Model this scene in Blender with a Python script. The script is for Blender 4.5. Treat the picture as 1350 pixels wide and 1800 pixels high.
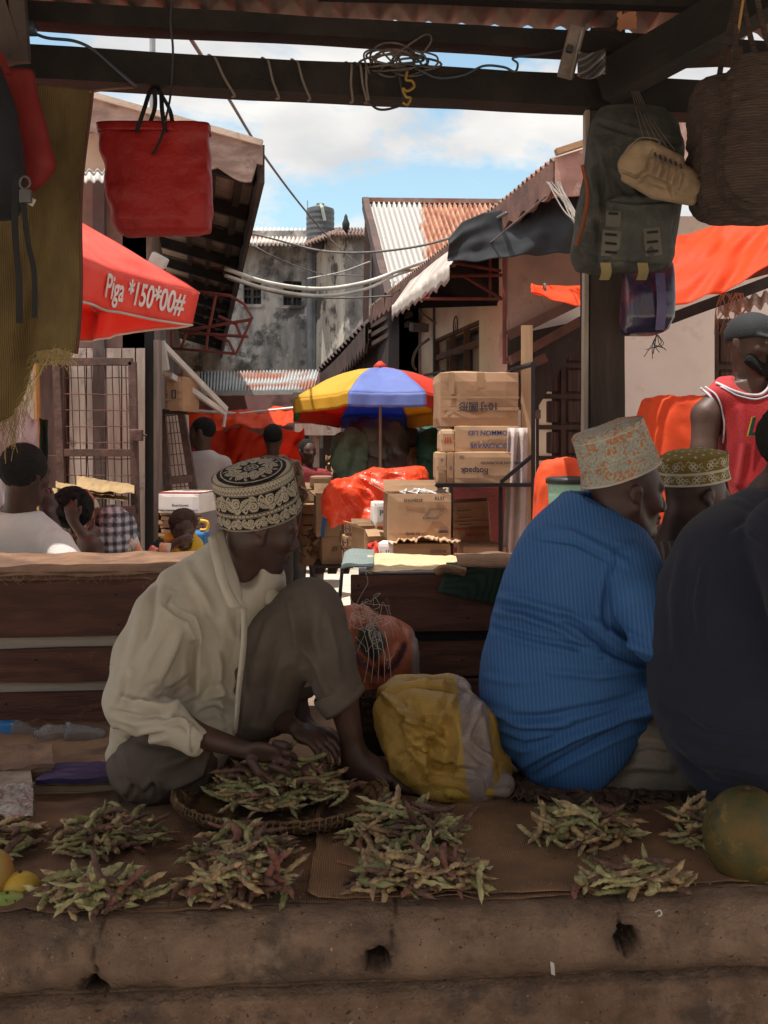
import bpy, bmesh, math, random
import numpy as np
from mathutils import Vector, Matrix, Euler, noise as mnoise
random.seed(7); rng = np.random.default_rng(7)
for o in list(bpy.data.objects): bpy.data.objects.remove(o)
SC = bpy.context.scene; COL = SC.collection
R = math.radians
# photograph measurements: pixels of the 1350x1800 picture, a level camera, platform top at z=0
F = 1800.0; HZ = 780.0; H = 0.97; G = -0.55
def P(px, py, Y): return Vector(((px-675)*Y/F, Y, H+(HZ-py)*Y/F))
# ---------------------------------------------------------------- camera, world, sun, exposure
cd = bpy.data.cameras.new('camera'); cam = bpy.data.objects.new('camera', cd); COL.objects.link(cam)
cam.location = (0, 0, H); cam.rotation_euler = (R(90), 0, 0)
cd.sensor_fit = 'HORIZONTAL'; cd.sensor_width = 36; cd.lens = 36*F/1350; cd.shift_y = -120/1350
cd.clip_start = .05; cd.clip_end = 4000
SC.camera = cam
SUN_EL = 76.0; SUN_AZ = Vector((-.86, -.5))          # nearly overhead, from the left and a little behind the camera
W = bpy.data.worlds.new('World'); SC.world = W; W.use_nodes = True
nt = W.node_tree; nt.nodes.clear(); N = nt.nodes; L = nt.links
wo = N.new('ShaderNodeOutputWorld'); bg = N.new('ShaderNodeBackground'); bg.inputs[1].default_value = .12
sk = N.new('ShaderNodeTexSky'); sk.sky_type = 'NISHITA'; sk.sun_disc = False
sk.sun_elevation = R(SUN_EL); sk.sun_rotation = math.atan2(SUN_AZ.x, SUN_AZ.y); sk.dust_density = 1.2; sk.ozone_density = 1.5
tc = N.new('ShaderNodeTexCoord')
sp = N.new('ShaderNodeSeparateXYZ'); L.new(tc.outputs['Generated'], sp.inputs[0])
def wm(op, a, b):
    m = N.new('ShaderNodeMath'); m.operation = op
    for i, v in enumerate((a, b)):
        if isinstance(v, (int, float)): m.inputs[i].default_value = v
        else: L.new(v, m.inputs[i])
    return m.outputs[0]
# cloud layer: direction divided by its height gives a flat ceiling of cloud
zz = wm('ADD', wm('MAXIMUM', sp.outputs[2], 0.0), .75)
cb = N.new('ShaderNodeCombineXYZ'); L.new(wm('DIVIDE', sp.outputs[0], zz), cb.inputs[0]); L.new(wm('DIVIDE', sp.outputs[1], zz), cb.inputs[1]); L.new(wm('MULTIPLY', sp.outputs[2], 1.4), cb.inputs[2])
n1 = N.new('ShaderNodeTexNoise'); n1.inputs['Scale'].default_value = 3.6; n1.inputs['Detail'].default_value = 9; n1.inputs['Roughness'].default_value = .56; n1.inputs['Distortion'].default_value = .25
mp = N.new('ShaderNodeMapping'); mp.inputs['Location'].default_value = (8.2, 0.5, 3.0); L.new(cb.outputs[0], mp.inputs[0]); L.new(mp.outputs[0], n1.inputs[0])
cr = N.new('ShaderNodeValToRGB'); cr.color_ramp.elements[0].position = .455; cr.color_ramp.elements[1].position = .525; L.new(wm('ADD', wm('ADD', n1.outputs[0], wm('MULTIPLY', wm('MAXIMUM', wm('SUBTRACT', .33, sp.outputs[2]), 0.0), .24)), wm('MULTIPLY', wm('MAXIMUM', wm('SUBTRACT', sp.outputs[2], .45), 0.0), .35)), cr.inputs[0])  # overhead term: more cloud out of view, added to whiten the ambient light
n2 = N.new('ShaderNodeTexNoise'); n2.inputs['Scale'].default_value = 7; n2.inputs['Detail'].default_value = 7; L.new(mp.outputs[0], n2.inputs[0])
c2 = N.new('ShaderNodeValToRGB'); c2.color_ramp.elements[0].position = .36; c2.color_ramp.elements[0].color = (4.7, 4.75, 4.85, 1); c2.color_ramp.elements[1].position = .62; c2.color_ramp.elements[1].color = (6.7, 6.5, 6.2, 1); L.new(n2.outputs[0], c2.inputs[0])
skm = N.new('ShaderNodeMix'); skm.data_type = 'RGBA'; skm.blend_type = 'MULTIPLY'; skm.inputs[0].default_value = 1; L.new(sk.outputs[0], skm.inputs[6]); skm.inputs[7].default_value = (1.62, 1.66, 1.36, 1)
mx = N.new('ShaderNodeMix'); mx.data_type = 'RGBA'; L.new(cr.outputs[0], mx.inputs[0]); L.new(skm.outputs[2], mx.inputs[6]); L.new(c2.outputs[0], mx.inputs[7])
bz = N.new('ShaderNodeVectorMath'); bz.operation = 'SCALE'; L.new(mx.outputs[2], bz.inputs[0]); L.new(wm('ADD', wm('MULTIPLY', wm('MAXIMUM', wm('SUBTRACT', sp.outputs[2], .45), 0.0), 1.5), 1.0), bz.inputs['Scale'])   # upper sky out of view scaled up, added to raise the ambient light
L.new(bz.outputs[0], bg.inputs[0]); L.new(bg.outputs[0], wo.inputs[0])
sl = bpy.data.lights.new('sun', 'SUN'); sl.energy = 5.0; sl.angle = R(.53); sl.color = (1, .95, .87)
so = bpy.data.objects.new('sun', sl); COL.objects.link(so)
_a = SUN_AZ.normalized()*math.cos(R(SUN_EL)); so.rotation_euler = Vector((_a.x, _a.y, math.sin(R(SUN_EL)))).to_track_quat('Z', 'Y').to_euler()
SC.view_settings.view_transform = 'Standard'; SC.view_settings.look = 'None'; SC.view_settings.exposure = .35; SC.view_settings.gamma = 1
SC.cycles.max_bounces = 7; SC.cycles.diffuse_bounces = 5; SC.cycles.transmission_bounces = 6; SC.cycles.transparent_max_bounces = 8

# ---------------------------------------------------------------- materials
def mk(name): 
    m = bpy.data.materials.new(name); m.use_nodes = True; return m
def srgb(r, g, b): 
    f = lambda c: ((c/255+.055)/1.055)**2.4 if c > 10 else c/255/12.92
    return (f(r), f(g), f(b))
def M(name, c, c2=None, sc=4, rough=.8, bump=.25, bsc=60, st=(1, 1, 1), lo=.38, hi=.62, metal=0, trans=0, stain_tone=None, weave=0, wamp=.5, attr=None, spec=.3, bdist=.01, wave=None, det=6, sheen=0, rot=(0, 0, 0), wscale=None, waxes='XY', wcon=(.55, 1.25)):
    m = mk(name); nt = m.node_tree; N = nt.nodes; L = nt.links; b = N['Principled BSDF']; out = N['Material Output']
    tc = N.new('ShaderNodeTexCoord'); mp = N.new('ShaderNodeMapping'); mp.inputs['Scale'].default_value = st; mp.inputs['Rotation'].default_value = rot; L.new(tc.outputs['Object'], mp.inputs[0])
    def noi(s, d=det, r=.6, src=mp): 
        n = N.new('ShaderNodeTexNoise'); n.inputs['Scale'].default_value = s; n.inputs['Detail'].default_value = d; n.inputs['Roughness'].default_value = r; L.new(src.outputs[0], n.inputs[0]); return n
    def mix(f, a, bb, bt='MIX'):
        x = N.new('ShaderNodeMix'); x.data_type = 'RGBA'; x.blend_type = bt
        for s, v in ((x.inputs[0], f), (x.inputs[6], a), (x.inputs[7], bb)):
            if isinstance(v, (int, float)): s.default_value = v
            elif isinstance(v, tuple): s.default_value = (*v[:3], 1)
            else: L.new(v, s)
        return x.outputs[2]
    def ramp(src, a, bb):
        r = N.new('ShaderNodeMapRange'); r.inputs[1].default_value = a; r.inputs[2].default_value = bb; L.new(src, r.inputs[0]); return r.outputs[0]
    if c2 is None: c2 = tuple(x*.7 for x in c)
    n = noi(sc); col = mix(ramp(n.outputs[0], lo, hi), c, c2)
    if attr:
        at = N.new('ShaderNodeAttribute'); at.attribute_name = attr; col = mix(1.0, col, at.outputs[0], 'MULTIPLY')
    if wave:   # (colour, scale, axis, distortion, threshold) : bands such as wood grain or stripes
        w = N.new('ShaderNodeTexWave'); w.bands_direction = wave[2]; w.inputs['Scale'].default_value = wave[1]; w.inputs['Distortion'].default_value = wave[3]; w.inputs['Detail'].default_value = 3; w.inputs['Detail Scale'].default_value = 1.5
        L.new(mp.outputs[0], w.inputs[0]); col = mix(ramp(w.outputs[1], *wave[4]), col, wave[0])
    if stain_tone:
        for (scol, ssc, a, bb) in stain_tone:
            s = noi(ssc, 8, .65, tc_obj(N, L, tc)); col = mix(ramp(s.outputs[0], a, bb), col, scol)
    L.new(col, b.inputs['Base Color'])
    b.inputs['Roughness'].default_value = rough; b.inputs['Metallic'].default_value = metal; b.inputs['Specular IOR Level'].default_value = spec
    if sheen: b.inputs['Sheen Weight'].default_value = sheen
    if bump:
        bp = N.new('ShaderNodeBump'); bp.inputs['Strength'].default_value = bump; bp.inputs['Distance'].default_value = bdist
        h = noi(bsc, 5, .6).outputs[0]
        if weave:
            ws = []
            for ax in waxes:
                w = N.new('ShaderNodeTexWave'); w.bands_direction = ax; w.inputs['Scale'].default_value = weave; w.inputs['Distortion'].default_value = 1.5; w.inputs['Detail'].default_value = 1; L.new(tc.outputs['Object'], w.inputs[0]); ws.append(w.outputs[1])
            a2 = N.new('ShaderNodeMath'); a2.operation = 'ADD'; L.new(ws[0], a2.inputs[0]); L.new(ws[-1], a2.inputs[1])
            a3 = N.new('ShaderNodeMath'); a3.operation = 'MULTIPLY_ADD'; L.new(a2.outputs[0], a3.inputs[0]); a3.inputs[1].default_value = wamp*.4; L.new(h, a3.inputs[2]); h = a3.outputs[0]
            dk = N.new('ShaderNodeMapRange'); dk.inputs[1].default_value = .3; dk.inputs[2].default_value = 1.7; dk.inputs[3].default_value = wcon[0]; dk.inputs[4].default_value = wcon[1]; L.new(a2.outputs[0], dk.inputs[0])
            mm = N.new('ShaderNodeVectorMath'); mm.operation = 'SCALE'; L.new(col, mm.inputs[0]); L.new(dk.outputs[0], mm.inputs['Scale']); L.new(mm.outputs[0], b.inputs['Base Color']); col = mm.outputs[0]
        L.new(h, bp.inputs['Height']); L.new(bp.outputs[0], b.inputs['Normal'])
    if trans:
        t = N.new('ShaderNodeBsdfTranslucent'); ms = N.new('ShaderNodeMixShader'); ms.inputs[0].default_value = trans
        L.new(col, t.inputs[0]); L.new(b.outputs[0], ms.inputs[1]); L.new(t.outputs[0], ms.inputs[2]); L.new(ms.outputs[0], out.inputs[0])
    return m
def tc_obj(N, L, tc):
    m = N.new('ShaderNodeMapping'); L.new(tc.outputs['Object'], m.inputs[0]); return m

# ---------------------------------------------------------------- object helpers
def tag(o, label=None, cat=None, group=None, kind=None):
    if label: o['label'] = label
    if cat: o['category'] = cat
    if group: o['group'] = group
    if kind: o['kind'] = kind
    return o
def T(name, label, cat, loc, group=None):
    o = bpy.data.objects.new(name, None); o.empty_display_size = .05; COL.objects.link(o); o.location = loc; return tag(o, label, cat, group)
def wloc(o):
    v = Vector((0, 0, 0))
    while o is not None: v += o.location; o = o.parent
    return v
def mesh_obj(name, V, Fc, m, root=None, smooth=False, bev=0, solid=0, attrs=None, label=None, cat=None, group=None, kind=None, base=None, sub=0, mats=None, fm=None):
    me = bpy.data.meshes.new(name)
    off = wloc(root) if root is not None else (Vector(base) if base is not None else Vector((0, 0, 0)))
    V = np.asarray([tuple(v) for v in V], dtype=float) if not isinstance(V, np.ndarray) else V.astype(float)
    V = V - np.array(off)
    me.from_pydata(V.tolist(), [], Fc if isinstance(Fc, list) else Fc.tolist())
    me.update()
    if attrs:
        for an, arr in attrs.items():
            a = me.color_attributes.new(an, 'FLOAT_COLOR', 'POINT')
            d = np.ones((len(V), 4), np.float32); d[:, :3] = np.asarray(arr)[:, :3]; a.data.foreach_set('color', d.ravel())
    o = bpy.data.objects.new(name, me); COL.objects.link(o)
    for mm in (mats or [m]): me.materials.append(mm)
    if fm is not None: me.polygons.foreach_set('material_index', np.asarray(fm, dtype=np.int32))
    if smooth: me.polygons.foreach_set('use_smooth', [True]*len(me.polygons))
    if root is not None: o.parent = root
    elif base is not None: o.location = off
    if solid: s = o.modifiers.new('s', 'SOLIDIFY'); s.thickness = solid; s.offset = 0
    if bev: s = o.modifiers.new('b', 'BEVEL'); s.width = bev; s.segments = 2; s.limit_method = 'ANGLE'
    if sub: s = o.modifiers.new('u', 'SUBSURF'); s.levels = sub; s.render_levels = sub
    return tag(o, label, cat, group, kind)
def nz(p, s=1.0, seed=0): return mnoise.noise(Vector(p)*s+Vector((seed*7.3, seed*3.1, seed*5.7)))
class MB:
    def __init__(s): s.V = []; s.F = []
    def add(s, V, Fc):
        n = len(s.V); s.V += [Vector(v) for v in V]; s.F += [[i+n for i in f] for f in Fc]; return s
    def box(s, lo, hi): 
        (a, b, c), (d, e, f) = lo, hi
        return s.hexa([(a, b, c), (d, b, c), (d, e, c), (a, e, c), (a, b, f), (d, b, f), (d, e, f), (a, e, f)])
    def hexa(s, p): return s.add(p, [[0, 3, 2, 1], [4, 5, 6, 7], [0, 1, 5, 4], [1, 2, 6, 5], [2, 3, 7, 6], [3, 0, 4, 7]])
    def obox(s, c, sz, rz=0, rx=0, ry=0):
        m = Matrix.Rotation(rz, 3, 'Z') @ Matrix.Rotation(ry, 3, 'Y') @ Matrix.Rotation(rx, 3, 'X'); c = Vector(c); x, y, z = (v/2 for v in sz)
        return s.hexa([c+m @ Vector(q) for q in ((-x, -y, -z), (x, -y, -z), (x, y, -z), (-x, y, -z), (-x, -y, z), (x, -y, z), (x, y, z), (-x, y, z))])
    def beam(s, p, q, w, h, jit=0, n=1, up=(0, 0, 1), seed=0):
        p = Vector(p); q = Vector(q); d = (q-p).normalized(); sx = d.cross(Vector(up)).normalized(); uz = sx.cross(d)
        rings = []
        for i in range(n+1):
            c = p.lerp(q, i/n); ring = []
            for (a, b) in ((-1, -1), (1, -1), (1, 1), (-1, 1)):
                v = c+sx*a*w/2+uz*b*h/2
                if jit: v += (sx*nz(v, 3, seed+a)+uz*nz(v, 3, seed+b+5))*jit
                ring.append(v)
            rings.append(ring)
        V = [v for r in rings for v in r]; Fc = [[3, 2, 1, 0]]
        for i in range(n):
            for k in range(4): Fc.append([i*4+k, i*4+(k+1) % 4, (i+1)*4+(k+1) % 4, (i+1)*4+k])
        Fc.append([n*4+k for k in range(4)]); return s.add(V, Fc)
    def tube(s, pts, r, n=8, cap=True, closed=False):
        pts = [Vector(p) for p in pts]; m = len(pts); rr = r if isinstance(r, (list, tuple)) else [r]*m; V = []; up = None
        for i, p in enumerate(pts):
            d = (pts[min(i+1, m-1)]-pts[max(i-1, 0)]).normalized()
            if up is None: up = d.orthogonal().normalized()
            up = (up-d*up.dot(d)).normalized(); sd = d.cross(up)
            for k in range(n): a = 2*math.pi*k/n; V.append(p+(up*math.cos(a)+sd*math.sin(a))*rr[i])
        Fc = [[i*n+k, i*n+(k+1) % n, (i+1)*n+(k+1) % n, (i+1)*n+k] for i in range(m-1) for k in range(n)]
        if cap: Fc += [list(range(n))[::-1], [(m-1)*n+k for k in range(n)]]
        return s.add(V, Fc)
    def plate(s, poly, t):          # polygon extruded along -normal by vector/thickness t
        poly = [Vector(p) for p in poly]; n = len(poly)
        if not isinstance(t, Vector):
            nn = Vector((0, 0, 0))
            for i in range(n): nn += (poly[i]-poly[0]).cross(poly[(i+1) % n]-poly[0])
            t = nn.normalized()*t
        V = poly+[p+t for p in poly]
        return s.add(V, [list(range(n))[::-1], [n+i for i in range(n)]]+[[i, (i+1) % n, n+(i+1) % n, n+i] for i in range(n)])
    def grid(s, f, nu, nv):
        V = [f(i/nu, j/nv) for j in range(nv+1) for i in range(nu+1)]
        return s.add(V, [[j*(nu+1)+i, j*(nu+1)+i+1, (j+1)*(nu+1)+i+1, (j+1)*(nu+1)+i] for j in range(nv) for i in range(nu)])
    def lathe(s, prof, c, n=24, ax=None, sx=1, sy=1, capb=True, capt=True):
        c = Vector(c); V = []; m = ax or Matrix.Identity(3)
        for (r, z) in prof:
            for k in range(n): a = 2*math.pi*k/n; V.append(c+m @ Vector((r*sx*math.cos(a), r*sy*math.sin(a), z)))
        q = len(prof); Fc = [[i*n+k, i*n+(k+1) % n, (i+1)*n+(k+1) % n, (i+1)*n+k] for i in range(q-1) for k in range(n)]
        if capb: Fc.append(list(range(n))[::-1])
        if capt: Fc.append([(q-1)*n+k for k in range(n)])
        return s.add(V, Fc)
    def build(s, name, m, root=None, **k): return mesh_obj(name, s.V, s.F, m, root, **k)
def bil(a, b, c, d): 
    a, b, c, d = map(Vector, (a, b, c, d)); return lambda u, v: a*(1-u)*(1-v)+b*u*(1-v)+c*u*v+d*(1-u)*v
def corr(p00, p10, p11, p01, waves, amp=.01, nv=6):   # corrugated sheet, ridges run along v
    f = bil(p00, p10, p11, p01); n = (Vector(p10)-Vector(p00)).cross(Vector(p01)-Vector(p00)).normalized()
    return MB().grid(lambda u, v: f(u, v)+n*(amp*math.sin(2*math.pi*waves*u)+.006*nz(f(u, v), 2.5)), waves*8, nv)
def spl(pts, n=8):                                    # catmull-rom through points
    pts = [Vector(p) for p in pts]; q = [pts[0]*2-pts[1]]+pts+[pts[-1]*2-pts[-2]]; out = []
    for i in range(1, len(q)-2):
        for k in range(n):
            t = k/n; a, b, c, d = q[i-1:i+3]
            out.append(.5*((2*b)+(c-a)*t+(2*a-5*b+4*c-d)*t*t+(3*b-a-3*c+d)*t**3))
    return out+[pts[-1]]
FONT = None
def text_mesh(txt, size, extr=.0008, bold=False, shear=0, spacing=1, sx=1):
    cu = bpy.data.curves.new('t', 'FONT'); cu.body = txt; cu.size = size; cu.extrude = extr; cu.align_x = 'CENTER'; cu.align_y = 'CENTER'; cu.shear = shear; cu.space_character = spacing
    if bold: cu.offset = size*.018
    o = bpy.data.objects.new('t', cu); COL.objects.link(o); dg = bpy.context.evaluated_depsgraph_get(); me = bpy.data.meshes.new_from_object(o.evaluated_get(dg))
    V = [Vector((v.co.x*sx, v.co.y, v.co.z)) for v in me.vertices]; Fc = [list(p.vertices) for p in me.polygons]
    bpy.data.objects.remove(o); bpy.data.meshes.remove(me); return V, Fc
def put_text(txt, size, o, x, y, m, root, name='lettering', **k):      # flat text: origin o, right x, up y
    V, Fc = text_mesh(txt, size, **k); x = Vector(x).normalized(); y = Vector(y); y = (y-x*y.dot(x)).normalized(); n = x.cross(y)
    return mesh_obj(name, [Vector(o)+x*v.x+y*v.y+n*(v.z+.001) for v in V], Fc, m, root)
# ---------------------------------------------------------------- signed-distance modelling (numpy) for bodies and clothing
def vnoise(p, seed=0):      # smooth value noise, p (n,3) -> -1..1
    p = np.asarray(p, dtype=np.float64); i = np.floor(p).astype(np.int64); f = p-i; f = f*f*(3-2*f); out = np.zeros(len(p))
    for dx in (0, 1):
        for dy in (0, 1):
            for dz in (0, 1):
                h = (i[:, 0]+dx)*374761393+(i[:, 1]+dy)*668265263+(i[:, 2]+dz)*2147483647+seed*1013904223
                h = (h ^ (h >> 13))*1274126177; h = (h ^ (h >> 16)) & 0xffff
                w = (f[:, 0] if dx else 1-f[:, 0])*(f[:, 1] if dy else 1-f[:, 1])*(f[:, 2] if dz else 1-f[:, 2])
                out += w*(h/32767.5-1)
    return out
class SDF:
    def __init__(s, lo, hi, vox):
        s.lo = np.array(lo, float); s.v = vox; s.n = np.ceil((np.array(hi)-s.lo)/vox).astype(int)+1
        s.D = np.full(s.n, .2, np.float32)
    def reg(s, lo, hi):
        a = np.maximum(np.floor((np.array(lo)-s.lo)/s.v).astype(int), 0); b = np.minimum(np.ceil((np.array(hi)-s.lo)/s.v).astype(int)+1, s.n)
        if np.any(b <= a): return None
        sl = tuple(slice(x, y) for x, y in zip(a, b))
        g = [(np.arange(x, y)*s.v+o).astype(np.float32) for x, y, o in zip(a, b, s.lo)]
        return sl, g[0][:, None, None], g[1][None, :, None], g[2][None, None, :]
    def mix(s, sl, d, k, sub=False):
        D = s.D[sl]
        if sub: d = -d; h = np.clip(.5-.5*(D-d)/k, 0, 1); s.D[sl] = D*(1-h)+d*h+k*h*(1-h); return
        if k <= 0: s.D[sl] = np.minimum(D, d); return
        h = np.clip(.5+.5*(D-d)/k, 0, 1); s.D[sl] = D*(1-h)+d*h-k*h*(1-h)
    def cone(s, a, b, ra, rb, k=.02, sub=False):
        a = np.array(a, float); b = np.array(b, float); m = max(ra, rb)+k+.03
        r = s.reg(np.minimum(a, b)-m, np.maximum(a, b)+m)
        if r is None: return s
        sl, X, Y, Z = r; ba = b-a; L2 = float(ba @ ba)+1e-9
        t = np.clip(((X-a[0])*ba[0]+(Y-a[1])*ba[1]+(Z-a[2])*ba[2])/L2, 0, 1)
        d = np.sqrt((X-a[0]-ba[0]*t)**2+(Y-a[1]-ba[1]*t)**2+(Z-a[2]-ba[2]*t)**2)-(ra+(rb-ra)*t)
        s.mix(sl, d, k, sub); return s
    def ch(s, pts, k=.02, sub=False):       # pixel chain [(px,py,Y,rpx)]
        for a, b in zip(pts[:-1], pts[1:]): s.cone(P(*a[:3]), P(*b[:3]), a[3]*a[2]/F, b[3]*b[2]/F, k, sub)
        return s
    def ell(s, c, r, k=.02, rot=(0, 0, 0), sub=False):      # metres
        c = np.array(c, float); m = max(r)+k+.02; q = s.reg(c-m, c+m)
        if q is None: return s
        sl, X, Y, Z = q; M3 = np.array(Euler(rot).to_matrix()); X = X-c[0]; Y = Y-c[1]; Z = Z-c[2]
        U = [(M3[0, i]*X+M3[1, i]*Y+M3[2, i]*Z) for i in range(3)]
        k0 = np.sqrt(sum((u/q_)**2 for u, q_ in zip(U, r))); k1 = np.sqrt(sum((u/q_**2)**2 for u, q_ in zip(U, r)))+1e-6
        s.mix(sl, k0*(k0-1)/k1, k, sub); return s
    def e(s, px, py, Y, rx, rz, ry, k=.02, tilt=0, yaw=0, sub=False):    # pixel ellipsoid; tilt rotates in the picture plane
        q = Y/F; return s.ell(P(px, py, Y), (rx*q, ry*q, rz*q), k, (0, R(tilt), R(yaw)), sub)
    def loft(s, st, k=.02, pw=2.0):         # pixel stations (py, left, right, Y, depth_px) from top to bottom
        st = sorted(st); Y0 = [a[3] for a in st]
        z = np.array([P(0, a[0], a[3])[2] for a in st]); cx = np.array([P((a[1]+a[2])/2, 0, a[3])[0] for a in st]); w = np.array([(a[2]-a[1])/2*a[3]/F for a in st]); cy = np.array(Y0); dd = np.array([a[4]/2*a[3]/F for a in st])
        o = np.argsort(z); z, cx, w, cy, dd = (v[o] for v in (z, cx, w, cy, dd))
        m = .04; q = s.reg((min(cx-w)-m, min(cy-dd)-m, z[0]-m), (max(cx+w)+m, max(cy+dd)+m, z[-1]+m))
        if q is None: return s
        sl, X, Y, Z = q; zz = Z.ravel(); ks = np.array([.25, .5, .25])
        def it(v):
            zf = np.linspace(z[0]-.05, z[-1]+.05, 200); vf = np.interp(zf, z, v); kk = np.hanning(25); kk /= kk.sum(); vf = np.convolve(np.pad(vf, 12, 'edge'), kk, 'valid'); return np.interp(zz, zf, vf)[None, None, :].astype(np.float32)
        CX, W_, CY, DD = it(cx), it(w), it(cy), it(dd)
        rr = (np.abs((X-CX)/W_)**pw+np.abs((Y-CY)/DD)**pw)**(1/pw); d = (rr-1)*np.minimum(W_, DD)*.9
        dz = np.maximum(z[0]-Z, Z-z[-1]); d = np.maximum(d, dz)+0*X; s.mix(sl, d, k); return s
    def cut(s, p, n):       # remove the half-space on side n of p
        n = np.array(n, float); n /= np.linalg.norm(n); q = s.reg(s.lo, s.lo+s.n*s.v); sl, X, Y, Z = q
        s.D = np.maximum(s.D, (X-p[0])*n[0]+(Y-p[1])*n[1]+(Z-p[2])*n[2]).astype(np.float32); return s
    def mesh(s):            # naive surface nets
        D = s.D; D[0], D[-1] = .1, .1; D[:, 0], D[:, -1] = .1, .1; D[:, :, 0], D[:, :, -1] = .1, .1
        ins = D < 0; n = np.array(D.shape)-1
        cnt = np.zeros(n, np.int8); c8 = []
        for a in (0, 1):
            for b in (0, 1):
                for c in (0, 1): cnt += ins[a:a+n[0], b:b+n[1], c:c+n[2]]
        act = (cnt > 0) & (cnt < 8); idx = np.argwhere(act); vid = np.full(n, -1, np.int64); vid[act] = np.arange(len(idx))
        acc = np.zeros((len(idx), 3)); ct = np.zeros(len(idx)); co = [(a, b, c) for a in (0, 1) for b in (0, 1) for c in (0, 1)]
        val = {o: D[idx[:, 0]+o[0], idx[:, 1]+o[1], idx[:, 2]+o[2]] for o in co}
        for o in co:
            for ax in range(3):
                if o[ax] == 0:
                    p = list(o); p[ax] = 1; va = val[o]; vb = val[tuple(p)]; m = (va < 0) != (vb < 0); t = va[m]/(va[m]-vb[m])
                    q = np.tile(np.array(o, float), (m.sum(), 1)); q[:, ax] += t; acc[m] += q; ct[m] += 1
        V = (idx+acc/ct[:, None])*s.v+s.lo; Fc = []
        for ax in range(3):
            b, c = [(1, 2), (2, 0), (0, 1)][ax]; sa = [slice(None)]*3; sb = [slice(None)]*3; sa[ax] = slice(0, -1); sb[ax] = slice(1, None)
            A = ins[tuple(sa)]; B = ins[tuple(sb)]; e = np.argwhere(A != B); e = e[(e[:, b] > 0) & (e[:, c] > 0)]
            fl = A[e[:, 0], e[:, 1], e[:, 2]]; q = []
            for (db, dc) in ((1, 1), (0, 1), (0, 0), (1, 0)):
                t = e.copy(); t[:, b] -= db; t[:, c] -= dc; q.append(vid[t[:, 0], t[:, 1], t[:, 2]])
            q = np.stack(q, 1); q[~fl] = q[~fl][:, ::-1]; Fc.append(q)
        return V, np.concatenate(Fc)
def normals(V, Fc):
    n = np.zeros_like(V); a = np.cross(V[Fc[:, 2]]-V[Fc[:, 0]], V[Fc[:, 3]]-V[Fc[:, 1]])
    for k in range(4): np.add.at(n, Fc[:, k], a)
    return n/(np.linalg.norm(n, axis=1)[:, None]+1e-9)
def relax(V, Fc, it=2, f=.5):
    e = np.concatenate([Fc[:, [i, (i+1) % 4]] for i in range(4)]); e = np.concatenate([e, e[:, ::-1]]); d = np.bincount(e[:, 0], minlength=len(V))[:, None]
    for _ in range(it):
        s = np.stack([np.bincount(e[:, 0], V[e[:, 1], k], minlength=len(V)) for k in range(3)], 1)/np.maximum(d, 1); V = V+(s-V)*f
    return V
def pix(V): return np.stack([675+V[:, 0]*F/V[:, 1], HZ-(V[:, 2]-H)*F/V[:, 1]], 1)
def seg_d(p, pl):
    best = np.full(len(p), 1e9); tt = np.zeros(len(p)); pl = np.array(pl, float); n = len(pl)-1
    for i in range(n):
        a, b = pl[i], pl[i+1]; ab = b-a; t = np.clip(((p-a) @ ab)/(ab @ ab+1e-9), 0, 1); d = np.linalg.norm(p-a-t[:, None]*ab, axis=1); m = d < best; best[m] = d[m]; tt[m] = (i+t[m])/n
    return best, tt
def folds(V, Fc, lst, side=-1):
    """cloth folds: ridges (amp>0) or creases (amp<0) along lines drawn in photo pixels, on the side facing the viewer"""
    n = normals(V, Fc); p = pix(V); face = np.clip(n[:, 1]*side*2.5+.35, 0, 1); d = np.zeros(len(V))
    for (pl, amp, w) in lst:
        q, t = seg_d(p, pl); env = np.sin(np.pi*np.clip(t*.86+.07, 0, 1))**.6
        d += env*amp*1.9*(np.exp(-(q/w)**2)-.45*np.exp(-((q-2.1*w)/(1.1*w))**2))
    return V+n*(d*face)[:, None]
def wrinkle(V, Fc, amp, freq, stretch=(1, 1, 1), seed=0, sharp=True):
    n = normals(V, Fc); a = vnoise(V*np.array(stretch)*freq+vnoise(V*freq*.5, seed+9)[:, None]*.7, seed)
    if sharp: a = 1-2*np.abs(a)
    return V+n*(a*amp)[:, None]
def sdf_obj(name, s, m, root, rel=2, fold=None, wr=None, smooth=True, attrs=None, **k):
    V, Fc = s.mesh(); V = relax(V, Fc, rel)
    if wr:
        for w in wr: V = wrinkle(V, Fc, *w)
    if fold: V = folds(V, Fc, fold); V = relax(V, Fc, 1, .4)
    at = {a: f(V, Fc) for a, f in attrs.items()} if attrs else None
    return mesh_obj(name, V, Fc, m, root, smooth=smooth, attrs=at, **k)
# ---------------------------------------------------------------- shared materials
m_darkwood = M('dark_timber', (.024, .018, .016), (.012, .010, .009), sc=6, st=(1, 1, 1), bump=.5, bsc=40)
m_postwood = M('post_timber', (.070, .047, .038), (.038, .027, .023), sc=3, st=(6, 6, .6), bump=.5, bsc=30)
m_paleplank = M('pale_plank', (.42, .36, .30), (.28, .23, .19), sc=3, st=(5, 5, .5), bump=.3, bsc=30)
m_redwood = M('reddish_plank', (.135, .058, .04), (.066, .030, .022), sc=1.6, st=(1, 2, 5), bump=.6, bsc=26, rough=.7, wave=((.075, .032, .024), .9, 'Z', 14, (.45, 1.0)), stain_tone=[((.045, .022, .018), 2.5, .58, .74), ((.23, .13, .09), 11, .62, .8)])
m_palewood = M('pale_board', (.40, .35, .30), (.30, .26, .22), sc=3, st=(.6, 2, 7), bump=.3)
m_concrete = M('worn_concrete', (.20, .135, .10), (.105, .07, .055), sc=7, bump=1.0, bsc=75, bdist=.012, rough=.95, lo=.32, hi=.66, det=10, stain_tone=[((.045, .035, .03), 5, .56, .68), ((.33, .25, .2), 90, .64, .72), ((.04, .03, .025), 130, .62, .7)])
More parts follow.
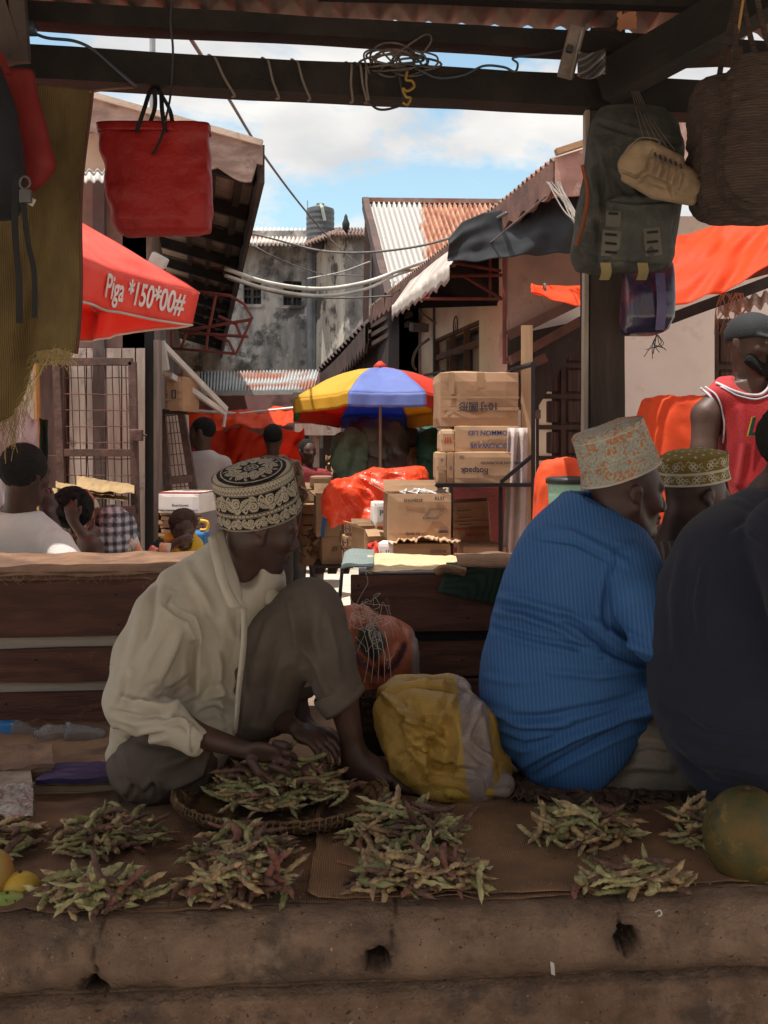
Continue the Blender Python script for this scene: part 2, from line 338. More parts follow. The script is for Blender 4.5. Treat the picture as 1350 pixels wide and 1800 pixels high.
m_concrete2 = M('worn_concrete_face', (.17, .12, .09), (.26, .185, .135), sc=5, bump=1.0, bsc=60, bdist=.012, rough=.95, det=10, stain_tone=[((.06, .045, .04), 14, .52, .62), ((.035, .027, .024), 55, .60, .68)])
m_burlap = M('burlap', (.27, .155, .092), (.15, .085, .054), sc=5, bump=.7, bsc=200, weave=58, bdist=.004, rough=.95, stain_tone=[((.075, .048, .038), 3.2, .52, .7)])
m_burlap2 = M('burlap_new', (.29, .165, .09), (.19, .108, .062), sc=5, bump=.7, bsc=200, weave=58, bdist=.004, rough=.95)
m_sackcloth = M('old_sackcloth', (.235, .165, .07), (.13, .09, .04), sc=5, st=(1, 1, .5), bump=.5, bsc=150, weave=60, waxes='X', wcon=(.75, 1.12), rough=.95, trans=.28)
m_rust = M('rusty_steel', (.16, .06, .04), (.09, .04, .03), sc=20, bump=.3, rough=.8)
m_sheetroof = M('corrugated_underside', (.34, .275, .23), (.20, .16, .13), sc=5, bump=.2, rough=.65, metal=.2)
m_black = M('black_void', (.012, .011, .011), (.02, .018, .017), rough=.9)
m_wire = M('grey_cable', (.17, .15, .14), rough=.6, bump=0)
m_wirew = M('white_cable', (.62, .60, .54), rough=.5, bump=0)
m_wireb = M('dark_cable', (.035, .033, .035), rough=.5, bump=0)
m_paper = M('kraft_paper', (.62, .45, .27), (.52, .37, .21), sc=6, bump=.2, rough=.85)
K = .075
def PS(px, py, Y0): return P(px, py, Y0/(1-K*(px-675)/F))
def S(x, Y0, z): return Vector((x, Y0+K*x, z))

# ---------------------------------------------------------------- ground
g = MB(); g.grid(lambda u, v: Vector((-60+120*u, -30+130*v, G+.012*nz((60*u, 60*v, 0), 1.0))), 120, 130)
g.build('ground', M('lane_ground', (.66, .57, .46), (.52, .45, .37), sc=2.5, bump=.5, bsc=25, rough=.95, st=(1, 1, 1), stain_tone=[((.25, .21, .18), 1.1, .55, .7), ((.22, .18, .15), 12, .62, .7)]), kind='structure', smooth=True)

# platform slab with its rounded concrete kerb
def kerbY(x): return 2.14+K*x
pl = MB(); pl.add([(-5, kerbY(-5)+.03, -.012), (5, kerbY(5)+.03, -.012), (5, 4.45+K*5, -.012), (-5, 4.45-K*5, -.012), (-5, kerbY(-5)+.03, G-.02), (5, kerbY(5)+.03, G-.02), (5, 4.45+K*5, G-.02), (-5, 4.45-K*5, G-.02)], [[0, 1, 2, 3], [7, 6, 5, 4], [4, 5, 1, 0], [5, 6, 2, 1], [6, 7, 3, 2], [7, 4, 0, 3]])
pl.build('platform', m_concrete2, kind='structure')
kb = T('kerb_wall', 'weathered concrete wall with a rounded lip along the front of the platform', 'wall', (0, 2.1, G))
holes = [(177, 1712), (662, 1682), (1106, 1665)]
def kerb():
    # cross-section (outward, z): rounded roll then the flat face
    prof = []
    rr = .074
    for i in range(15): a = R(100-i*14); prof.append((rr*math.cos(a)*1.02, -.070+rr*math.sin(a)))
    prof = [(-.10, .004), (-.045, .008)]+prof+[(.035, -.165), (.03, -.20), (.028, -.30), (.03, -.42), (.03, -.6)]
    def fine(pr, st=.008):
        o = []
        for a, b in zip(pr[:-1], pr[1:]):
            n = max(1, int(math.dist(a, b)/st)); o += [(a[0]+(b[0]-a[0])*i/n, a[1]+(b[1]-a[1])*i/n) for i in range(n)]
        return o+[pr[-1]]
    pr = fine(prof); V = []; Fc = []; xs = np.arange(-2.2, 2.2, .008); m = len(pr)
    hx = []
    for (hx_, hy_) in holes:
        Y = 2.08; hx.append((P(hx_, hy_, Y)[0], P(hx_, hy_, Y)[2]))
    crk = [(P(178, 1620, 2.07)[0], .05, -.11), (P(1100, 1580, 2.07)[0], .05, -.10), (P(690, 1600, 2.07)[0], .05, -.05)]
    pts = np.array([(x, -o, z) for x in xs for (o, z) in pr]); X = pts[:, 0]; Z = pts[:, 2]
    n1 = vnoise(pts*14, 1)*.0045+vnoise(pts*45, 2)*.0022+vnoise(pts*130, 3)*.0016+vnoise(pts*5, 4)*.003
    dep = n1.copy()
    for (x, z0, z1) in crk:
        cx = x+.012*vnoise(np.stack([Z*25, Z*0, Z*0], 1), 5)+.004*vnoise(np.stack([Z*90, Z*0, Z*0], 1), 6); m_ = (Z < z0) & (Z > z1); dep -= np.where(m_, .009*np.exp(-((X-cx)/.0026)**2), 0)
    ck = np.zeros(len(X))
    for (x, z0, z1) in crk:
        cx = x+.012*vnoise(np.stack([Z*25, Z*0, Z*0], 1), 5)+.004*vnoise(np.stack([Z*90, Z*0, Z*0], 1), 6); ck = np.maximum(ck, np.where((Z < z0) & (Z > z1), np.exp(-((X-cx)/.0026)**2), 0))
    cz = -.125+.010*vnoise(np.stack([X*6, X*0, X*0], 1), 8)+.005*vnoise(np.stack([X*30, X*0, X*0], 1), 7); dep -= .010*np.exp(-((Z-cz)/.0045)**2)
    for (a0, b0, c0, d0) in ((-.8, -.245, -.60, -.215), (-.60, -.215, -.50, -.235)):
        t = np.clip((X-a0)/(c0-a0), 0, 1); zz_ = b0+(d0-b0)*t+.012*np.sin(t*3)+.004*vnoise(pts*60, 9); dep -= np.where((X > a0) & (X < c0), .008*np.exp(-((Z-zz_)/.0035)**2), 0); ck = np.maximum(ck, np.where((X > a0) & (X < c0), np.exp(-((Z-zz_)/.0045)**2), 0))
    for vx in (-.345, .505): dep -= np.where(Z < -.13, .006*np.exp(-((X-vx-.02*vnoise(np.stack([Z*20, Z*0, Z*0], 1), 5))/.004)**2), 0)
    for (a, b) in hx:
        q = np.sqrt(((X-a)/.025)**2+((Z-b)/.023)**2)+.18*vnoise(pts*60, 11); dep -= .085*np.clip((1.12-q)*3.0, 0, 1)
    pts[:, 1] -= dep; pts[:, 1] += 2.14+K*pts[:, 0]; pts[:, 2] += .002*vnoise(pts*9, 12)
    nx = len(xs); Fc = [[i*m+j, i*m+j+1, (i+1)*m+j+1, (i+1)*m+j] for i in range(nx-1) for j in range(m-1)]
    dk = np.clip(1+dep*0, 0, 1); stain_tone = 1-.45*np.exp(-((Z+.118)/.022)**2)*(.5+.5*vnoise(pts*11, 14))  # darker in a band low on the lip, in the holes and along cracks
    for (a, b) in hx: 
        q = np.sqrt(((X-a)/.034)**2+((Z-b)/.034)**2); stain_tone *= 1-.55*np.exp(-q**2*.9)
        q = np.sqrt(((X-a)/.024)**2+((Z-b)/.021)**2); stain_tone *= np.where(q < 1, .25, 1)
    stain_tone *= (.85+.15*vnoise(pts*3, 20))*(1-.8*ck)*(1-.6*np.exp(-((Z-cz)/.0035)**2)); lo = np.clip((-.14-Z)*30, 0, 1)
    colr = np.stack([stain_tone*(1-.0*lo), stain_tone*(1-.04*lo), stain_tone*(1-.06*lo)], 1)
    mesh_obj('wall_face', pts, Fc, m_kerb, kb, smooth=True, attrs={'st': colr})
m_kerb = M('kerb_concrete', (.36, .235, .16), (.19, .12, .082), sc=9, bump=1.0, bsc=70, bdist=.014, rough=.95, lo=.34, hi=.64, det=12, attr='st', stain_tone=[((.10, .07, .055), 7, .53, .66), ((.42, .30, .21), 3.2, .58, .72), ((.50, .38, .29), 80, .66, .70), ((.05, .035, .028), 75, .62, .67)])
kerb()
# burlap spread over the platform, wavy, with a second newer piece to the right
def cloth_z(x, y):
    a = nz((x+.1*nz((x, y, 0), 4), y, 0), 4.2, 1); return .004+.012*abs(nz((x, y, 0), 3.2, 1))+.013*max(0, 1-6*abs(a))**2+.005*nz((x, y, 0), 11, 2)+.003*nz((x, y, 0), 28, 3)
def bl(x0, x1, y0, y1, zo, seed):
    def f(u, v):
        x = x0+(x1-x0)*u; y = y0+(y1-y0)*v; y += .022*nz((x, 0, 0), 4, seed)*(1 if v < .5 or seed == 2 else 0); x += .025*nz((0, y, 0), 5, seed)+.008*nz((0, y, 0), 19, seed)
        return Vector((x, y+K*x, zo+cloth_z(x, y)+(.012*math.exp(-((u*(x1-x0))/.012)**2) if seed == 2 else 0)))
    return MB().grid(f, int((x1-x0)/.012), int((y1-y0)/.012))
bl(-2.4, 2.4, 2.155, 3.75, 0, 1).build('ground_cloth', m_burlap, smooth=True, solid=.002, label='brown burlap sacking spread under the bean heaps on the platform', cat='ground cloth')
bl(-.16, 1.7, 2.165, 2.86, .008, 2).build('ground_cloth', m_burlap2, smooth=True, solid=.002, label='newer orange-brown burlap piece with a raised left seam overlapping the older sacking', cat='ground cloth')

# ---------------------------------------------------------------- the stall roof and frame
r = T('stall_roof', 'rusted corrugated sheet roof of the stall, seen from below', 'roof', S(0, 3.4, 2.4))
corr(PS(-1400, -24, 3.50), PS(2300, 98, 3.50), S(4, -1.1, 2.85), S(-4, -1.1, 2.95), 62, .020, 10).build('roof_sheet', m_sheetroof, r, smooth=True, solid=.002)
b = MB(); A = PS(100, 31, 3.40); Bq = PS(1000, 79, 3.40); sl_ = (Bq-A)/(Bq.x-A.x); b.beam(A-sl_*3.2, Bq+sl_*3.2, .09, .064, .006, 60, seed=1)
b.build('eave_beam', m_darkwood, label='upper dark timber beam carrying the edge of the corrugated roof', cat='beam', base=S(0, 3.4, 2.27))
b = MB()
b.beam(PS(560, -18, 3.24), PS(1500, 14, 3.24), .05, .05, .004, 30, seed=4)
b.build('roof_purlin', m_darkwood, base=PS(900, -5, 3.24), label='dark purlin crossing under the roof sheet at the top edge of the picture', cat='beam')
b = MB(); A = PS(100, 120, 3.42); Bq = PS(1200, 177, 3.42); sl_ = (Bq-A)/(Bq.x-A.x)
b.beam(A-sl_*3.2, Bq+sl_*3.2, .10, .108, .006, 60, seed=2)
b.build('tie_beam', m_darkwood, label='lower dark timber beam, bound with cord, from which the bags hang', cat='beam', base=S(0, 3.42, 2.1))
YP = 3.46
po = T('stall_post', 'square dark timber post with a pale strip along its left edge', 'post', PS(1058, 1290, YP))
b = MB(); b.beam(PS(1060, 1300, YP), PS(1063, 60, YP), .115, .11, .004, 40, up=(0, 1, 0), seed=5); b.build('post_shaft', m_postwood, po)
b = MB(); b.beam(PS(1026, 1000, YP-.03), PS(1031, 190, YP-.03), .014, .05, .002, 30, up=(0, 1, 0), seed=6); b.build('edge_strip', M('pale_strip', (.33, .27, .22), (.22, .18, .15), sc=8, st=(4, 4, .4)), po)
b = MB(); b.beam(PS(1062, 150, 3.36), PS(1400, -40, 2.95), .10, .13, .006, 30, seed=8); b.build('knee_brace', m_darkwood, label='thick slanting timber brace rising right from the head of the post', cat='brace', base=PS(1062, 150, 3.36))
b = MB(); b.beam(PS(1088, 108, 3.3), PS(1300, 100, 3.3), .05, .045, .004, 20, seed=9); b.build('cross_rail', M('rail_wood', (.10, .05, .035), (.05, .03, .022), sc=5), label='thin reddish rail between the brace and the woven basket', cat='rail', base=PS(1088, 108, 3.3))
b = MB(); b.beam(PS(20, 105, 3.25), PS(-60, -160, 3.25), .09, .09, .006, 20, up=(0, 1, 0), seed=10); b.beam(PS(38, 110, 3.22), PS(28, -60, 3.22), .05, .03, .003, 12, up=(0, 1, 0), seed=12)
b.build('corner_strut', M('strut_wood', (.075, .055, .048), (.04, .03, .027), sc=4), label='weathered corner strut at the top left end of the beams', cat='strut', base=PS(20, 105, 3.25))
# left side rail of the stall that the sack hangs from
# peeled patch and wrapping film on the brace
b = MB(); b.grid(lambda u, v: PS(1085+u*34+6*nz((u, v, 0), 4), 22+v*30+8*nz((u, v, 1), 4), 3.22), 6, 6); b.build('torn_paper', M('torn', (.36, .16, .09)), label='scrap of torn brown paper stuck on the brace', cat='paper scrap', solid=.002, base=PS(1100, 35, 3.22))

# counters behind the sitters -------------------------------------------------
def plank(mb, x0, x1, z0a, z0b, z1a, z1b, y, t, wv=.01, seed=0, nn=36):
    fr = []; 
    for i in range(nn+1):
        u = i/nn; x = x0+(x1-x0)*u; lo = z0a+(z0b-z0a)*u+wv*nz((x, seed, 0), 2.2); hi = z1a+(z1b-z1a)*u+wv*nz((x, seed, 3), 2.2)
        fr.append([S(x, y+.002*nz((x, 1, seed), 5), lo), S(x, y, hi), S(x, y+t, hi), S(x, y+t, lo)])
    V = [v for q in fr for v in q]; Fc = [[0, 1, 2, 3]]+[[i*4+k, (i+1)*4+k, (i+1)*4+(k+1) % 4, i*4+(k+1) % 4] for i in range(nn) for k in range(4)]+[[nn*4+3, nn*4+2, nn*4+1, nn*4]]
    mb.add(V, Fc)
YC = 3.62
def zc(py, Y=YC): return H+(HZ-py)*Y/F
c1 = T('counter', 'dark red plank counter with burlap on top, behind the man in the cream shirt', 'counter', S(-1.2, YC, 0))
xa, xb = -1.75, -.46
for nm, lst in (('front_board', [(1113, 1110, 1018, 1012, 0), (1192, 1185, 1138, 1126, 1), (1345, 1345, 1212, 1200, 2)]),):
    for (l0, l1, h0, h1, sd) in lst:
        q = MB(); plank(q, xa, xb, zc(l0), zc(l1), zc(h0), zc(h1), YC, .028, .012 if sd else .002, sd); q.build(nm, m_redwood, c1, bev=.003)
q = MB(); plank(q, xa, xb+.0, zc(1345), zc(1345), zc(1020), zc(1014), YC+.034, .02, 0, 9); q.build('backing_board', m_palewood, c1)
q = MB(); plank(q, xa, xb, zc(1016), zc(1012), zc(1000), zc(999), YC-.008, .02, .001, 9); q.build('top_edge', M('edge_wood', (.17, .09, .06), (.10, .055, .04)), c1)
def top_cloth(u, v):
    x = -1.75+1.30*u; y = YC-.02+.50*v
    z = zc(1000)+.012+.016*abs(nz((x, y, 0), 2.8, 3))+.010*nz((x, y, 0), 8, 4)+(-.028*math.exp(-(v/.05)**2))
    return S(x, y+.008*nz((x, 0, 0), 14), z)
MB().grid(top_cloth, 110, 40).build('counter_cloth', m_burlap, smooth=True, solid=.004, label='frayed burlap cloth covering the left counter top', cat='cloth', base=S(-1.1, YC, .52))
q = MB()
for i in range(46):
    x = -1.7+1.2*random.random(); a = S(x, YC-.024, zc(1002)-.002); q.tube([a, a+Vector((.01*random.uniform(-1, 1), -.004, -.012)), a+Vector((.03*random.uniform(-1, 1), -.004, -.02-.014*random.random()))], .0009, 4)
q.build('cloth_fringe', M('thread', (.30, .19, .12)), bpy.data.objects['counter_cloth'])
for (x_, y_) in ((-1.5, 1035), (-1.49, 1100), (-.93, 1040), (-.92, 1092), (-1.2, 1150), (-.95, 1160), (-1.3, 1225), (-.9, 1240)):
    q = MB(); a = S(x_, YC-.003, zc(y_)); q.tube([a, a+Vector((0, .01, 0))], .004, 8); q.build('nail_head', m_black, c1)
q = MB(); q.obox(S(-1.05, YC+.25, .25), (1.2, .42, .48), math.atan(K)); q.build('counter_body', m_darkwood, c1)

c2_ = T('counter', 'dark plank counter under crumpled kraft paper, left of the man in blue', 'counter', S(.4, YC, 0))
xa, xb = P(617, 0, 3.68)[0], 1.9
for i, (l0, l1, h0, h1) in enumerate([(1112, 1118, 1012, 1012), (1192, 1194, 1130, 1128), (1262, 1262, 1200, 1196), (1345, 1345, 1268, 1266)]):
    q = MB(); plank(q, xa, xb, zc(l0), zc(l1), zc(h0), zc(h1), YC+.02, .028, .001 if i == 0 else .007, 20+i); q.build('front_board', m_redwood2 if i else M('brown_board', (.13, .062, .04), (.07, .035, .025), sc=2.2, st=(.7, 2, 9), bump=.5, bsc=22, stain_tone=[((.06, .028, .02), 8, .58, .7)]), c2_, bev=.003) if False else q.build('front_board', m_redwood, c2_, bev=.003)
for (x_, y_) in ((-.09, 1030), (-.09, 1095), (.30, 1090), (.02, 1160), (.28, 1165), (.05, 1230)):
    q = MB(); a = S(x_, YC+.017, zc(y_)); q.tube([a, a+Vector((0, .01, 0))], .004, 8); q.build('nail_head', m_black, c2_)
q = MB(); q.obox(S((xa+xb)/2+.02, YC+.29, .22), (xb-xa-.02, .44, .50), math.atan(K)); q.build('counter_body', M('dark_inside', (.02, .018, .022)), c2_)
# crumpled kraft paper sheets on the top
def paper(u, v):
    x = P(645, 0, 3.7)[0]+.62*u; y = YC+.01+.33*v+.03*u
    z = zc(1008)+.004+.05*(1-u)*.6*math.sin(math.pi*min(1, v*1.1)*.5)+.012*abs(nz((x*1.2, y*3, 0), 7, 3))+.006*abs(nz((x, y*2, 0), 22, 4))
    return S(x, y, z)
MB().grid(paper, 70, 40).build('kraft_paper', m_paper, smooth=False, solid=.002, label='crumpled sheets of pale kraft paper on the right counter', cat='paper', base=S(.2, YC+.1, .5))
def gcloth(u, v):   # pale grey-green cloth folded over the left end of the counter
    x = P(583, 0, 3.75)[0]+.155*u; y = YC+.02+.36*v; z = zc(1012)+.055*math.sin(min(u*2.2, 1)*math.pi/2)*(.5+.5*v)+.006*nz((x, y, 0), 12)
    if u < .25: z -= .20*(1-u/.25)
    return S(x+(.02*(1-u/.25) if u < .25 else 0), y, z)
MB().grid(gcloth, 24, 16).build('folded_cloth', M('greygreen_cloth', (.22, .26, .25), (.16, .20, .19), weave=60), smooth=True, solid=.004, label='grey-green cloth draped over the left corner of the right counter', cat='cloth', base=S(-.1, YC, .5))
def dgreen(u, v):
    x = P(788, 0, 3.6)[0]+.36*u; 
    z = zc(1002)+.012-(max(0, v-.25)*(.12+.12*u)); y = YC-.006+(.10*(1-v/.25) if v < .25 else 0)-.010*v+.006*math.sin(u*9+v*3)
    return S(x-.05*max(0, v-.25)*(1-u), y, z)
MB().grid(dgreen, 24, 24).build('hanging_cloth', M('dark_green_cloth', (.020, .045, .032), (.012, .028, .02), weave=70), smooth=True, solid=.004, label='dark green cloth hanging over the front of the right counter', cat='cloth', base=S(.3, YC, .5))
def bsack(u, v):
    x = P(805, 0, 3.6)[0]+.26*u; y = YC-.02+.20*v; z = zc(1000)+.022+.016*math.sin(v*3.1)+.016*abs(nz((x, y, 0), 9, 3))-.02*math.exp(-(v/.1)**2)
    return S(x, y, z)
MB().grid(bsack, 26, 16).build('folded_sack', m_burlap, smooth=True, solid=.006, label='folded brown burlap sack with frayed edge on the right counter by the blue shirt', cat='sack', base=S(.35, YC, .5))
q = MB(); q.tube(spl([PS(765, 1008, 3.58), PS(780, 1000, 3.58), PS(800, 1002, 3.58), PS(818, 1006, 3.58)]), .016, 10); q.build('rolled_sacking', m_burlap, smooth=True, label='small roll of burlap at the edge of the kraft paper', cat='roll', base=PS(790, 1008, 3.58))
# ---------------------------------------------------------------- buildings. The lane recedes to a vanishing point at px 353
AD = Vector((-.179, 1, 0))                 # direction of the lane
def wallplate(mb, pts, t=.12): return mb.plate(pts, t)
# --- left shop building: gable end towards us, eave along the lane
m_plaster = M('cream_plaster', (.66, .55, .44), (.50, .40, .32), sc=2.5, bump=.25, bsc=18, stain_tone=[((.30, .21, .16), 3, .58, .75)])
m_plasterb = M('brown_plaster', (.30, .20, .16), (.20, .13, .11), sc=2.5, bump=.25, bsc=18, stain_tone=[((.12, .08, .07), 3, .55, .7)])
m_fascia = M('weathered_fascia', (.40, .30, .25), (.24, .17, .14), sc=5, st=(1, 1, 3), bump=.4, stain_tone=[((.11, .07, .06), 6, .55, .7)])
lb = T('shop_building', 'left shop with plank front, scalloped gable board and deep dark eave over the lane', 'building', (-1.6, 6.5, G))
YL = 6.5
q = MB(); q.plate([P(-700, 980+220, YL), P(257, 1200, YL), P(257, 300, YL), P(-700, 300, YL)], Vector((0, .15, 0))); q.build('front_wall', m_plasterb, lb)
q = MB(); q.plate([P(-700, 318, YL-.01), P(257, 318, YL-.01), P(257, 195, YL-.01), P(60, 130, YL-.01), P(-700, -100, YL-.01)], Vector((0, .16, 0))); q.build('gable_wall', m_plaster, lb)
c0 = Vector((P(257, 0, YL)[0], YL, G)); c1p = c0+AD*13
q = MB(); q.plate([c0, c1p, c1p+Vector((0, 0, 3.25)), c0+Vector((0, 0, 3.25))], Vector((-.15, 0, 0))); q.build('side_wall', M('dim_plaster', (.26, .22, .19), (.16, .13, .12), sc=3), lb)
e0 = P(463, 265, 6.25); e1 = e0+AD*13; r0 = P(60, 151, 6.25); rdir = (r0-e0); r0 = e0+rdir*2.3; r1 = r0+AD*13
corr(e0, r0, r1, e1, 26, .012, 20).build('roof_sheet', m_sheetroof2 if False else M('dark_sheet', (.10, .085, .08), (.055, .045, .045), sc=3, rough=.7), lb, smooth=True, solid=.003) if False else None
MB_ = corr(e0+AD*0, e1, r1, r0, 130, .012, 14); MB_.build('roof_sheet', M('dark_sheet', (.30, .24, .2), (.20, .14, .11), sc=3, rough=.7), lb, smooth=True, solid=.003)
q = MB()
for i in range(12):
    q = MB(); a = e0+AD*(.35+i*1.05)+Vector((-.03, 0, -.075)); bb = r0+AD*(.35+i*1.05)+Vector((0, 0, -.075)); q.beam(a, a.lerp(bb, .55), .07, .10, .004, 8, seed=i); q.build('rafter', m_darkwood, lb)
q = MB(); u_ = rdir.normalized()
for i in (0, 1, 2): q.beam(e0+rdir*(.10+.13*i)+Vector((0, .1, -.04)), e0+rdir*(.10+.13*i)+AD*12.5+Vector((0, 0, -.04)), .05, .05, .004, 20, seed=20+i)
q.build('battens', M('batten', (.06, .04, .035), (.03, .022, .02)), lb)
q = MB(); q.plate([e0+Vector((.01, -.02, .03)), e1+Vector((.01, 0, .03)), e1+Vector((.01, 0, -.20)), e0+Vector((.01, -.02, -.20))], Vector((-.03, 0, 0))); q.build('eave_board', M('eave_board', (.075, .052, .042), (.04, .028, .024), sc=4, st=(3, .4, 3), bump=.4), lb)
# scalloped bargeboard on the rake
nn = 90; fr = []
for i in range(nn+1):
    t = i/nn; p = e0+rdir*(2.2*t)+Vector((0, -.05, 0)); sc_ = .17+.055*abs(math.sin(t*26))+.02*math.sin(t*52)+(.03 if (t*26/math.pi) % 1 > .8 else 0)
    if t < .012: sc_ = .10
    fr += [p+Vector((0, 0, .012)), p-Vector((0, 0, sc_)), p-Vector((0, -.025, sc_)), p+Vector((0, .025, .012))]
q = MB(); q.add(fr, [[0, 1, 2, 3]]+[[i*4+k, (i+1)*4+k, (i+1)*4+(k+1) % 4, i*4+(k+1) % 4] for i in range(nn) for k in range(4)]); q.build('bargeboard', m_fascia, lb)
q = MB(); q.beam(e0+Vector((0, -.06, .028)), e0+rdir*2.2+Vector((0, -.06, .028)), .04, .035); q.build('ridge_trim', M('pale_trim', (.55, .45, .36), (.42, .34, .27)), lb)
q = corr(P(60, 300, 6.3), P(262, 300, 6.3), P(262, 318, 6.1), P(60, 318, 6.1), 14, .012, 2); q.build('door_canopy', M('light_sheet', (.5, .48, .45)), lb, smooth=True, solid=.003)
q = MB(); q.box(tuple(P(163, 1100, 6.44)), tuple(P(187, 322, 6.49))); q.build('pilaster', M('pil', (.12, .09, .085)), lb)
# planked front between px 60 and 258
for i, (x0, x1) in enumerate([(-20, 28), (30, 62), (122, 152), (153, 186), (187, 214), (215, 238), (239, 256)]):
    q = MB(); q.hexa([P(x0, 1100, 6.45), P(x1-1, 1100, 6.45), P(x1-1, 1100, 6.48), P(x0, 1100, 6.48), P(x0, 612, 6.45), P(x1-1, 612, 6.45), P(x1-1, 612, 6.48), P(x0, 612, 6.48)])
    q.build('wall_plank', M('plank_grey_pink', (.56, .46, .40), (.40, .32, .28), sc=3, st=(6, 6, .6), bump=.35, stain_tone=[((.16, .12, .11), 7, .58, .7)]) if i == 0 else bpy.data.materials['plank_grey_pink'], lb, bev=.002)
q = MB(); q.box(tuple(P(64, 1100, 6.42)), tuple(P(118, 630, 6.47))); q.box(tuple(P(68, 900, 6.41)), tuple(P(112, 800, 6.43))); q.build('door', M('brown_door', (.10, .05, .04), (.06, .035, .03), sc=5, st=(4, 4, .6), bump=.3), lb, bev=.003)
q = MB(); q.box(tuple(P(256, 1200, 6.46)), tuple(P(269, 560, 6.7))); q.build('door_gap', m_black, lb)
q = MB(); q.box(tuple(P(270, 1200, 6.40)), tuple(P(285, 600, 6.5))); q.build('corner_post', M('cornerpost', (.24, .19, .165), (.15, .12, .10), sc=5, st=(5, 5, .6), bump=.4), lb)
# wire mesh gate in front of it
def meshgate(name, label, corners, nx, ny, frame_r, root_loc, midy=None, seed=0):
    t = T(name, label, 'gate', root_loc); f = bil(*corners); q = MB()
    for i in range(1, nx):
        u = i/nx; q.tube([f(u, v/14)+Vector((.004*nz((i, v, seed), 1.7), .004*nz((v, i, 2), 1.3), 0)) for v in range(15)], .0032, 5)
    for j in range(1, ny):
        v = j/ny; q.tube([f(u/10, v)+Vector((0, -.005, .005*nz((j, u, seed), 1.7))) for u in range(11)], .0032, 5)
    q.build('wire_mesh', m_rust, t); q = MB()
    for a, b in ((0, 1), (1, 2), (2, 3), (3, 0)): q.beam(corners[a], corners[b], frame_r, frame_r, up=(0, 1, 0))
    if midy: q.beam(f(0, midy), f(1, midy), frame_r, frame_r*.8, up=(0, 1, 0))
    q.build('frame', m_rustframe, t, bev=.002); return t
m_rustframe = M('frame_rust', (.14, .085, .07), (.08, .05, .042), sc=12, bump=.4)
g1 = meshgate('mesh_gate', 'tall rusty wire mesh gate in front of the pale plank wall', [P(120, 1120, 6.2), P(243, 1120, 6.2), P(233, 636, 6.2), P(100, 636, 6.2)], 11, 17, .045, P(120, 1200, 6.2), .67)
q = MB(); q.obox(P(240, 765, 6.15), (.075, .05, .07)); q.obox(P(251, 765, 6.17), (.05, .03, .012)); q.build('latch', m_rustframe, g1, bev=.006)
g2 = meshgate('small_gate', 'small leaning wire mesh panel with brown frame against the wooden corner', [P(302, 935, 6.9), P(352, 930, 7.1), P(318, 722, 7.3), P(285, 726, 7.1)], 6, 11, .05, P(325, 1000, 7.0), .42, 3)
q = MB(); q.plate([P(289, 1000, 7.3), P(338, 1000, 7.4), P(330, 730, 7.5), P(283, 730, 7.4)], .02); q.build('leaning_board', bpy.data.materials['plank_grey_pink'], label='pale board leaning behind the small mesh panel', cat='board', base=P(310, 1000, 7.4))
q = MB(); q.tube([P(64, 640, 5.9), P(68, 790, 5.9), P(70, 1000, 5.9)], .016, 8); q.build('bamboo_pole', M('bamboo', (.48, .24, .07)), label='orange bamboo pole standing before the brown door', cat='pole', base=P(70, 1000, 5.9))
# folded cloth ledge behind mesh gate
q = MB(); q.hexa([P(95, 905, 5.9), P(238, 905, 5.9), P(238, 905, 6.15), P(95, 905, 6.15), P(95, 893, 5.9), P(238, 889, 5.9), P(238, 889, 6.15), P(95, 893, 6.15)]); q.build('wooden_shelf', m_redwood, label='narrow plank shelf carrying folded kraft paper by the mesh gate', cat='shelf', base=P(160, 905, 6))
def pstk(x0, x1, ya, yb, Y, seed, h=12):
    return MB().grid(lambda u, v: P(x0+(x1-x0)*u, ya+(yb-ya)*u-h*v*(1-.4*u)+3*nz((u*3, v*3, seed), 2), Y-.1+.25*v+.02*nz((u*4, v, seed), 3)), 16, 6)
m_pap2 = M('paper_tan', (.36, .25, .12), (.28, .19, .10), sc=5)
for i, a in enumerate([(92, 225, 868, 880, 6.05, 1, 10), (98, 200, 858, 872, 6.05, 2, 12), (135, 236, 862, 868, 6.05, 3, 26)]):
    pstk(*a).build('paper_sheet', m_pap2, solid=.004, label=['bottom folded kraft paper sheet on the shelf by the mesh gate', 'middle folded kraft paper sheet on the shelf by the mesh gate', 'big top kraft paper with dark print on the shelf by the mesh gate'][i], cat='paper', base=P(160, 870, 6), group='paper sheets on the shelf')

# --- right building
rb = T('shop_building', 'right shop with cream lane wall, panelled brown door, white front wall and rusty roof edge', 'building', (1.2, 7, G))
YR = 7.0; cr0 = Vector((P(935, 0, YR)[0], YR, G))
m_cream = M('lit_cream_wall', (.86, .74, .57), (.76, .62, .46), sc=2, bump=.2, bsc=16, stain_tone=[((.36, .25, .18), 2.2, .60, .78), ((.45, .33, .24), 9, .62, .7)])
m_white = M('white_plaster', (.84, .76, .71), (.74, .65, .61), sc=1.5, bump=.15, bsc=14, stain_tone=[((.42, .30, .26), 2.3, .56, .8)])
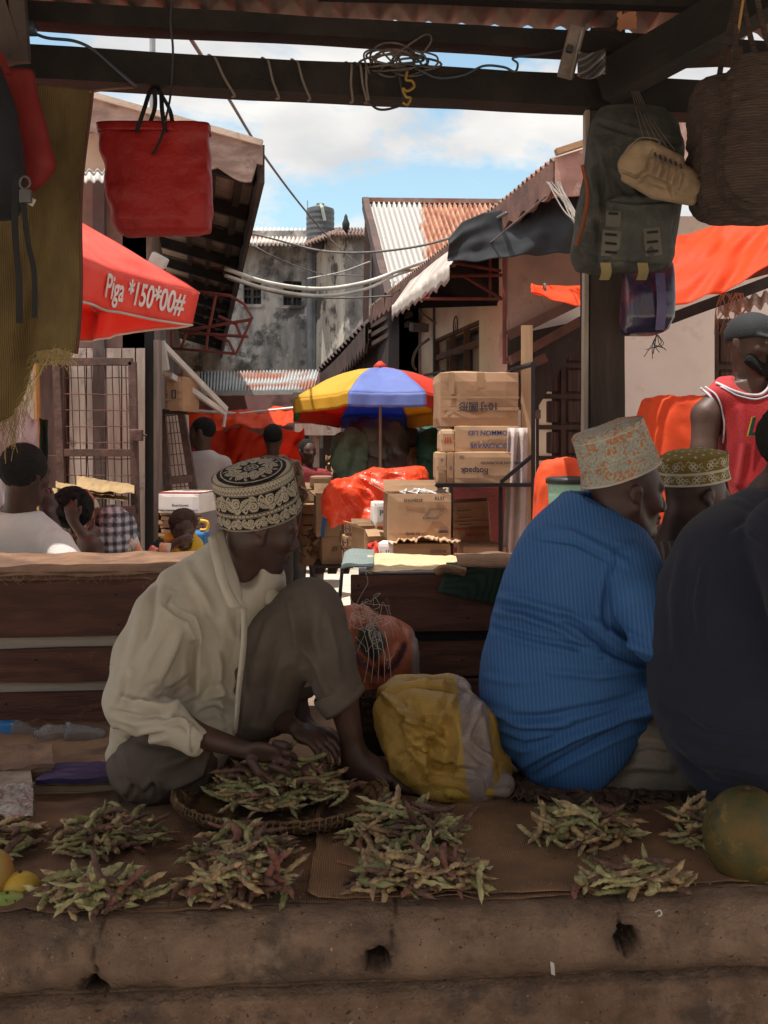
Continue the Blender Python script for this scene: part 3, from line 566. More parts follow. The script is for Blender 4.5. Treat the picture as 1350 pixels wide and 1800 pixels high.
# lane wall: with window opening px 760-842 : made of pieces
def LW(px, z): # point on lane wall at pixel column
    k = (px-675)/F; Y = (cr0.x+.179*YR)/(k+.179); return Vector((k*Y, Y, z))
wz0, wz1 = 1.15, 1.98
q = MB(); off = Vector((.14, .025, 0))
for (a, b_, z0, z1) in ((935, 842, G, 2.44), (842, 762, G, wz0), (842, 762, wz1, 2.44), (762, 560, G, 2.44)):
    q.plate([LW(a, z0), LW(b_, z0), LW(b_, z1), LW(a, z1)], off)
q.build('lane_wall', m_cream, rb)
q = MB(); q.plate([LW(842, wz0)+off*.9, LW(762, wz0)+off*.9, LW(762, wz1)+off*.9, LW(842, wz1)+off*.9], off*.2); wn = q.build('window', M('dark_glass', (.06, .055, .06), rough=.25, bump=0, spec=.5), rb)
q = MB()
for (a, z0, b_, z1) in ((842, wz0, 842, wz1), (762, wz0, 762, wz1), (842, wz0, 762, wz0), (842, wz1, 762, wz1), (815, wz0, 815, wz1), (790, wz0, 790, wz1), (842, 1.8, 762, 1.8)): q.beam(LW(a, z0)+off*.2, LW(b_, z1)+off*.2, .05, .05, up=(1, 0, 0))
q.build('frame', M('window_wood', (.16, .09, .06), (.10, .06, .045)), wn)
q = MB()
for i in range(9): 
    px = 838-i*2.6; q.tube([LW(px, wz0+.02)+off*.6, LW(px-.5, wz1-.2)+off*.6], .012, 6)
q.build('curtain', M('curtain', (.36, .30, .27)), wn)
# front wall at Y=7 to the right
q = MB(); ft = Vector((0, .14, 0))
for (x0, x1, y0, y1) in ((935, 942, 1300, 410), (942, 1082, 585, 410), (1082, 1256, 1300, 380), (1256, 1350, 560, 340), (1350, 2300, 1300, 300)): q.plate([P(x0, y0, YR), P(x1, y0, YR), P(x1, y1, YR), P(x0, y1, YR)], ft)
q.build('front_wall', m_white, rb)
def paneldoor(x0, x1, y0, y1, nx, ny, Y):
    q = MB(); q.box(tuple(P(x0, y1, Y+.03)), tuple(P(x1, y0, Y+.07))); dr = q.build('door', m_door, rb, bev=.003)
    q = MB(); 
    for i in range(nx+1): xx = x0+(x1-x0)*i/nx; q.box(tuple(P(xx-3.5, y1, Y+.005)), tuple(P(xx+3.5, y0, Y+.032)))
    for j in range(ny+1): yy = y0+(y1-y0)*j/ny; q.box(tuple(P(x0, yy+4, Y+.002)), tuple(P(x1, yy-4, Y+.031)))
    q.build('door_frame', m_door2, dr, bev=.003)
    q = MB()
    for i in range(nx):
        for j in range(ny):
            xa, xb_ = x0+(x1-x0)*i/nx+8, x0+(x1-x0)*(i+1)/nx-8; ya, yb = y0+(y1-y0)*j/ny+8, y0+(y1-y0)*(j+1)/ny-8
            q.box(tuple(P(xa, yb, Y+.018)), tuple(P(xb_, ya, Y+.034)))
    q.build('door_panel', m_door, dr, bev=.006)
m_door = M('door_wood', (.105, .058, .044), (.055, .032, .027), sc=5, st=(4, 4, .5), bump=.3, wave=((.05, .028, .022), 3, 'X', 6, (.4, .9)))
m_door2 = M('door_frame_wood', (.075, .042, .034), (.045, .028, .024), sc=5, st=(2, 2, 2), bump=.3)
paneldoor(943, 1082, 588, 1240, 3, 12, YR); paneldoor(1258, 1350, 566, 1200, 2, 8, YR)
q = MB(); q.obox(P(945, 618, YR-.01), (.04, .02, .05)); q.obox(P(945, 728, YR-.01), (.04, .02, .06)); q.build('hinge', M('hinge', (.2, .15, .13), metal=.6, rough=.5), rb)
# upper brown wall and its slanting boards, left of the post
q = MB(); q.plate([P(893, 585, 6.6), P(1024, 520, 6.6), P(1030, 380, 6.6), P(893, 420, 6.6)], Vector((0, .1, 0))); q.build('upper_wall', M('pinkish_wall', (.34, .20, .15), (.24, .14, .11), sc=2.5, bump=.2, stain_tone=[((.16, .10, .08), 4, .6, .75)]), rb)
q = MB(); q.beam(P(893, 590, 6.55), P(1028, 524, 6.55), .045, .06); q.beam(P(893, 636, 6.8), P(1028, 560, 6.8), .05, .06); q.beam(P(893, 660, 6.8), P(960, 628, 6.8), .04, .06); q.build('trim_board', M('brown_trim', (.13, .06, .045), (.08, .04, .03)), rb)
q = MB(); q.plate([P(893, 720, 6.9), P(943, 720, 6.9), P(1040, 560, 6.9), P(893, 590, 6.9)], Vector((0, .05, 0))); q.build('dark_boarding', M('boarding', (.055, .036, .03), (.03, .022, .02), sc=4, st=(5, 5, .6)), rb)
# roof: eave line along the lane and rake rising to the right
ec = P(975, 278, 5.44); ee = ec+AD*5.9; kr = P(1195, 207, 5.5)-ec; rr0 = ec+kr*5; rr1 = rr0+AD*5.9
corr(ec, ee, rr1, rr0, 74, .014, 16).build('roof_sheet', M('rust_sheet_right', (.34, .16, .10), (.24, .19, .16), sc=3, rough=.75), rb, smooth=True, solid=.003)
nn = 120; fr = []
for i in range(nn+1):
    t = i/nn; p = ec+AD*(5.9*t)+Vector((.0, 0, 0)); s_ = .15+.05*abs(math.sin(t*48*1.5))
    fr += [p+Vector((-.01, 0, -.015)), p+Vector((-.01, 0, -s_)), p+Vector((.015, 0, -s_)), p+Vector((.015, 0, -.015))]
q = MB(); q.add(fr, [[3, 2, 1, 0]]+[[i*4+(k+1) % 4, (i+1)*4+(k+1) % 4, (i+1)*4+k, i*4+k] for i in range(nn) for k in range(4)]); q.build('eave_fascia', M('brown_fascia', (.20, .10, .075), (.11, .06, .05), sc=6, bump=.3), rb)
nn = 60; fr = []
for i in range(nn+1):
    t = i/nn; p = ec+kr*(5*t)+Vector((0, -.03, -.01)); s_ = .20+.05*abs(math.sin(t*22))
    fr += [p, p+Vector((0, 0, -s_)), p+Vector((0, .02, -s_)), p+Vector((0, .02, 0))]
q = MB(); q.add(fr, [[3, 2, 1, 0]]+[[i*4+(k+1) % 4, (i+1)*4+(k+1) % 4, (i+1)*4+k, i*4+k] for i in range(nn) for k in range(4)]); q.build('bargeboard', M('pink_fascia', (.46, .27, .22), (.30, .17, .14), sc=6, bump=.3, stain_tone=[((.55, .42, .36), 7, .55, .65)]), rb)
q = MB(); q.beam(ec+Vector((0, -.04, .02)), ec+kr*5+Vector((0, -.04, .02)), .05, .03); q.build('rake_trim', M('tan_trim', (.42, .26, .15)), rb)
for k_ in range(4):
    q = MB(); q.beam(ec+AD*(.5+1.4*k_)+Vector((.05, 0, -.06)), ec+AD*(.5+1.4*k_)+kr*3+Vector((.05, 0, -.06)), .06, .08, .003, 6); q.build('rafter', m_darkwood, rb)
# wall-mounted things on the cream wall
def on(px, z): return LW(px, z)+Vector((-.012, -.004, 0))
def wtext(t, px, z, size, **k):
    o = on(px, z); return put_text(t, size, o, -AD, (0, 0, 1), M('wall_paint_dark', (.12, .09, .08)) if 'wall_paint_dark' not in bpy.data.materials else bpy.data.materials['wall_paint_dark'], rb, **k)
q = MB(); o = on(803, 2.0)
def ring(mb, c, ax, az, ru, rv, rad, n=24): mb.tube([c+ax*ru*math.cos(2*math.pi*i/n)+az*rv*math.sin(2*math.pi*i/n) for i in range(n+1)], rad, 5)
ring(q, on(803, 1.76+.25), -AD.normalized(), Vector((0, 0, 1)), .075, .085, .006); q.build('painted_ring', M('ring_paint', (.10, .07, .06)), rb)
wtext('6', 803, 2.0, .12); wtext('11', 819, 2.24, .13)
wtext('Mtaa wa', 770, 2.12, .05) if False else None
# security lamp bracket
q = MB(); q.tube([on(765, 2.30), on(765, 1.80), on(765, 1.62)], .012, 6); q.tube([on(748, 1.66), on(782, 1.64)], .012, 6)
q.tube(spl([on(765, 1.98)+Vector((-.05, 0, 0)), on(756, 1.9)+Vector((-.12, 0, 0)), on(745, 1.78)+Vector((-.1, 0, 0)), on(738, 1.70)]), .015, 6); q.tube([on(768, 2.12), on(775, 2.2)+Vector((-.2, -.2, 0))], .010, 6); q.obox(on(760, 2.10)+Vector((-.12, -.05, 0)), (.16, .12, .08), .3, .2)
q.build('wall_bracket', M('bracket_steel', (.16, .13, .12), metal=.3), label='steel pole bracket with a small camera on the cream wall', cat='bracket', base=on(765, 1.8))

# --- awning over the lane: white fabric at the far end, black tarpaulin at the near end, red steel trusses
aw = T('awning', 'awning of black tarpaulin and fringed white cloth on red steel trusses', 'awning', (.6, 7, 2.1))
a7 = P(790, 476, 7); 
def AO(Y, dz=0, dx=0): p = a7+AD*(Y-7); return Vector((p.x+dx, p.y, p.z+dz))
def EO(Y, dz=0): p = ec+AD*(Y-5.44); return Vector((p.x, p.y, p.z+dz))
def whitec(u, v):
    Y = 7.0+2.15*u; p = EO(Y, -.05).lerp(AO(Y, .05), v) if v < .8 else AO(Y, .05).lerp(AO(Y, -.055-.03*abs(math.sin(u*55))), (v-.8)/.2)
    if v < .8: p = EO(Y, -.05).lerp(AO(Y, .03), v/.8)
    return p+Vector((-.012*math.sin(u*55)*(v > .7), 0, .015*nz(p, 3)))
MB().grid(whitec, 110, 16).build('white_valance', M('dirty_canvas', (.66, .60, .54), (.45, .38, .33), sc=4, bump=.2, trans=.15), aw, smooth=True, solid=.004)
def blackc(u, v):
    Y = 7.02-2.5*u; sag = .10*math.sin(math.pi*u)
    a = EO(Y, -.02); b_ = AO(Y, .12-sag*.4); c_ = AO(Y, -.06-.06*math.sin(u*5)-.07*u, .02)
    p = a.lerp(b_, v/.6) if v < .6 else b_.lerp(c_, (v-.6)/.4)
    return p+Vector((0.02*math.sin(v*9+u*4), 0, .03*nz(p, 2.2, 4)+.018*math.sin(u*14+v*8)))
m_redst = M('red_steel', (.19, .045, .035), (.12, .035, .03), sc=10)
def blackc2(u, v):
    x = 788+240*u; yt = float(np.interp(x, [788, 812, 850, 1028], [420, 392, 374, 338])); yb_ = float(np.interp(x, [788, 840, 900, 1028], [456, 460, 454, 436])); Y = 6.95-1.5*u
    p = P(x, yt+(yb_-yt)*v, Y-.10*v); return p+Vector((0, -1, 0))*(.05*math.sin(v*5+u*7)*(.3+v)+.05*nz((u*3, v*2.5, 0), 1.6)+.03*math.sin(u*26+v*6)*(.2+.8*v))
MB().grid(blackc2, 90, 30).build('black_tarpaulin', M('black_tarp', (.035, .035, .038), (.022, .022, .025), rough=.6, bump=.3, bsc=10, spec=.2), aw, smooth=True, solid=.004)
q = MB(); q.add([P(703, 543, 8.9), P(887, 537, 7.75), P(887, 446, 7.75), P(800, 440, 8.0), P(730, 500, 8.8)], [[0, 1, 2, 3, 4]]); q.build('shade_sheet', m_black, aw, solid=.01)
q = MB()
for pl_ in ([(745, 525), (882, 525)], [(772, 485), (958, 483)], [(793, 478), (742, 527)], [(815, 485), (880, 524)], [(862, 455), (862, 526)], [(905, 452), (955, 482)], [(955, 450), (955, 484)], [(800, 462), (880, 476)]): q = MB(); q.tube([P(x, y, 7.0+(960-x)*.0028) for x, y in pl_], .012, 6); q.build('truss_bar', m_redst, aw)
q = MB(); q.tube([P(887, 446, 6.6), P(887, 640, 6.6)], .014, 6); q.build('truss_bar', m_redst, aw)

# --- gabled building beyond (corrugated slope and dark boarded side)
mb_ = T('gabled_building', 'steep-roofed building with half grey, half rusty corrugated slope and dark boarded side', 'building', P(700, 900, 12))
A, B_, C_, D_ = P(650, 357, 13.2), P(880, 360, 13.2), P(960, 540, 10.4), P(693, 520, 10.4)
w_ = MB(); cc = corr(A, B_, C_, D_, 26, .035, 10)
mr = mk('half_rusted_sheet'); nt = mr.node_tree; Nn = nt.nodes; Ll = nt.links; bs = Nn['Principled BSDF']; t_ = Nn.new('ShaderNodeTexCoord'); s_ = Nn.new('ShaderNodeSeparateXYZ'); Ll.new(t_.outputs['Object'], s_.inputs[0]); nn_ = Nn.new('ShaderNodeTexNoise'); nn_.inputs['Scale'].default_value = 3; nn_.inputs['Detail'].default_value = 6; Ll.new(t_.outputs['Object'], nn_.inputs[0])
ma = Nn.new('ShaderNodeMath'); ma.operation = 'MULTIPLY_ADD'; Ll.new(nn_.outputs[0], ma.inputs[0]); ma.inputs[1].default_value = .35; Ll.new(s_.outputs[0], ma.inputs[2])
rp = Nn.new('ShaderNodeMapRange'); xr = P(745, 430, 12)[0]-P(700, 900, 12)[0]; rp.inputs[1].default_value = xr+.14; rp.inputs[2].default_value = xr+.19; Ll.new(ma.outputs[0], rp.inputs[0])
mxx = Nn.new('ShaderNodeMix'); mxx.data_type = 'RGBA'; Ll.new(rp.outputs[0], mxx.inputs[0]); mxx.inputs[6].default_value = (.42, .40, .38, 1); n3 = Nn.new('ShaderNodeTexNoise'); n3.inputs['Scale'].default_value = 7; Ll.new(t_.outputs['Object'], n3.inputs[0]); r3 = Nn.new('ShaderNodeValToRGB'); r3.color_ramp.elements[0].color = (.24, .085, .045, 1); r3.color_ramp.elements[1].color = (.42, .21, .13, 1); r3.color_ramp.elements[0].position = .35; r3.color_ramp.elements[1].position = .65; Ll.new(n3.outputs[0], r3.inputs[0]); Ll.new(r3.outputs[0], mxx.inputs[7]); Ll.new(mxx.outputs[2], bs.inputs['Base Color']); bs.inputs['Roughness'].default_value = .6
cc.build('roof_sheet', mr, mb_, smooth=True, solid=.01)
q = MB(); q.beam(A+Vector((-.1, 0, .03)), B_+Vector((.3, 0, .03)), .12, .06); q.build('ridge_cap', M('ridge_rust', (.22, .10, .07), (.30, .26, .24), sc=2), mb_)
q = MB(); q.beam(A+Vector((-.06, 0, 0)), D_+Vector((-.06, 0, -.05)), .08, .16, .01, 16); q.build('rake_board', M('rake_wood', (.10, .06, .05), (.06, .04, .035)), mb_)
A2 = P(646, 362, 13.25); 
q = MB(); q.plate([Vector((A2.x+.05, 13.3, G)), Vector((D_.x+.05, 10.5, G)), D_+Vector((.05, .1, -.1)), A2+Vector((.05, 0, -.1))], Vector((.2, 0, 0))); q.build('side_wall', M('dark_boards', (.085, .06, .052), (.04, .03, .028), sc=3, st=(4, 4, .4), bump=.5, wave=((.03, .022, .02), 1.2, 'Y', 2, (.6, .9))), mb_)
q = MB(); q.plate([Vector((D_.x+.05, 10.5, G)), Vector((3, 10.5, G)), Vector((3, 10.5, C_.z)), Vector((D_.x+.05, 10.5, D_.z-.1))], Vector((0, .15, 0))); q.build('front_wall', m_plasterb, mb_)
q = MB(); q.beam(P(646, 365, 13.1), P(641, 700, 13.1), .07, .1, .01, 20, up=(0, 1, 0)); q.build('corner_board', M('cornerb', (.14, .085, .07)), mb_)
q = MB()
for i in range(4): q.beam(P(650, 560+i*16, 12.8), P(722, 520+i*16, 10.3), .05, .05, .004, 8)
q.build('louvre_boards', M('louvre', (.09, .055, .045)), mb_)
# lower scalloped lean-to roof beside it
lr = T('lean_to_roof', 'dark lean-to roof with saw-tooth fascia dropping left beside the steep roof', 'roof', P(600, 900, 13))
n_ = 54; fr = []
for i in range(n_+1):
    t = i/n_; p = P(642, 572, 12.5).lerp(P(536, 676, 16.5), t); p.z += .14*math.sin(t*math.pi)*-.5; s_ = .22+(.11 if i % 2 else 0)
    fr += [p, p-Vector((0, 0, s_)), p-Vector((-.04, 0, s_)), p+Vector((.04, 0, 0))]
q = MB(); q.add(fr, [[i*4+k, (i+1)*4+k, (i+1)*4+(k+1) % 4, i*4+(k+1) % 4] for i in range(n_) for k in range(4)]); q.build('fascia', M('lean_fascia', (.10, .06, .05), (.06, .04, .035)), lr)
corr(P(642, 570, 12.5), P(536, 674, 16.5), P(640, 600, 19), P(760, 470, 14), 20, .03, 6).build('roof_sheet', M('lean_sheet', (.09, .06, .052), (.055, .04, .038)), lr, smooth=True, solid=.01)
q = MB(); q.plate([P(600, 790, 13.9), P(735, 790, 11.5), P(735, 560, 11.5), P(600, 620, 13.9)], Vector((.1, .3, 0))); q.build('dark_wall', M('leanwall', (.06, .045, .04), (.03, .025, .024)), lr)

# --- far stained concrete building with water tank
fb = T('concrete_building', 'tall mould-stained grey concrete building closing the lane, with small windows', 'building', P(500, 900, 19))
m_mould = M('mouldy_concrete', (.48, .455, .42), (.21, .20, .19), sc=1.6, st=(1.6, 1, .45), bump=.4, bsc=8, det=12, lo=.38, hi=.58, stain_tone=[((.085, .085, .082), 2.3, .50, .60), ((.60, .56, .52), 3.4, .58, .66), ((.06, .06, .058), .8, .54, .66)])
m_mould2 = M('mouldy_sunlit', (.60, .54, .45), (.40, .35, .30), sc=2, st=(2, 2, .4), bump=.4, bsc=8, stain_tone=[((.10, .09, .08), 1.5, .53, .60), ((.07, .06, .06), 6, .60, .68)])  # lighter copy of the concrete, with the sunlight put into the colour
YF = 19.
def fw(q, x0, x1, y0, y1): return q.plate([P(x0, y1, YF), P(x1, y1, YF), P(x1, y0, YF), P(x0, y0, YF)], Vector((0, .4, 0)))
q = MB(); wins = [(428, 459, 494, 536), (498, 530, 494, 538)]
fw(q, 250, 428, 405, 800); fw(q, 459, 498, 405, 800); fw(q, 530, 554, 405, 800)
for w in wins: fw(q, w[0], w[1], 405, w[2]); fw(q, w[0], w[1], w[3], 800)
q.build('front_wall', m_mould, fb)
for w in wins:
    q = MB(); q.plate([P(w[0], w[3], YF+.25), P(w[1], w[3], YF+.25), P(w[1], w[2], YF+.25), P(w[0], w[2], YF+.25)], Vector((0, .05, 0))); wo_ = q.build('window', M('window_dark', (.02, .02, .022), rough=.3, bump=0), fb)
    q = MB(); xm = (w[0]+w[1])/2; q.beam(P(xm, w[2], YF+.12), P(xm, w[3], YF+.12), .05, .05, up=(0, 1, 0))
    for yy in (w[2]+14, w[2]+28): q.beam(P(w[0], yy, YF+.14), P(w[1], yy, YF+.14), .04, .04)
    for xx in (w[0]+8, w[1]-8): q.beam(P(xx, w[2], YF+.16), P(xx, w[3], YF+.16), .02, .02, up=(0, 1, 0))
    q.build('window_frame', M('wframe', (.09, .08, .075)), wo_)
    q = MB(); q.box(tuple(P(w[0]-4, w[3]+4, YF-.06)), tuple(P(w[1]+4, w[3], YF+.05))); q.build('sill', m_mould, wo_)
q = MB(); q.plate([P(554, 800, YF-.1), P(606, 800, 17.3), P(606, 405, 17.3), P(554, 412, YF-.1)], Vector((.2, .4, 0))); q.build('lit_wall', m_mould2, fb)
q = MB(); q.plate([P(606, 800, 17.3), P(660, 800, 16.6), P(660, 412, 16.6), P(606, 406, 17.3)], Vector((.2, .4, 0))); q.build('wing_wall', M('wing', (.36, .32, .29), (.20, .18, .17), sc=.9, st=(1, 1, .5), stain_tone=[((.06, .055, .05), .7, .5, .62), ((.6, .54, .48), 1.5, .6, .7)]), fb)
q = MB(); q.tube([P(546, 408, YF-.15), P(546, 790, YF-.15)], .07, 10); q.tube([P(552, 408, YF-.15), P(552, 790, YF-.15)], .035, 8); q.build('drain_pipe', M('pipe_grey', (.24, .25, .27), rough=.6), fb)
corr(P(330, 428, 18.3), P(548, 430, 18.3), P(556, 404, 20.2), P(330, 400, 20.2), 30, .03, 4).build('roof_sheet', M('far_sheet', (.60, .56, .52), (.42, .24, .17), sc=.9, lo=.5, hi=.62, rough=.6), fb, smooth=True, solid=.02)
corr(P(532, 434, 18.0), P(588, 412, 16.9), P(600, 402, 19.2), P(556, 404, 20.2), 10, .03, 3).build('roof_sheet', M('far_sheet_dark', (.12, .08, .065), (.2, .12, .1)), fb, smooth=True, solid=.02)
corr(P(586, 414, 16.9), P(662, 416, 16.3), P(662, 404, 18), P(596, 402, 18.9), 12, .03, 3).build('roof_sheet', bpy.data.materials['far_sheet_dark'], fb, smooth=True, solid=.02)
# water tank
tp = P(563, 432, 18.6); tr = 25*18.6/F; th = 62*18.6/F; prof = [(tr*.97, -.1)]
for i in range(14): z = th*i/13; prof.append((tr*(1-.03*(i % 2)), z))
prof += [(tr*.96, th+.02), (tr*.3, th+.09), (tr*.28, th+.12)]
wt = T('water_tank', 'ribbed dark grey plastic water tank on the far roof', 'water tank', tp)
MB().lathe(prof, tp, 28).build('tank_body', M('tank_plastic', (.10, .105, .11), (.07, .075, .08), rough=.5, bump=.1), wt)
q = MB(); q.tube([tp+Vector((.02, -tr, th+.05)), tp+Vector((.05, -tr-.05, th-.02)), tp+Vector((.1, -tr-.04, th-.25))], .03, 6); q.tube([tp+Vector((-tr*.9, 0, th)), tp+Vector((-tr*.9, 0, th+.18))], .012, 5); q.build('pipe', M('pipe_pale', (.4, .45, .4)), wt)
q = MB(); q.lathe([(.02, 0), (.07, .06), (.08, .14), (.04, .22), (.035, .26), (.01, .30)], P(608, 408, 17), 10, sx=.8); q.tube([P(608, 400, 17), P(611, 413, 17)], [.03, .01], 6); q.build('bird', M('bird_dark', (.03, .03, .035)), label='small dark bird perched on the far roof edge', cat='bird', smooth=True, base=P(608, 408, 17))
# lower corrugated canopy, pink wall
cn = T('corrugated_canopy', 'grey and rusty corrugated canopy above the pink wall at the lane end', 'canopy', P(440, 690, 14))
corr(P(330, 690, 13.2), P(550, 688, 13.2), P(560, 652, 15.2), P(330, 655, 15.2), 40, .02, 3).build('canopy_sheet', M('canopy_sheet', (.36, .38, .38), (.30, .13, .09), sc=1.6, lo=.52, hi=.6, rough=.6), cn, smooth=True, solid=.01)
q = MB(); q.beam(P(330, 692, 13.15), P(552, 689, 13.15), .06, .06); q.build('gutter_edge', M('gutter', (.55, .54, .5)), cn)
q = MB(); q.plate([P(240, 900, 15.3), P(640, 900, 15.3), P(640, 655, 15.3), P(240, 655, 15.3)], Vector((0, .2, 0))); q.build('pink_wall', M('pink_wall', (.60, .34, .32), (.42, .22, .21), sc=1.4, stain_tone=[((.12, .09, .09), 1.6, .54, .66)]), label='stained pink wall under the far canopy', cat='wall', base=P(440, 900, 15.3))
q = MB(); q.tube([P(268, 60, 9.5), P(268, 200, 9.5), P(268, 330, 9.5)], .028, 8); q.build('roof_pole', M('pole_metal', (.35, .36, .38)), label='grey metal pole rising above the left roof', cat='pole', base=P(268, 330, 9.5))
# red steel grille folded out from left eave
gr = MB(); Yg = 7.2
def gp(x, y): return P(x, y, Yg-.004*(x-340))
for pl_ in ([(352, 513), (405, 520), (430, 535), (443, 558), (415, 622), (300, 612)], [(320, 582), (440, 562)], [(318, 613), (330, 580)], [(380, 517), (365, 590), (362, 618)], [(330, 585), (435, 592)] , [(385, 556), (415, 570), (424, 592)], [(380, 592), (402, 600), (412, 621)], [(302, 575), (302, 614)]):
    gr.tube([gp(*p) for p in pl_], .011, 6)
gr.build('steel_grille', bpy.data.materials['red_steel'], label='red steel arched grille jutting from under the left eave', cat='grille', base=gp(340, 613))
# folding white struts left (awning arms)
q = MB(); q.beam(P(284, 603, 6.6), P(398, 720, 7.2), .022, .036); q.beam(P(300, 660, 6.7), P(395, 726, 7.2), .025, .035); q.beam(P(284, 600, 6.6), P(292, 650, 6.65), .04, .05, up=(0, 1, 0)); q.tube([P(398, 716, 7.2), P(393, 750, 7.2)], .012, 6)
q.build('folding_strut', M('white_arm', (.58, .54, .50)), label='white folding awning arm fixed to the wooden corner post', cat='awning arm', base=P(284, 603, 6.6))
# floodlight under eave
q = MB(); q.obox(P(279, 458, 6.35), (.11, .05, .07), 0, .3, .5); q.build('floodlight', M('flood', (.6, .58, .55)), label='small white floodlight under the left eave', cat='lamp', bev=.01, base=P(279, 458, 6.35))
# a stretch of wall behind the camera so the lane is not open countryside
q = MB(); q.box((-9, -9, G), (9, -8.6, 4.2)); q.build('back_wall', m_plaster, label='plain plaster wall of the house across the street, behind the viewer', cat='wall', base=(0, -8.8, G))
# ---------------------------------------------------------------- umbrellas
def umbrella(name, label, C, R0, ang0, n, z, apex, val, cols, tilt=(0, 0), belly=.05, root_z=G, valin=.0, trim=None, scal=.02, tipm=None):
    C = Vector(C); t = T(name, label, 'umbrella', (C.x, C.y, root_z)); MX = Matrix.Rotation(tilt[0], 3, 'X') @ Matrix.Rotation(tilt[1], 3, 'Y')
    O = Vector((C.x, C.y, z)); cor = [O+MX @ Vector((R0*math.cos(R(ang0+360/n*k)), R0*math.sin(R(ang0+360/n*k)), 0)) for k in range(n)]; ap = O+MX @ Vector((0, 0, apex))
    nor = MX @ Vector((0, 0, 1))
    for k in range(n):
        a, b = cor[k], cor[(k+1) % n]
        def f(u, v):
            e = a.lerp(b, u); inw = (O-e); e = e+inw*(.07*math.sin(math.pi*u)) ; p = ap.lerp(e, v); return p+nor*(belly*math.sin(math.pi*v)*(1-.35*math.sin(math.pi*u)))+nor*.006*nz((u*4, v*4, k), 1.5)
        m1 = MB().grid(f, 16, 16)
        pn = m1.build('canopy_panel', cols[k % len(cols)], t, smooth=True, solid=.002)
        def g(u, v):
            e = f(u, 1.0); inw = (O-e).normalized(); hgt = val*(1-scal*6*(math.sin(math.pi*u) < .25)*(.25-math.sin(math.pi*u)))
            return e-nor*(hgt*v)+inw*valin*v-inw*.006*math.sin(u*18+k)*v
        MB().grid(g, 20, 5).build('valance', cols[k % len(cols)], pn, smooth=True, solid=.002)
        if trim:
            q = MB(); q.tube([g(i/20, 1) for i in range(21)], .006, 5); q.build('edge_binding', trim, pn)
        q = MB(); q.tube([f(0, 0)-nor*.012, f(0, .5)-nor*.012, f(0, 1)-nor*.008], .005, 5); q.build('rib', m_pole, t)
    q = MB(); q.tube([ap+nor*.03, O-nor*.1, Vector((O.x-MX.col[2].x*.0, O.y, root_z))], .012, 8); q.build('pole', m_pole, t)
    q = MB(); q.lathe([(.05, -.01), (.055, .012), (.03, .035), (.012, .05)], ap, 14); q.build('cap', tipm or m_pole, t, smooth=True)
    return t, cor, ap, O, nor
m_pole = M('umbrella_pole', (.42, .34, .27), rough=.5)
def fab(n, c, tr=.35): return M(n, c, tuple(x*.88 for x in c), sc=6, bump=.15, bsc=12, rough=.6, trans=tr)
u_red, u_blue, u_yel, u_grn, u_sheen = fab('fabric_red', (.72, .07, .04)), fab('fabric_blue', (.09, .17, .58)), fab('fabric_yellow', (.78, .44, .05)), fab('fabric_green', (.1, .3, .1)), fab('fabric_blue_sheen', (.20, .26, .62))  # last one: blue fabric with the sun's sheen put into its colour
# corners at -153,-108,-63,... : yellow, pale blue, red, white, yellow, blue, red, green
umbrella('market_umbrella', 'multicoloured yellow, blue and red market umbrella open over the lane', (-.03, 8.0), .73, -153, 8, 1.27, .30, .105, [u_yel, u_sheen, u_red, u_grn, u_yel, u_blue, u_red, u_grn], tilt=(R(-6), 0), belly=.06, tipm=u_red)
pr_ = P(668, 850, 8.0)
ru, rc, ra, rO, rn = umbrella('parasol', 'large red parasol printed with white lettering, its edge beside the hanging sack', (-1.93, 4.77), 1.055, 12.6, 6, 1.71, .56, .165, [M('parasol_red', (.85, .15, .11), (.80, .09, .065), sc=3, bump=.15, bsc=12, rough=.6, trans=.42)], belly=.02, valin=.035, trim=M('grey_binding', (.5, .4, .36)))
a_, b_ = rc[5], rc[0]     # near corner and the visible right corner
xd = (b_-a_).normalized(); inn = (rO-(a_+b_)/2).normalized(); up = Vector((0, 0, .165))-inn*.035
V, Fc = text_mesh('Piga *150*00#', .140, bold=True, sx=.80, extr=.0006); mid = a_.lerp(b_, .70)
outn = xd.cross(up.normalized())
cen = P(250, 503, 1); 
def panelpt(u, v):    # u along the edge 0..1, v down the valance 0..1, just outside the cloth
    e = a_.lerp(b_, u); e = e+(rO-e)*(.07*math.sin(math.pi*u)); return e-Vector((0, 0, .165*v))+(rO-e).normalized()*(.035*v)
wid = (b_-a_).length
def tp_(v):
    u = .60+v.x/wid; w = .46-v.y/.165; p = panelpt(u, w); return p-(rO-panelpt(u, 0)).normalized()*(.006+.006*math.sin(u*18+5)*0+.004+v.z)
mesh_obj('lettering', [tp_(v) for v in V], Fc, M('print_white', (.72, .66, .64), rough=.6, bump=0), ru)

# ---------------------------------------------------------------- tarpaulins
def tarp(name, label, top, bot, Yt, Yb, m, nu=60, nv=24, wr=.02, seed=0, sag=0, group=None, cat='tarpaulin', wf=7):
    def il(pl, u):
        x = pl[0][0]+(pl[-1][0]-pl[0][0])*u
        return x, float(np.interp(x, [p[0] for p in pl], [p[1] for p in pl]))
    def f(u, v):
        a = P(*il(top, u), Yt(u) if callable(Yt) else Yt); b = P(*il(bot, u), Yb(u) if callable(Yb) else Yb); p = a.lerp(b, v)
        return p+Vector((0, 1, -.5))*(wr*nz((u*wf, v*2.2, seed), 1.0)+wr*.6*nz((u*wf*2.6+v*3, v*3, seed), 1.0))+Vector((0, 0, -sag*math.sin(math.pi*v)))
    o = MB().grid(f, nu, nv); return o.build(name, m, label=label, cat=cat, smooth=True, solid=.003, base=P(bot[0][0], bot[0][1], Yb(0) if callable(Yb) else Yb), group=group)
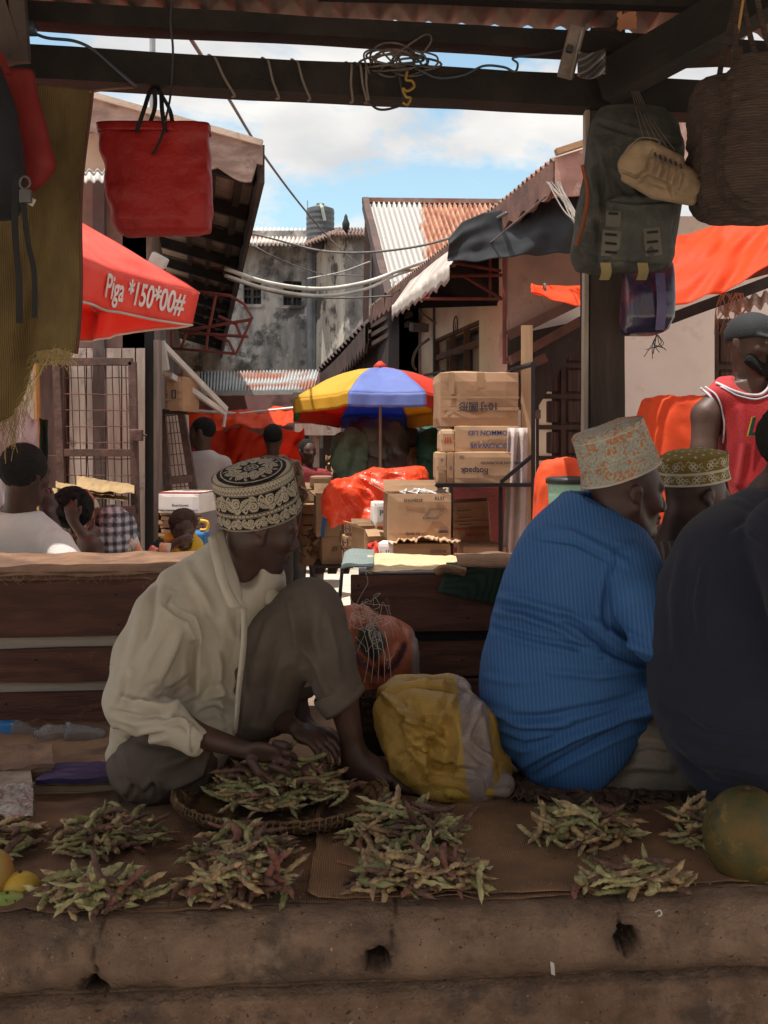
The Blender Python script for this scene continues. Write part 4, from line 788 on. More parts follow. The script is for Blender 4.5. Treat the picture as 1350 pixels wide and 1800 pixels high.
m_orange = M('orange_tarp', (.84, .095, .018), (.76, .075, .015), sc=4, bump=.5, bsc=9, rough=.6, trans=.5, bdist=.02)
m_otarp2 = M('deep_orange_tarp', (.72, .06, .02), (.55, .045, .015), sc=3, bump=.4, bsc=9, rough=.6, trans=.4, bdist=.02)
tarp('tarpaulin', 'bright orange tarpaulin canopy stretched at the upper right, gathered to a tied left tip', [(934, 498), (960, 497), (1022, 503), (1100, 455), (1180, 418), (1260, 392), (1350, 372), (1520, 330)], [(934, 514), (960, 520), (1022, 533), (1100, 545), (1180, 536), (1232, 524), (1300, 500), (1350, 466), (1520, 420)], 5.25, 4.75, m_orange, 120, 30, .05, 3)
q = MB(); c = P(955, 509, 5.0)
for k in range(3): q.tube([c+Vector((.003*k, -.02+.02*math.cos(a*.6), .026*math.sin(a*.6))) for a in range(11)], .003, 5)
q.tube([c, c+Vector((-.01, 0, -.05)), c+Vector((.01, 0, -.09))], .002, 4); q.build('tie_string', m_wire, label='string knotted round the gathered tip of the orange tarpaulin', cat='string', base=c)
tarp('tarpaulin', 'upper bright orange awning sheet hanging across the far end of the lane', [(315, 716), (400, 722), (500, 716), (530, 714)], [(315, 790), (400, 748), (450, 752), (500, 748), (530, 742)], 11.2, 10.6, m_orange, 60, 16, .06, 5)
tarp('tarpaulin', 'lower deep red-orange sheet behind the standing man in the pale shirt', [(315, 745), (400, 752), (470, 760), (535, 752)], [(315, 850), (400, 835), (470, 812), (535, 820)], 11.8, 12.2, m_otarp2, 60, 16, .12, 6)
q = MB(); q.tube([P(327, 722, 11.1), P(420, 728, 11.1), P(530, 716, 11.1)], .02, 6); q.build('ridge_rope', m_wirew, label='pale rope along the top of the far orange awning sheet', cat='rope', base=P(420, 728, 11.1))

# covered crates at the right
def draped(name, label, x0, x1, y0, y1, Y, d, m, seed, rnd=.06, cat='covered crate'):
    s = SDF((P(x0-25, 0, Y)[0], Y-.15, P(0, y1+10, Y)[2]), (P(x1+25, 0, Y)[0], Y+d+.1, P(0, y0-20, Y)[2]), .014); cx = (x0+x1)/2
    s.loft([(y0, x0+14, x1-6, Y+d/2, d*F/Y*.9), (y0+25, x0+4, x1, Y+d/2, d*F/Y), ((y0+y1)/2, x0, x1+4, Y+d/2, d*F/Y), (y1, x0-8, x1+8, Y+d/2, d*F/Y)], .03, 4)
    return sdf_obj(name, s, m, None, 2, wr=[(.02, 5, (1, 1, .25), seed), (.008, 16, (1, 1, .3), seed+1)], label=label, cat=cat, base=P(cx, y1, Y))
m_ocloth = M('orange_cloth', (.72, .085, .02), (.60, .065, .02), sc=4, bump=.3, bsc=14, rough=.8)
draped('covered_crate', 'stack draped in orange cloth against the white wall, left of the red jersey', 1130, 1262, 704, 1100, 5.6, .5, m_ocloth, 1)
draped('covered_crate', 'low rounded orange-draped heap beside the green cooler', 944, 1014, 812, 1100, 5.3, .25, m_ocloth, 4)
cl = T('cooler', 'pale green plastic cooler with dark lid between orange cloth and the patterned cap', 'cooler', P(1008, 960, 5.0))
q = MB(); 
cprof = [(.085, -.20), (.115, -.19), (.125, -.02), (.127, 0), (.115, .0)]
q.lathe(cprof, P(1008, 850, 5.0), 24); q.build('cooler_body', M('mint_plastic', (.36, .58, .44), rough=.4), cl, smooth=True, bev=.003)
q = MB(); q.lathe([(.118, .0), (.135, .002), (.136, .022), (.125, .032), (.04, .036)], P(1008, 850, 5.0), 24); q.build('lid', M('dark_plastic', (.03, .03, .032), rough=.4), cl, smooth=True)
q = MB(); q.obox(P(980, 872, 4.96), (.04, .04, .05)); q.build('handle', bpy.data.materials['mint_plastic'], cl, bev=.006)
# pedestal under the cooler so that it stands
q = MB(); q.box(tuple(P(960, 1150, 4.9)), tuple(P(1056, 921, 5.15))); q.build('wooden_stool', m_postwood, label='dark wooden block carrying the green cooler', cat='stool', bev=.01, base=P(1008, 1150, 5))
# ---------------------------------------------------------------- rack with boxes
rk = T('metal_rack', 'black angle-iron rack holding the tall stack of cartons', 'rack', P(850, 1200, 6.2))
q = MB(); m_iron = M('black_iron', (.02, .02, .022), rough=.5)
for (a, b_) in ((P(937, 1240, 6.0), P(937, 637, 6.0)), (P(900, 1240, 6.7), P(900, 648, 6.7)), (P(793, 1200, 6.0), P(793, 853, 6.0)), (P(880, 1200, 6.1), P(880, 853, 6.1)), (P(768, 853, 6.0), P(940, 852, 6.0)), (P(790, 852, 6.7), P(930, 852, 6.7)), (P(937, 640, 6.0), P(900, 650, 6.7)), (P(937, 800, 6.0), P(880, 848, 6.0)), (P(768, 853, 6.0), P(793, 851, 6.7)), (P(937, 850, 6.0), P(928, 852, 6.7))): q.beam(a, b_, .022, .022, up=(0, 1, .1))
q.build('frame', m_iron, rk); q = MB(); q.hexa([P(768, 851, 6.0), P(938, 851, 6.0), P(925, 851, 6.75), P(775, 851, 6.75), P(768, 849, 6.0), P(938, 849, 6.0), P(925, 849, 6.75), P(775, 849, 6.75)]); q.build('shelf', m_postwood, rk)
q = MB(); q.beam(P(926, 1240, 6.4), P(926, 572, 6.4), .07, .03, .003, 20, up=(0, 1, 0)); q.build('timber_plank', M('new_timber', (.62, .44, .26), (.48, .32, .19), sc=3, st=(5, 5, .4)), label='pale upright plank behind the metal rack', cat='plank', base=P(926, 1240, 6.4))
q = MB(); q.plate([P(795, 1100, 6.95), P(900, 1100, 6.95), P(900, 856, 6.95), P(795, 856, 6.95)], .03); q.build('red_board', M('red_board', (.20, .035, .028), (.12, .025, .022), sc=4), label='dark red board standing behind the rack legs', cat='board', base=P(850, 1100, 6.95))
def curtf(u, v): x = 893+34*u; return P(x-14*v*(1-u), 812-60*(1-v)+ (1100-812)*v, 6.15+.03*math.sin(u*14+v*2)+.03*u)
MB().grid(curtf, 30, 20).build('white_cloth', M('pinkish_white_cloth', (.55, .47, .44), (.46, .39, .37), sc=5), label='pale cloth hanging beside the right leg of the rack', cat='cloth', smooth=True, solid=.004, base=P(905, 1100, 6.2))

m_card = {}
def card(k):
    if k not in m_card:
        c = {0: (.42, .265, .155), 1: (.36, .215, .125), 2: (.50, .33, .20), 3: (.30, .175, .105), 4: (.72, .68, .64)}[k]; m_card[k] = M('cardboard', c, tuple(x*.86 for x in c), sc=5, bump=.12, bsc=30, rough=.85, stain_tone=[(tuple(x*.6 for x in c), 3.5, .6, .75)])
    return m_card[k]
m_tape = M('packing_tape', (.40, .25, .14), rough=.25, bump=0, spec=.5); m_ink = M('carton_ink', (.045, .04, .06), rough=.7, bump=0); m_inkr = M('red_ink', (.45, .07, .04), rough=.7, bump=0); m_inkb = M('blue_ink', (.05, .07, .2), rough=.7, bump=0)
def carton(label, x0, x1, y0, y1, Y, d, rz=0, k=0, tape=1, open_=0, txt=(), group='cartons in the lane', ry=0, cat='box', bulge=.006, name='cardboard_box'):
    w = (x1-x0)*Y/F; h = (y1-y0)*Y/F; c = P((x0+x1)/2, y1, Y); t = T(name, label, cat, c, group)
    MX = Matrix.Rotation(R(rz), 3, 'Z') @ Matrix.Rotation(R(ry), 3, 'Y')
    def L_(u, v, o=0): return c+MX @ Vector(((u-.5)*w, -o, v*h))      # front face coordinates
    hm = bmesh.new(); bmesh.ops.create_cube(hm, size=1); bmesh.ops.subdivide_edges(hm, edges=hm.edges[:], cuts=5, use_grid_fill=True)
    if open_: bmesh.ops.delete(hm, geom=[f for f in hm.faces if f.normal.z > .9], context='FACES')
    V = []
    for v in hm.verts:
        p = Vector(((v.co.x)*w, (v.co.y+.5)*d, (v.co.z+.5)*h)); q_ = nz(p+c, 5)*bulge; n_ = Vector((v.co.x if abs(v.co.x) > .49 else 0, v.co.y if abs(v.co.y) > .49 else 0, (v.co.z if v.co.z > .49 else 0))); edge = (abs(v.co.x) > .49)+(abs(v.co.y) > .49)+(abs(v.co.z) > .49)
        if edge == 1: p += n_*(q_+bulge*.8)*2
        else: p += Vector((nz(p+c, 6, 1), nz(p+c, 6, 2), 0))*bulge*.5
        V.append(c+MX @ p)
    Fc = [[v.index for v in f.verts] for f in hm.faces]; hm.free()
    mesh_obj('box_body', V, Fc, card(k), t, bev=.0025, solid=.004 if open_ else 0)
    if tape:
        for (a, b_, v0, v1) in ([(.0, 1., .42, .56)] if tape == 1 else [(.46, .56, .72, 1.0), (0, 1, .30, .36), (0, 1, .52, .56), (.10, .17, .6, 1)]):
            q = MB(); q.hexa([L_(a, v0, .006+bulge), L_(b_, v0, .006+bulge), L_(b_, v0, -.01), L_(a, v0, -.01), L_(a, v1, .006+bulge), L_(b_, v1, .006+bulge), L_(b_, v1, -.01), L_(a, v1, -.01)]) if 0 else q.add([L_(a, v0, .004+bulge), L_(b_, v0, .004+bulge), L_(b_, v1, .004+bulge), L_(a, v1, .004+bulge)], [[0, 1, 2, 3]])
            q.build('tape', m_tape, t, solid=.0008)
    if open_:
        tp = c+Vector((0, 0, h)); 
        for nm, a, b_, o in (('flap', L_(0, 1), L_(1, 1), Vector((0, -.55, -.35))), ('flap', L_(0, 1)+MX @ Vector((0, d, 0)), L_(1, 1)+MX @ Vector((0, d, 0)), Vector((0, .15, .42))), ('flap', L_(0, 1), L_(0, 1)+MX @ Vector((0, d, 0)), Vector((-.6, 0, .35)))):
            if open_ == 2 and o.y < -.3: continue
            oo = (MX @ o)*d*.45; q = MB(); q.grid(lambda u, v: a.lerp(b_, u)+oo*v*(1-.06*u)+Vector((0, 0, .004*nz((u*3, v*3, 1), 1))), 6, 4); q.build(nm, card(k), t, solid=.004)
    for (s_, u, v, hpx, col, flip) in txt:
        o = L_(u, v, .006+bulge); xd = MX @ Vector((1, 0, 0)); yd = Vector((0, 0, 1))
        if flip: xd, yd = -xd, -yd
        put_text(s_, hpx*Y/F*1.35, o, xd, yd, col, t, bold=True)
    return t
CR = 'cartons stacked on the metal rack'
carton('big taped carton on top of the rack stack, with faint upside-down print', 774, 912, 655, 750, 6.25, .42, 3, 1, 2, 0, [('10寸圆形', .48, .38, 13, m_ink, True)], CR, bulge=.012)
carton('carton printed COMMON LID and MICROWAVE upside down, under the big taped one', 800, 912, 749, 794, 6.2, .40, 0, 0, 0, 0, [('COMMON LID', .55, .74, 9, m_inkb, True), ('MICROWAVE', .55, .24, 9, m_inkb, True)], CR)
carton('small carton end at the left of the COMMON LID carton', 775, 799, 756, 794, 6.2, .40, 0, 2, 1, 0, [('III', .5, .5, 12, m_inkr, False)], CR)
carton('carton with upside-down lettering and a barcode on the rack shelf', 799, 905, 795, 849, 6.15, .40, 0, 0, 0, 0, [('hotpack', .33, .40, 11, m_ink, True), ('PAPER CAKE BOX-PRINTED', .78, .66, 4.5, m_ink, True), ('|||||', .12, .85, 5, m_ink, False)], CR)
carton('narrow carton end next to the barcode carton on the shelf', 786, 798, 796, 849, 6.15, .40, 0, 1, 0, 0, [('E', .5, .5, 6, m_ink, True)], CR)
carton('leftmost narrow carton on the rack shelf', 768, 785, 796, 849, 6.15, .40, 0, 0, 1, 0, [('II', .5, .75, 6, m_inkb, False)], CR)
CU = 'cartons on the ground below and before the rack'
carton('leaning carton with red printed handling text under the rack', 798, 862, 882, 960, 6.4, .35, -6, 1, 1, 0, [('HANDLE WITH CARE', .5, .40, 5, m_inkr, False), ('AMAZIYA', .6, .26, 6, m_inkr, False), ('____\n____\n____', .35, .72, 9, m_ink, False)], CU, ry=-4)
carton('flat carton with printed lines at the foot of the rack', 814, 890, 962, 1000, 6.1, .35, 2, 1, 0, 0, [('=====', .25, .6, 10, m_ink, False)], CU)
q = MB(); q.obox(P(843, 993, 5.95), (.03, .012, .015)); q.obox(P(868, 988, 5.95), (.09, .012, .035)); 
ob = carton('open carton with a drawn baking tray on its front, in the middle of the pile', 682, 793, 868, 950, 5.9, .36, 4, 0, 0, 2, [('ENGABEZE', .4, .86, 5, m_ink, False), ('KLST', .82, .90, 6, m_ink, False), ('...11 for family', .45, .14, 5, m_ink, True)], CU)
# drawn tray outline + label bar on the open carton
cb_ = P(737.5, 950, 5.9); MXo = Matrix.Rotation(R(4), 3, 'Z'); wo2 = 111*5.9/F; ho2 = 82*5.9/F
def OB(u, v): return cb_+MXo @ Vector(((u-.5)*wo2, -.016, v*ho2))
q = MB()
for sc_ in (1, .72): q.tube([OB(.72+.17*sc_*a, .58+.12*sc_*b_) for a, b_ in ((-1, -.9), (-.35, .95), (1, .9), (.35, -.95), (-1, -.9))], .002, 4)
q.tube([OB(.80, .17), OB(.95, .17), OB(.95, .22), OB(.80, .22), OB(.80, .17)], .002, 4)
for i in range(3): q.tube([OB(.81, .18+.012*i), OB(.94, .18+.012*i)], .002, 4)
q.build('printed_drawing', m_ink, ob)
q = MB()
for i in range(14): c_ = OB(.3+.55*random.random(), 1.0)+Vector((0, .12+.1*random.random(), -.01)); q.tube([c_+Vector((.05*random.uniform(-1, 1), .03*random.uniform(-1, 1), .03*random.random())) for _ in range(4)], .006, 5)
q.build('plastic_wrap', M('clear_wrap', (.6, .58, .56), rough=.2, spec=.7), ob)
carton('torn battered carton under the open one', 684, 792, 956, 1003, 5.85, .38, 3, 0, 1, 0, [('GOODSE', .8, .72, 5, m_ink, False)], CU, bulge=.012)
MB().grid(lambda u, v: P(682+125*u+4*nz((u*6, v, 0), 1), 950-8*math.sin(u*3)+5*nz((u*9, v*3, 0), 1)-3*(v < .1)*nz((u*30, 0, 0), 1)+14*(1-v)*(abs(nz((u*14, 3, 0), 1))+.2), 5.78+.25*v), 60, 8).build('torn_flap', card(2), label='torn pale cardboard sheet lying on the battered carton', cat='cardboard', smooth=False, solid=.004, base=P(737, 952, 5.85))
carton('white carton with pink edge wedged left of the open carton', 659, 684, 884, 924, 6.3, .2, 8, 4, 0, 0, [('PR', .6, .55, 10, m_inkb, False)], CU)
carton('small brown carton standing open left of the battered carton', 640, 684, 930, 990, 6.3, .25, 20, 0, 0, 1, [('==', .3, .6, 6, m_ink, False)], CU)
carton('white and blue medicine carton at the foot of the pile', 664, 688, 955, 990, 5.8, .12, -10, 4, 0, 0, [('||', .75, .5, 12, m_inkb, False)], CU)
for i, (y0, y1, dx) in enumerate([(965, 990, 2), (941, 964, 0), (916, 940, 4)]):
    carton(['lowest', 'middle', 'topmost'][i]+' of three flat cartons right of the tall cartons on the pallet', 603+dx, 641+dx, y0, y1, 7.6, .4, 6, [1, 0, 3][i], 1, 0, [('(-)', .1, .5, 9, m_ink, False)], CU)
carton('lower tall carton on the pallet, left of the pile', 566, 606, 944, 996, 8.2, .45, 6, 0, 0, 0, [('///', .55, .6, 9, m_ink, False)], CU)
lt = carton('upper tall carton on the pallet with a strip of blue tape and open flap', 556, 602, 872, 943, 8.2, .45, 6, 0, 0, 2, [('( )', .45, .5, 9, m_ink, False)], CU)
q = MB(); q.grid(lambda u, v: P(566+6*u+2*math.sin(v*5), 878+66*v, 8.13), 3, 12); q.build('blue_tape', M('blue_tape', (.03, .16, .42), rough=.5), lt, solid=.002)
# pallet
pt = T('pallet', 'dark wooden pallet under the left tall cartons', 'pallet', P(585, 1006, 8.15))
for i in range(3): q = MB(); q.obox(P(562+i*22, 1002, 8.2)+Vector((0, .2, 0)), (.07, .5, .05)); q.build('block', m_postwood, pt)
q = MB(); q.obox(P(585, 996, 8.1)+Vector((0, .22, 0)), (.32, .5, .018)); q.build('deck', m_postwood, pt)
for i in range(6):
    carton(['bottom', 'second lowest', 'third lowest', 'third highest', 'second highest', 'top'][i]+' tray of the slatted crate stack at the left of the pile', 531+i % 2*2, 560+i % 2*2, 978-i*18, 994-i*18, 9.2, .3, 10, [3, 1][i % 2], 0, 0, [], 'slatted trays', cat='tray', name='slatted_tray')
carton('pale carton lying on the slatted tray stack', 527, 570, 862, 884, 8.9, .3, 4, 2, 0, 2, [], CU)
carton('small brown carton behind the pale one, near the grey tarpaulins', 545, 582, 838, 858, 9.0, .25, 0, 3, 0, 0, [('-', .3, .5, 10, m_ink, False)], CU)
for i, (px, py, w) in enumerate([(588, 815, 15), (560, 925, 10), (548, 940, 10), (551, 968, 13)]):
    q = MB(); q.grid(lambda u, v: P(px-w+2*w*u+5*nz((u*3, v*3, i), 1), py-w+2*w*v+8*nz((u*4, v*3, i+3), 1), 8.6+.12*nz((u*4, v*4, i), 1)), 8, 8)
    q.build('crumpled_board', card([2, 0, 1, 0][i]), label=['crumpled brown paper by the small carton under the umbrella', 'bent cardboard scrap at the middle of the tray stack', 'folded cardboard scrap leaning on the lower trays', 'crushed cardboard at the foot of the tray stack'][i], cat='cardboard', solid=.006, base=P(px, py, 8.6), group='cardboard scraps by the trays')
# orange plastic sheet heap on the cartons
s = SDF((-.55, 6.3, .2), (.42, 7.6, 1.0), .013)
for (x, y, Y, rx, rz_, ry) in ((632, 878, 6.9, 50, 36, 55), (672, 862, 6.9, 52, 32, 55), (706, 850, 6.9, 38, 24, 45), (655, 903, 6.85, 56, 20, 45), (610, 894, 6.9, 30, 26, 40)): s.e(x, y, Y, rx, rz_, ry, .03)
sdf_obj('plastic_sheet', s, M('red_orange_plastic', (.82, .075, .02), (.72, .06, .02), sc=4, rough=.35, bump=.5, bsc=12, trans=.2, spec=.6, bdist=.015), None, 1, wr=[(.05, 4.0, (1, 1, 1), 3), (.020, 9, (1, 1, 1.6), 4), (.004, 22, (1, 1, 1), 5)], label='glossy orange-red plastic sheet heaped over the cartons', cat='plastic sheet', smooth=False, base=P(655, 925, 6.9))
tarp('plastic_bag', 'small orange-red plastic bag between the medicine carton and the stack', [(646, 958), (660, 950), (672, 962)], [(646, 985), (660, 988), (672, 985)], 5.85, 5.75, u_red, 14, 10, .05, 8, cat='bag')
# grey and green tarpaulins covering a stall, under the umbrella
def clump(name, label, prims, m, seed, Y=8.6, vox=.016, amp=.05, cat='tarpaulin'):
    xs = [p[0]-p[2]-10 for p in prims]+[p[0]+p[2]+10 for p in prims]; ys = [p[1]-p[3]-10 for p in prims]+[p[1]+p[3]+10 for p in prims]
    s = SDF((P(min(xs), 0, Y)[0], Y-.45, P(0, max(ys), Y)[2]), (P(max(xs), 0, Y)[0], Y+.5, P(0, min(ys), Y)[2]), vox)
    for (x, y, rx, ry_) in prims: s.e(x, y, Y, rx, ry_, 55, .04)
    return sdf_obj(name, s, m, None, 1, wr=[(amp, 4.5, (1, 1, .3), seed), (amp*.5, 12, (1, 1, .4), seed+1), (.006, 30, (1, 1, 1), seed+2)], smooth=True, label=label, cat=cat, base=P(prims[0][0], prims[0][1]+prims[0][3], Y))
clump('tarpaulin', 'pale green tarpaulin bundle at the left of the covered stall under the umbrella', [(620, 790, 24, 30), (622, 830, 22, 40), (606, 800, 14, 30)], M('pale_green_tarp', (.16, .26, .19), (.11, .18, .14), sc=4, rough=.6), 11, 8.45)
clump('tarpaulin', 'grey shiny tarpaulin hanging in folds behind the umbrella pole', [(668, 785, 42, 34), (655, 825, 30, 45), (690, 825, 24, 42), (650, 765, 26, 14)], M('grey_tarp', (.105, .105, .105), (.06, .06, .062), sc=4, rough=.42, spec=.6), 14, 8.6, amp=.07)
clump('tarpaulin', 'black plastic bundle on top of the covered stall', [(715, 775, 28, 22), (735, 790, 22, 22)], M('black_plastic', (.03, .03, .032), rough=.35, spec=.6), 17, 8.8)
clump('tarpaulin', 'dark green tarpaulin at the right side of the covered stall', [(752, 790, 16, 32), (745, 825, 18, 30)], M('bottle_green_tarp', (.02, .09, .06), rough=.5), 20, 8.6)
clump('sack', 'brown sack slumped between the grey and the dark green tarpaulin', [(722, 815, 17, 28), (732, 845, 20, 10)], M('brown_sack', (.22, .14, .10)), 23, 8.5, cat='sack')
# dark shop fronts at the lane end
fs = T('old_shop', 'old wooden shop in the shade behind the umbrella', 'shop', P(560, 900, 12.6))
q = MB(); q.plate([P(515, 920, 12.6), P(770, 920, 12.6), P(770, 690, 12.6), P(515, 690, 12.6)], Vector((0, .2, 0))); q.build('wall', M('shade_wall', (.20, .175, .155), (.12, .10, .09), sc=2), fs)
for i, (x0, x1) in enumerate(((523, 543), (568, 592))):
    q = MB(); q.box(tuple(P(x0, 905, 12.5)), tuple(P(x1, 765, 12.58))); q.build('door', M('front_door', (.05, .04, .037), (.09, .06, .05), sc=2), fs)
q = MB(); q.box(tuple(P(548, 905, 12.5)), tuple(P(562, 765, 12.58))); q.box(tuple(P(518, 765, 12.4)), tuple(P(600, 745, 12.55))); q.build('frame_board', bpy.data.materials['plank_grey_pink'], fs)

# ---------------------------------------------------------------- left background goods
carton('stringed brown carton on a bracket high on the left wooden corner', 290, 322, 662, 722, 6.75, .28, -12, 1, 2, 2, [('[]', .55, .5, 12, m_ink, False)], None, bulge=.012)
q = MB(); q.beam(P(285, 724, 6.9), P(325, 724, 6.9), .3, .02, up=(0, 0, 1)); q.build('wall_shelf', m_darkwood, label='small wooden shelf under the stringed carton', cat='shelf', base=P(305, 724, 6.9))
fl = carton('white fruit carton with bright floral lid on the pile of flattened cardboard', 277, 352, 868, 902, 6.1, .36, -8, 4, 0, 0, [('Boschtown', .55, .40, 5, m_ink, False), ('Fashion International General Trading Co', .5, .16, 3.2, m_ink, False)], None)
cf = P(314.5, 868, 6.1); MXf = Matrix.Rotation(R(-8), 3, 'Z'); wf_ = 75*6.1/F
V = []; cl_ = []; nn = 60
pal = np.array([(.75, .10, .06), (.15, .35, .12), (.8, .76, .7), (.85, .45, .3), (.8, .76, .7)])
for j in range(nn+1):
    for i in range(nn+1):
        V.append(cf+MXf @ Vector(((i/nn-.5)*wf_, j/nn*.36, .008)))
        k = int((mnoise.noise(Vector((i*.22, j*.22, 0)))+1)*2.5*1.8) % 5; c = pal[k]
        if j < nn*.18: c = np.array((.7, .05, .04))
        if .30 < i/nn < .72 and .50 < j/nn < .72: c = np.array((.03, .07, .25))
        cl_.append(c)
mesh_obj('lid_print', V, [[j*(nn+1)+i, j*(nn+1)+i+1, (j+1)*(nn+1)+i+1, (j+1)*(nn+1)+i] for j in range(nn) for i in range(nn)], M('lid_print', (1, 1, 1), (1, 1, 1), attr='st', bump=0, rough=.5), fl, attrs={'st': cl_})
put_text('HONEST', .035, cf+MXf @ Vector((0, .22, .009)), MXf @ Vector((1, 0, 0)), MXf @ Vector((0, 1, 0)), m_card[4], fl, bold=True)
for i in range(7):
    x0 = 281+3*math.sin(i*2.1); q = MB(); Y = 6.15
    q.grid(lambda u, v: P(x0+74*u, 903+i*7.5, Y+.34*v)+Vector((0, 0, .012*nz((u*3, v*2, i), 1))), 12, 6)
    q.build('flattened_carton', card([0, 2, 1, 3, 0, 1, 2][i]), solid=.02, label=['topmost', 'second', 'third', 'fourth', 'fifth', 'sixth', 'lowest'][i]+' flattened carton in the pile under the floral fruit box', cat='cardboard', base=P(317, 960, Y), group='flattened cartons')
q = MB(); q.obox(P(318, 1010, 6.35), (.30, .34, .36)); q.build('wooden_crate', m_postwood, label='dark crate under the flattened cartons', cat='crate', bev=.006, base=P(318, 1080, 6.35))
q = MB(); q.obox(P(346, 958, 5.95), (.12, .2, .16)); q.build('plastic_crate', M('blue_plastic', (.04, .17, .40), rough=.4), label='blue plastic crate behind the child in yellow', cat='crate', bev=.012, base=P(346, 990, 5.95))
q = MB(); q.tube(spl([P(352, 915, 5.9), P(364, 918, 5.9), P(364, 930, 5.9), P(352, 932, 5.9)]), .010, 8); q.build('handle_loop', M('yellow_plastic', (.75, .42, .04), rough=.4), label='yellow plastic handle sticking out beside the cardboard pile', cat='handle', smooth=True, base=P(352, 932, 5.9))
# low table with packets just behind the left counter
q = MB(); tz = P(0, 982, 4.5)[2]; q.box((-1.35, 4.35, tz-.03), (-.70, 4.75, tz)); 
for x in (-1.3, -.76):
    for y in (4.4, 4.7): q.box((x-.02, y-.02, G), (x+.02, y+.02, tz-.031))
q.build('low_table', m_postwood, label='low dark table with snack packets behind the left counter', cat='table', base=(-1.0, 4.55, G))
def packet(x, y0, w, h, label, m, ry=0, bottle=False, dots=None):
    c = P(x, 982, 4.5); W_, H_ = w*4.5/F, h*4.5/F
    if bottle:
        t = T('bottle', label, 'bottle', c, 'packets on the low table'); MB().lathe([(W_*.5, 0), (W_*.5, H_*.7), (W_*.25, H_*.85), (W_*.25, H_)], c, 14).build('bottle_body', m, t, smooth=True); return
    V = MB(); 
    for sg in (-1, 1):
        V.grid(lambda u, v: c+Matrix.Rotation(ry, 3, 'Y') @ Vector(((u-.5)*W_*(1-.1*math.sin(v*3.1)), sg*.018*math.sin(u*math.pi)**.5*math.sin(v*math.pi)**.5, v*H_+.004*nz((u*4, v*4, x), 1))), 8, 8)
    V.build('snack_packet', m, label=label, cat='packet', smooth=True, base=c, group='packets on the low table')
mpk = [M('packet_pink', (.8, .12, .12), (.85, .65, .3), sc=30, lo=.47, hi=.53, rough=.3, bump=0), M('packet_orange', (.85, .35, .2), (.8, .7, .6), sc=25, lo=.45, hi=.55, rough=.3, bump=0)]
packet(247, 0, 18, 38, 'upright yellow-red snack packet beside the blue bottle', mpk[1], -.35); packet(262, 0, 18, 24, 'small pink snack packet in the middle of the low table', mpk[0], .5); packet(288, 0, 22, 28, 'orange and white snack packet nearest the cream-shirted shoulder', mpk[1], .1); packet(236, 0, 10, 38, 'light blue slim bottle at the left of the packets', M('sky_plastic', (.16, .42, .62), rough=.3), 0, True); packet(229, 0, 9, 26, 'pale cream small bottle left of the blue bottle', M('cream_plastic', (.7, .6, .5), rough=.3), 0, True)
# white cloth hanging behind the sack, dark green strip, bit of blue
tarp('hanging_cloth', 'white cloth hanging in sunlight behind the fringe of the sack', [(-40, 712), (20, 708), (66, 740)], [(-40, 900), (20, 900), (66, 880)], 5.2, 5.2, M('white_cotton', (.74, .72, .78), rough=.8, trans=.3), 20, 12, .05, 12, cat='cloth')
tarp('hanging_cloth', 'narrow dark green cloth beside the white one', [(69, 735), (84, 738)], [(69, 860), (84, 860)], 5.3, 5.3, bpy.data.materials['dark_green_cloth'], 6, 10, .02, 13, cat='cloth')

# ---------------------------------------------------------------- overhead cables
def cable(name, label, pts, r, m, n=8): 
    q = MB(); q.tube(spl([P(*p) for p in pts], n), r, 6); return q.build(name, m, label=label, cat='cable', smooth=True, base=P(*pts[0]))
cable('overhead_cable', 'upper thick white cable sagging across the lane', [(395, 472, 9), (470, 497, 9.2), (560, 508, 9.5), (640, 497, 9.8), (700, 476, 10), (760, 455, 9), (830, 430, 7.5)], .020, m_wirew)
cable('overhead_cable', 'lower thick white cable sagging across the lane', [(395, 484, 9), (470, 508, 9.2), (560, 520, 9.5), (640, 509, 9.8), (700, 482, 10), (780, 458, 9), (880, 425, 6.5)], .017, m_wirew)
cable('overhead_cable', 'thin cable from the left eave down to the pale wall', [(330, 60, 4.5), (400, 170, 6), (465, 275, 8), (535, 368, 11), (590, 430, 14), (640, 475, 16)], .010, m_wire)
cable('overhead_cable', 'thin cable dipping from the far roof to the black awning', [(400, 400, 12), (480, 420, 12), (560, 440, 12), (640, 444, 11), (740, 432, 10), (830, 405, 8), (890, 375, 6)], .012, m_wire)
cable('overhead_cable', 'grey cable running just under the thick white cables', [(400, 490, 9), (500, 518, 9.3), (600, 524, 9.6), (690, 520, 9.8)], .008, m_wire)
cable('overhead_cable', 'short thin cable crossing the stained concrete wall', [(420, 415, 13), (480, 450, 13), (560, 480, 14), (640, 485, 14)], .008, m_wire)
cable('overhead_cable', 'slack thin cable above the white awning edge', [(540, 490, 12), (600, 478, 12), (650, 460, 11)], .007, m_wirew)
cable('overhead_cable', 'cable from the steep roof corner to the rusty roof edge', [(690, 517, 9.8), (760, 470, 8.8), (840, 440, 7), (900, 395, 5.6), (960, 345, 5)], .006, m_wire)
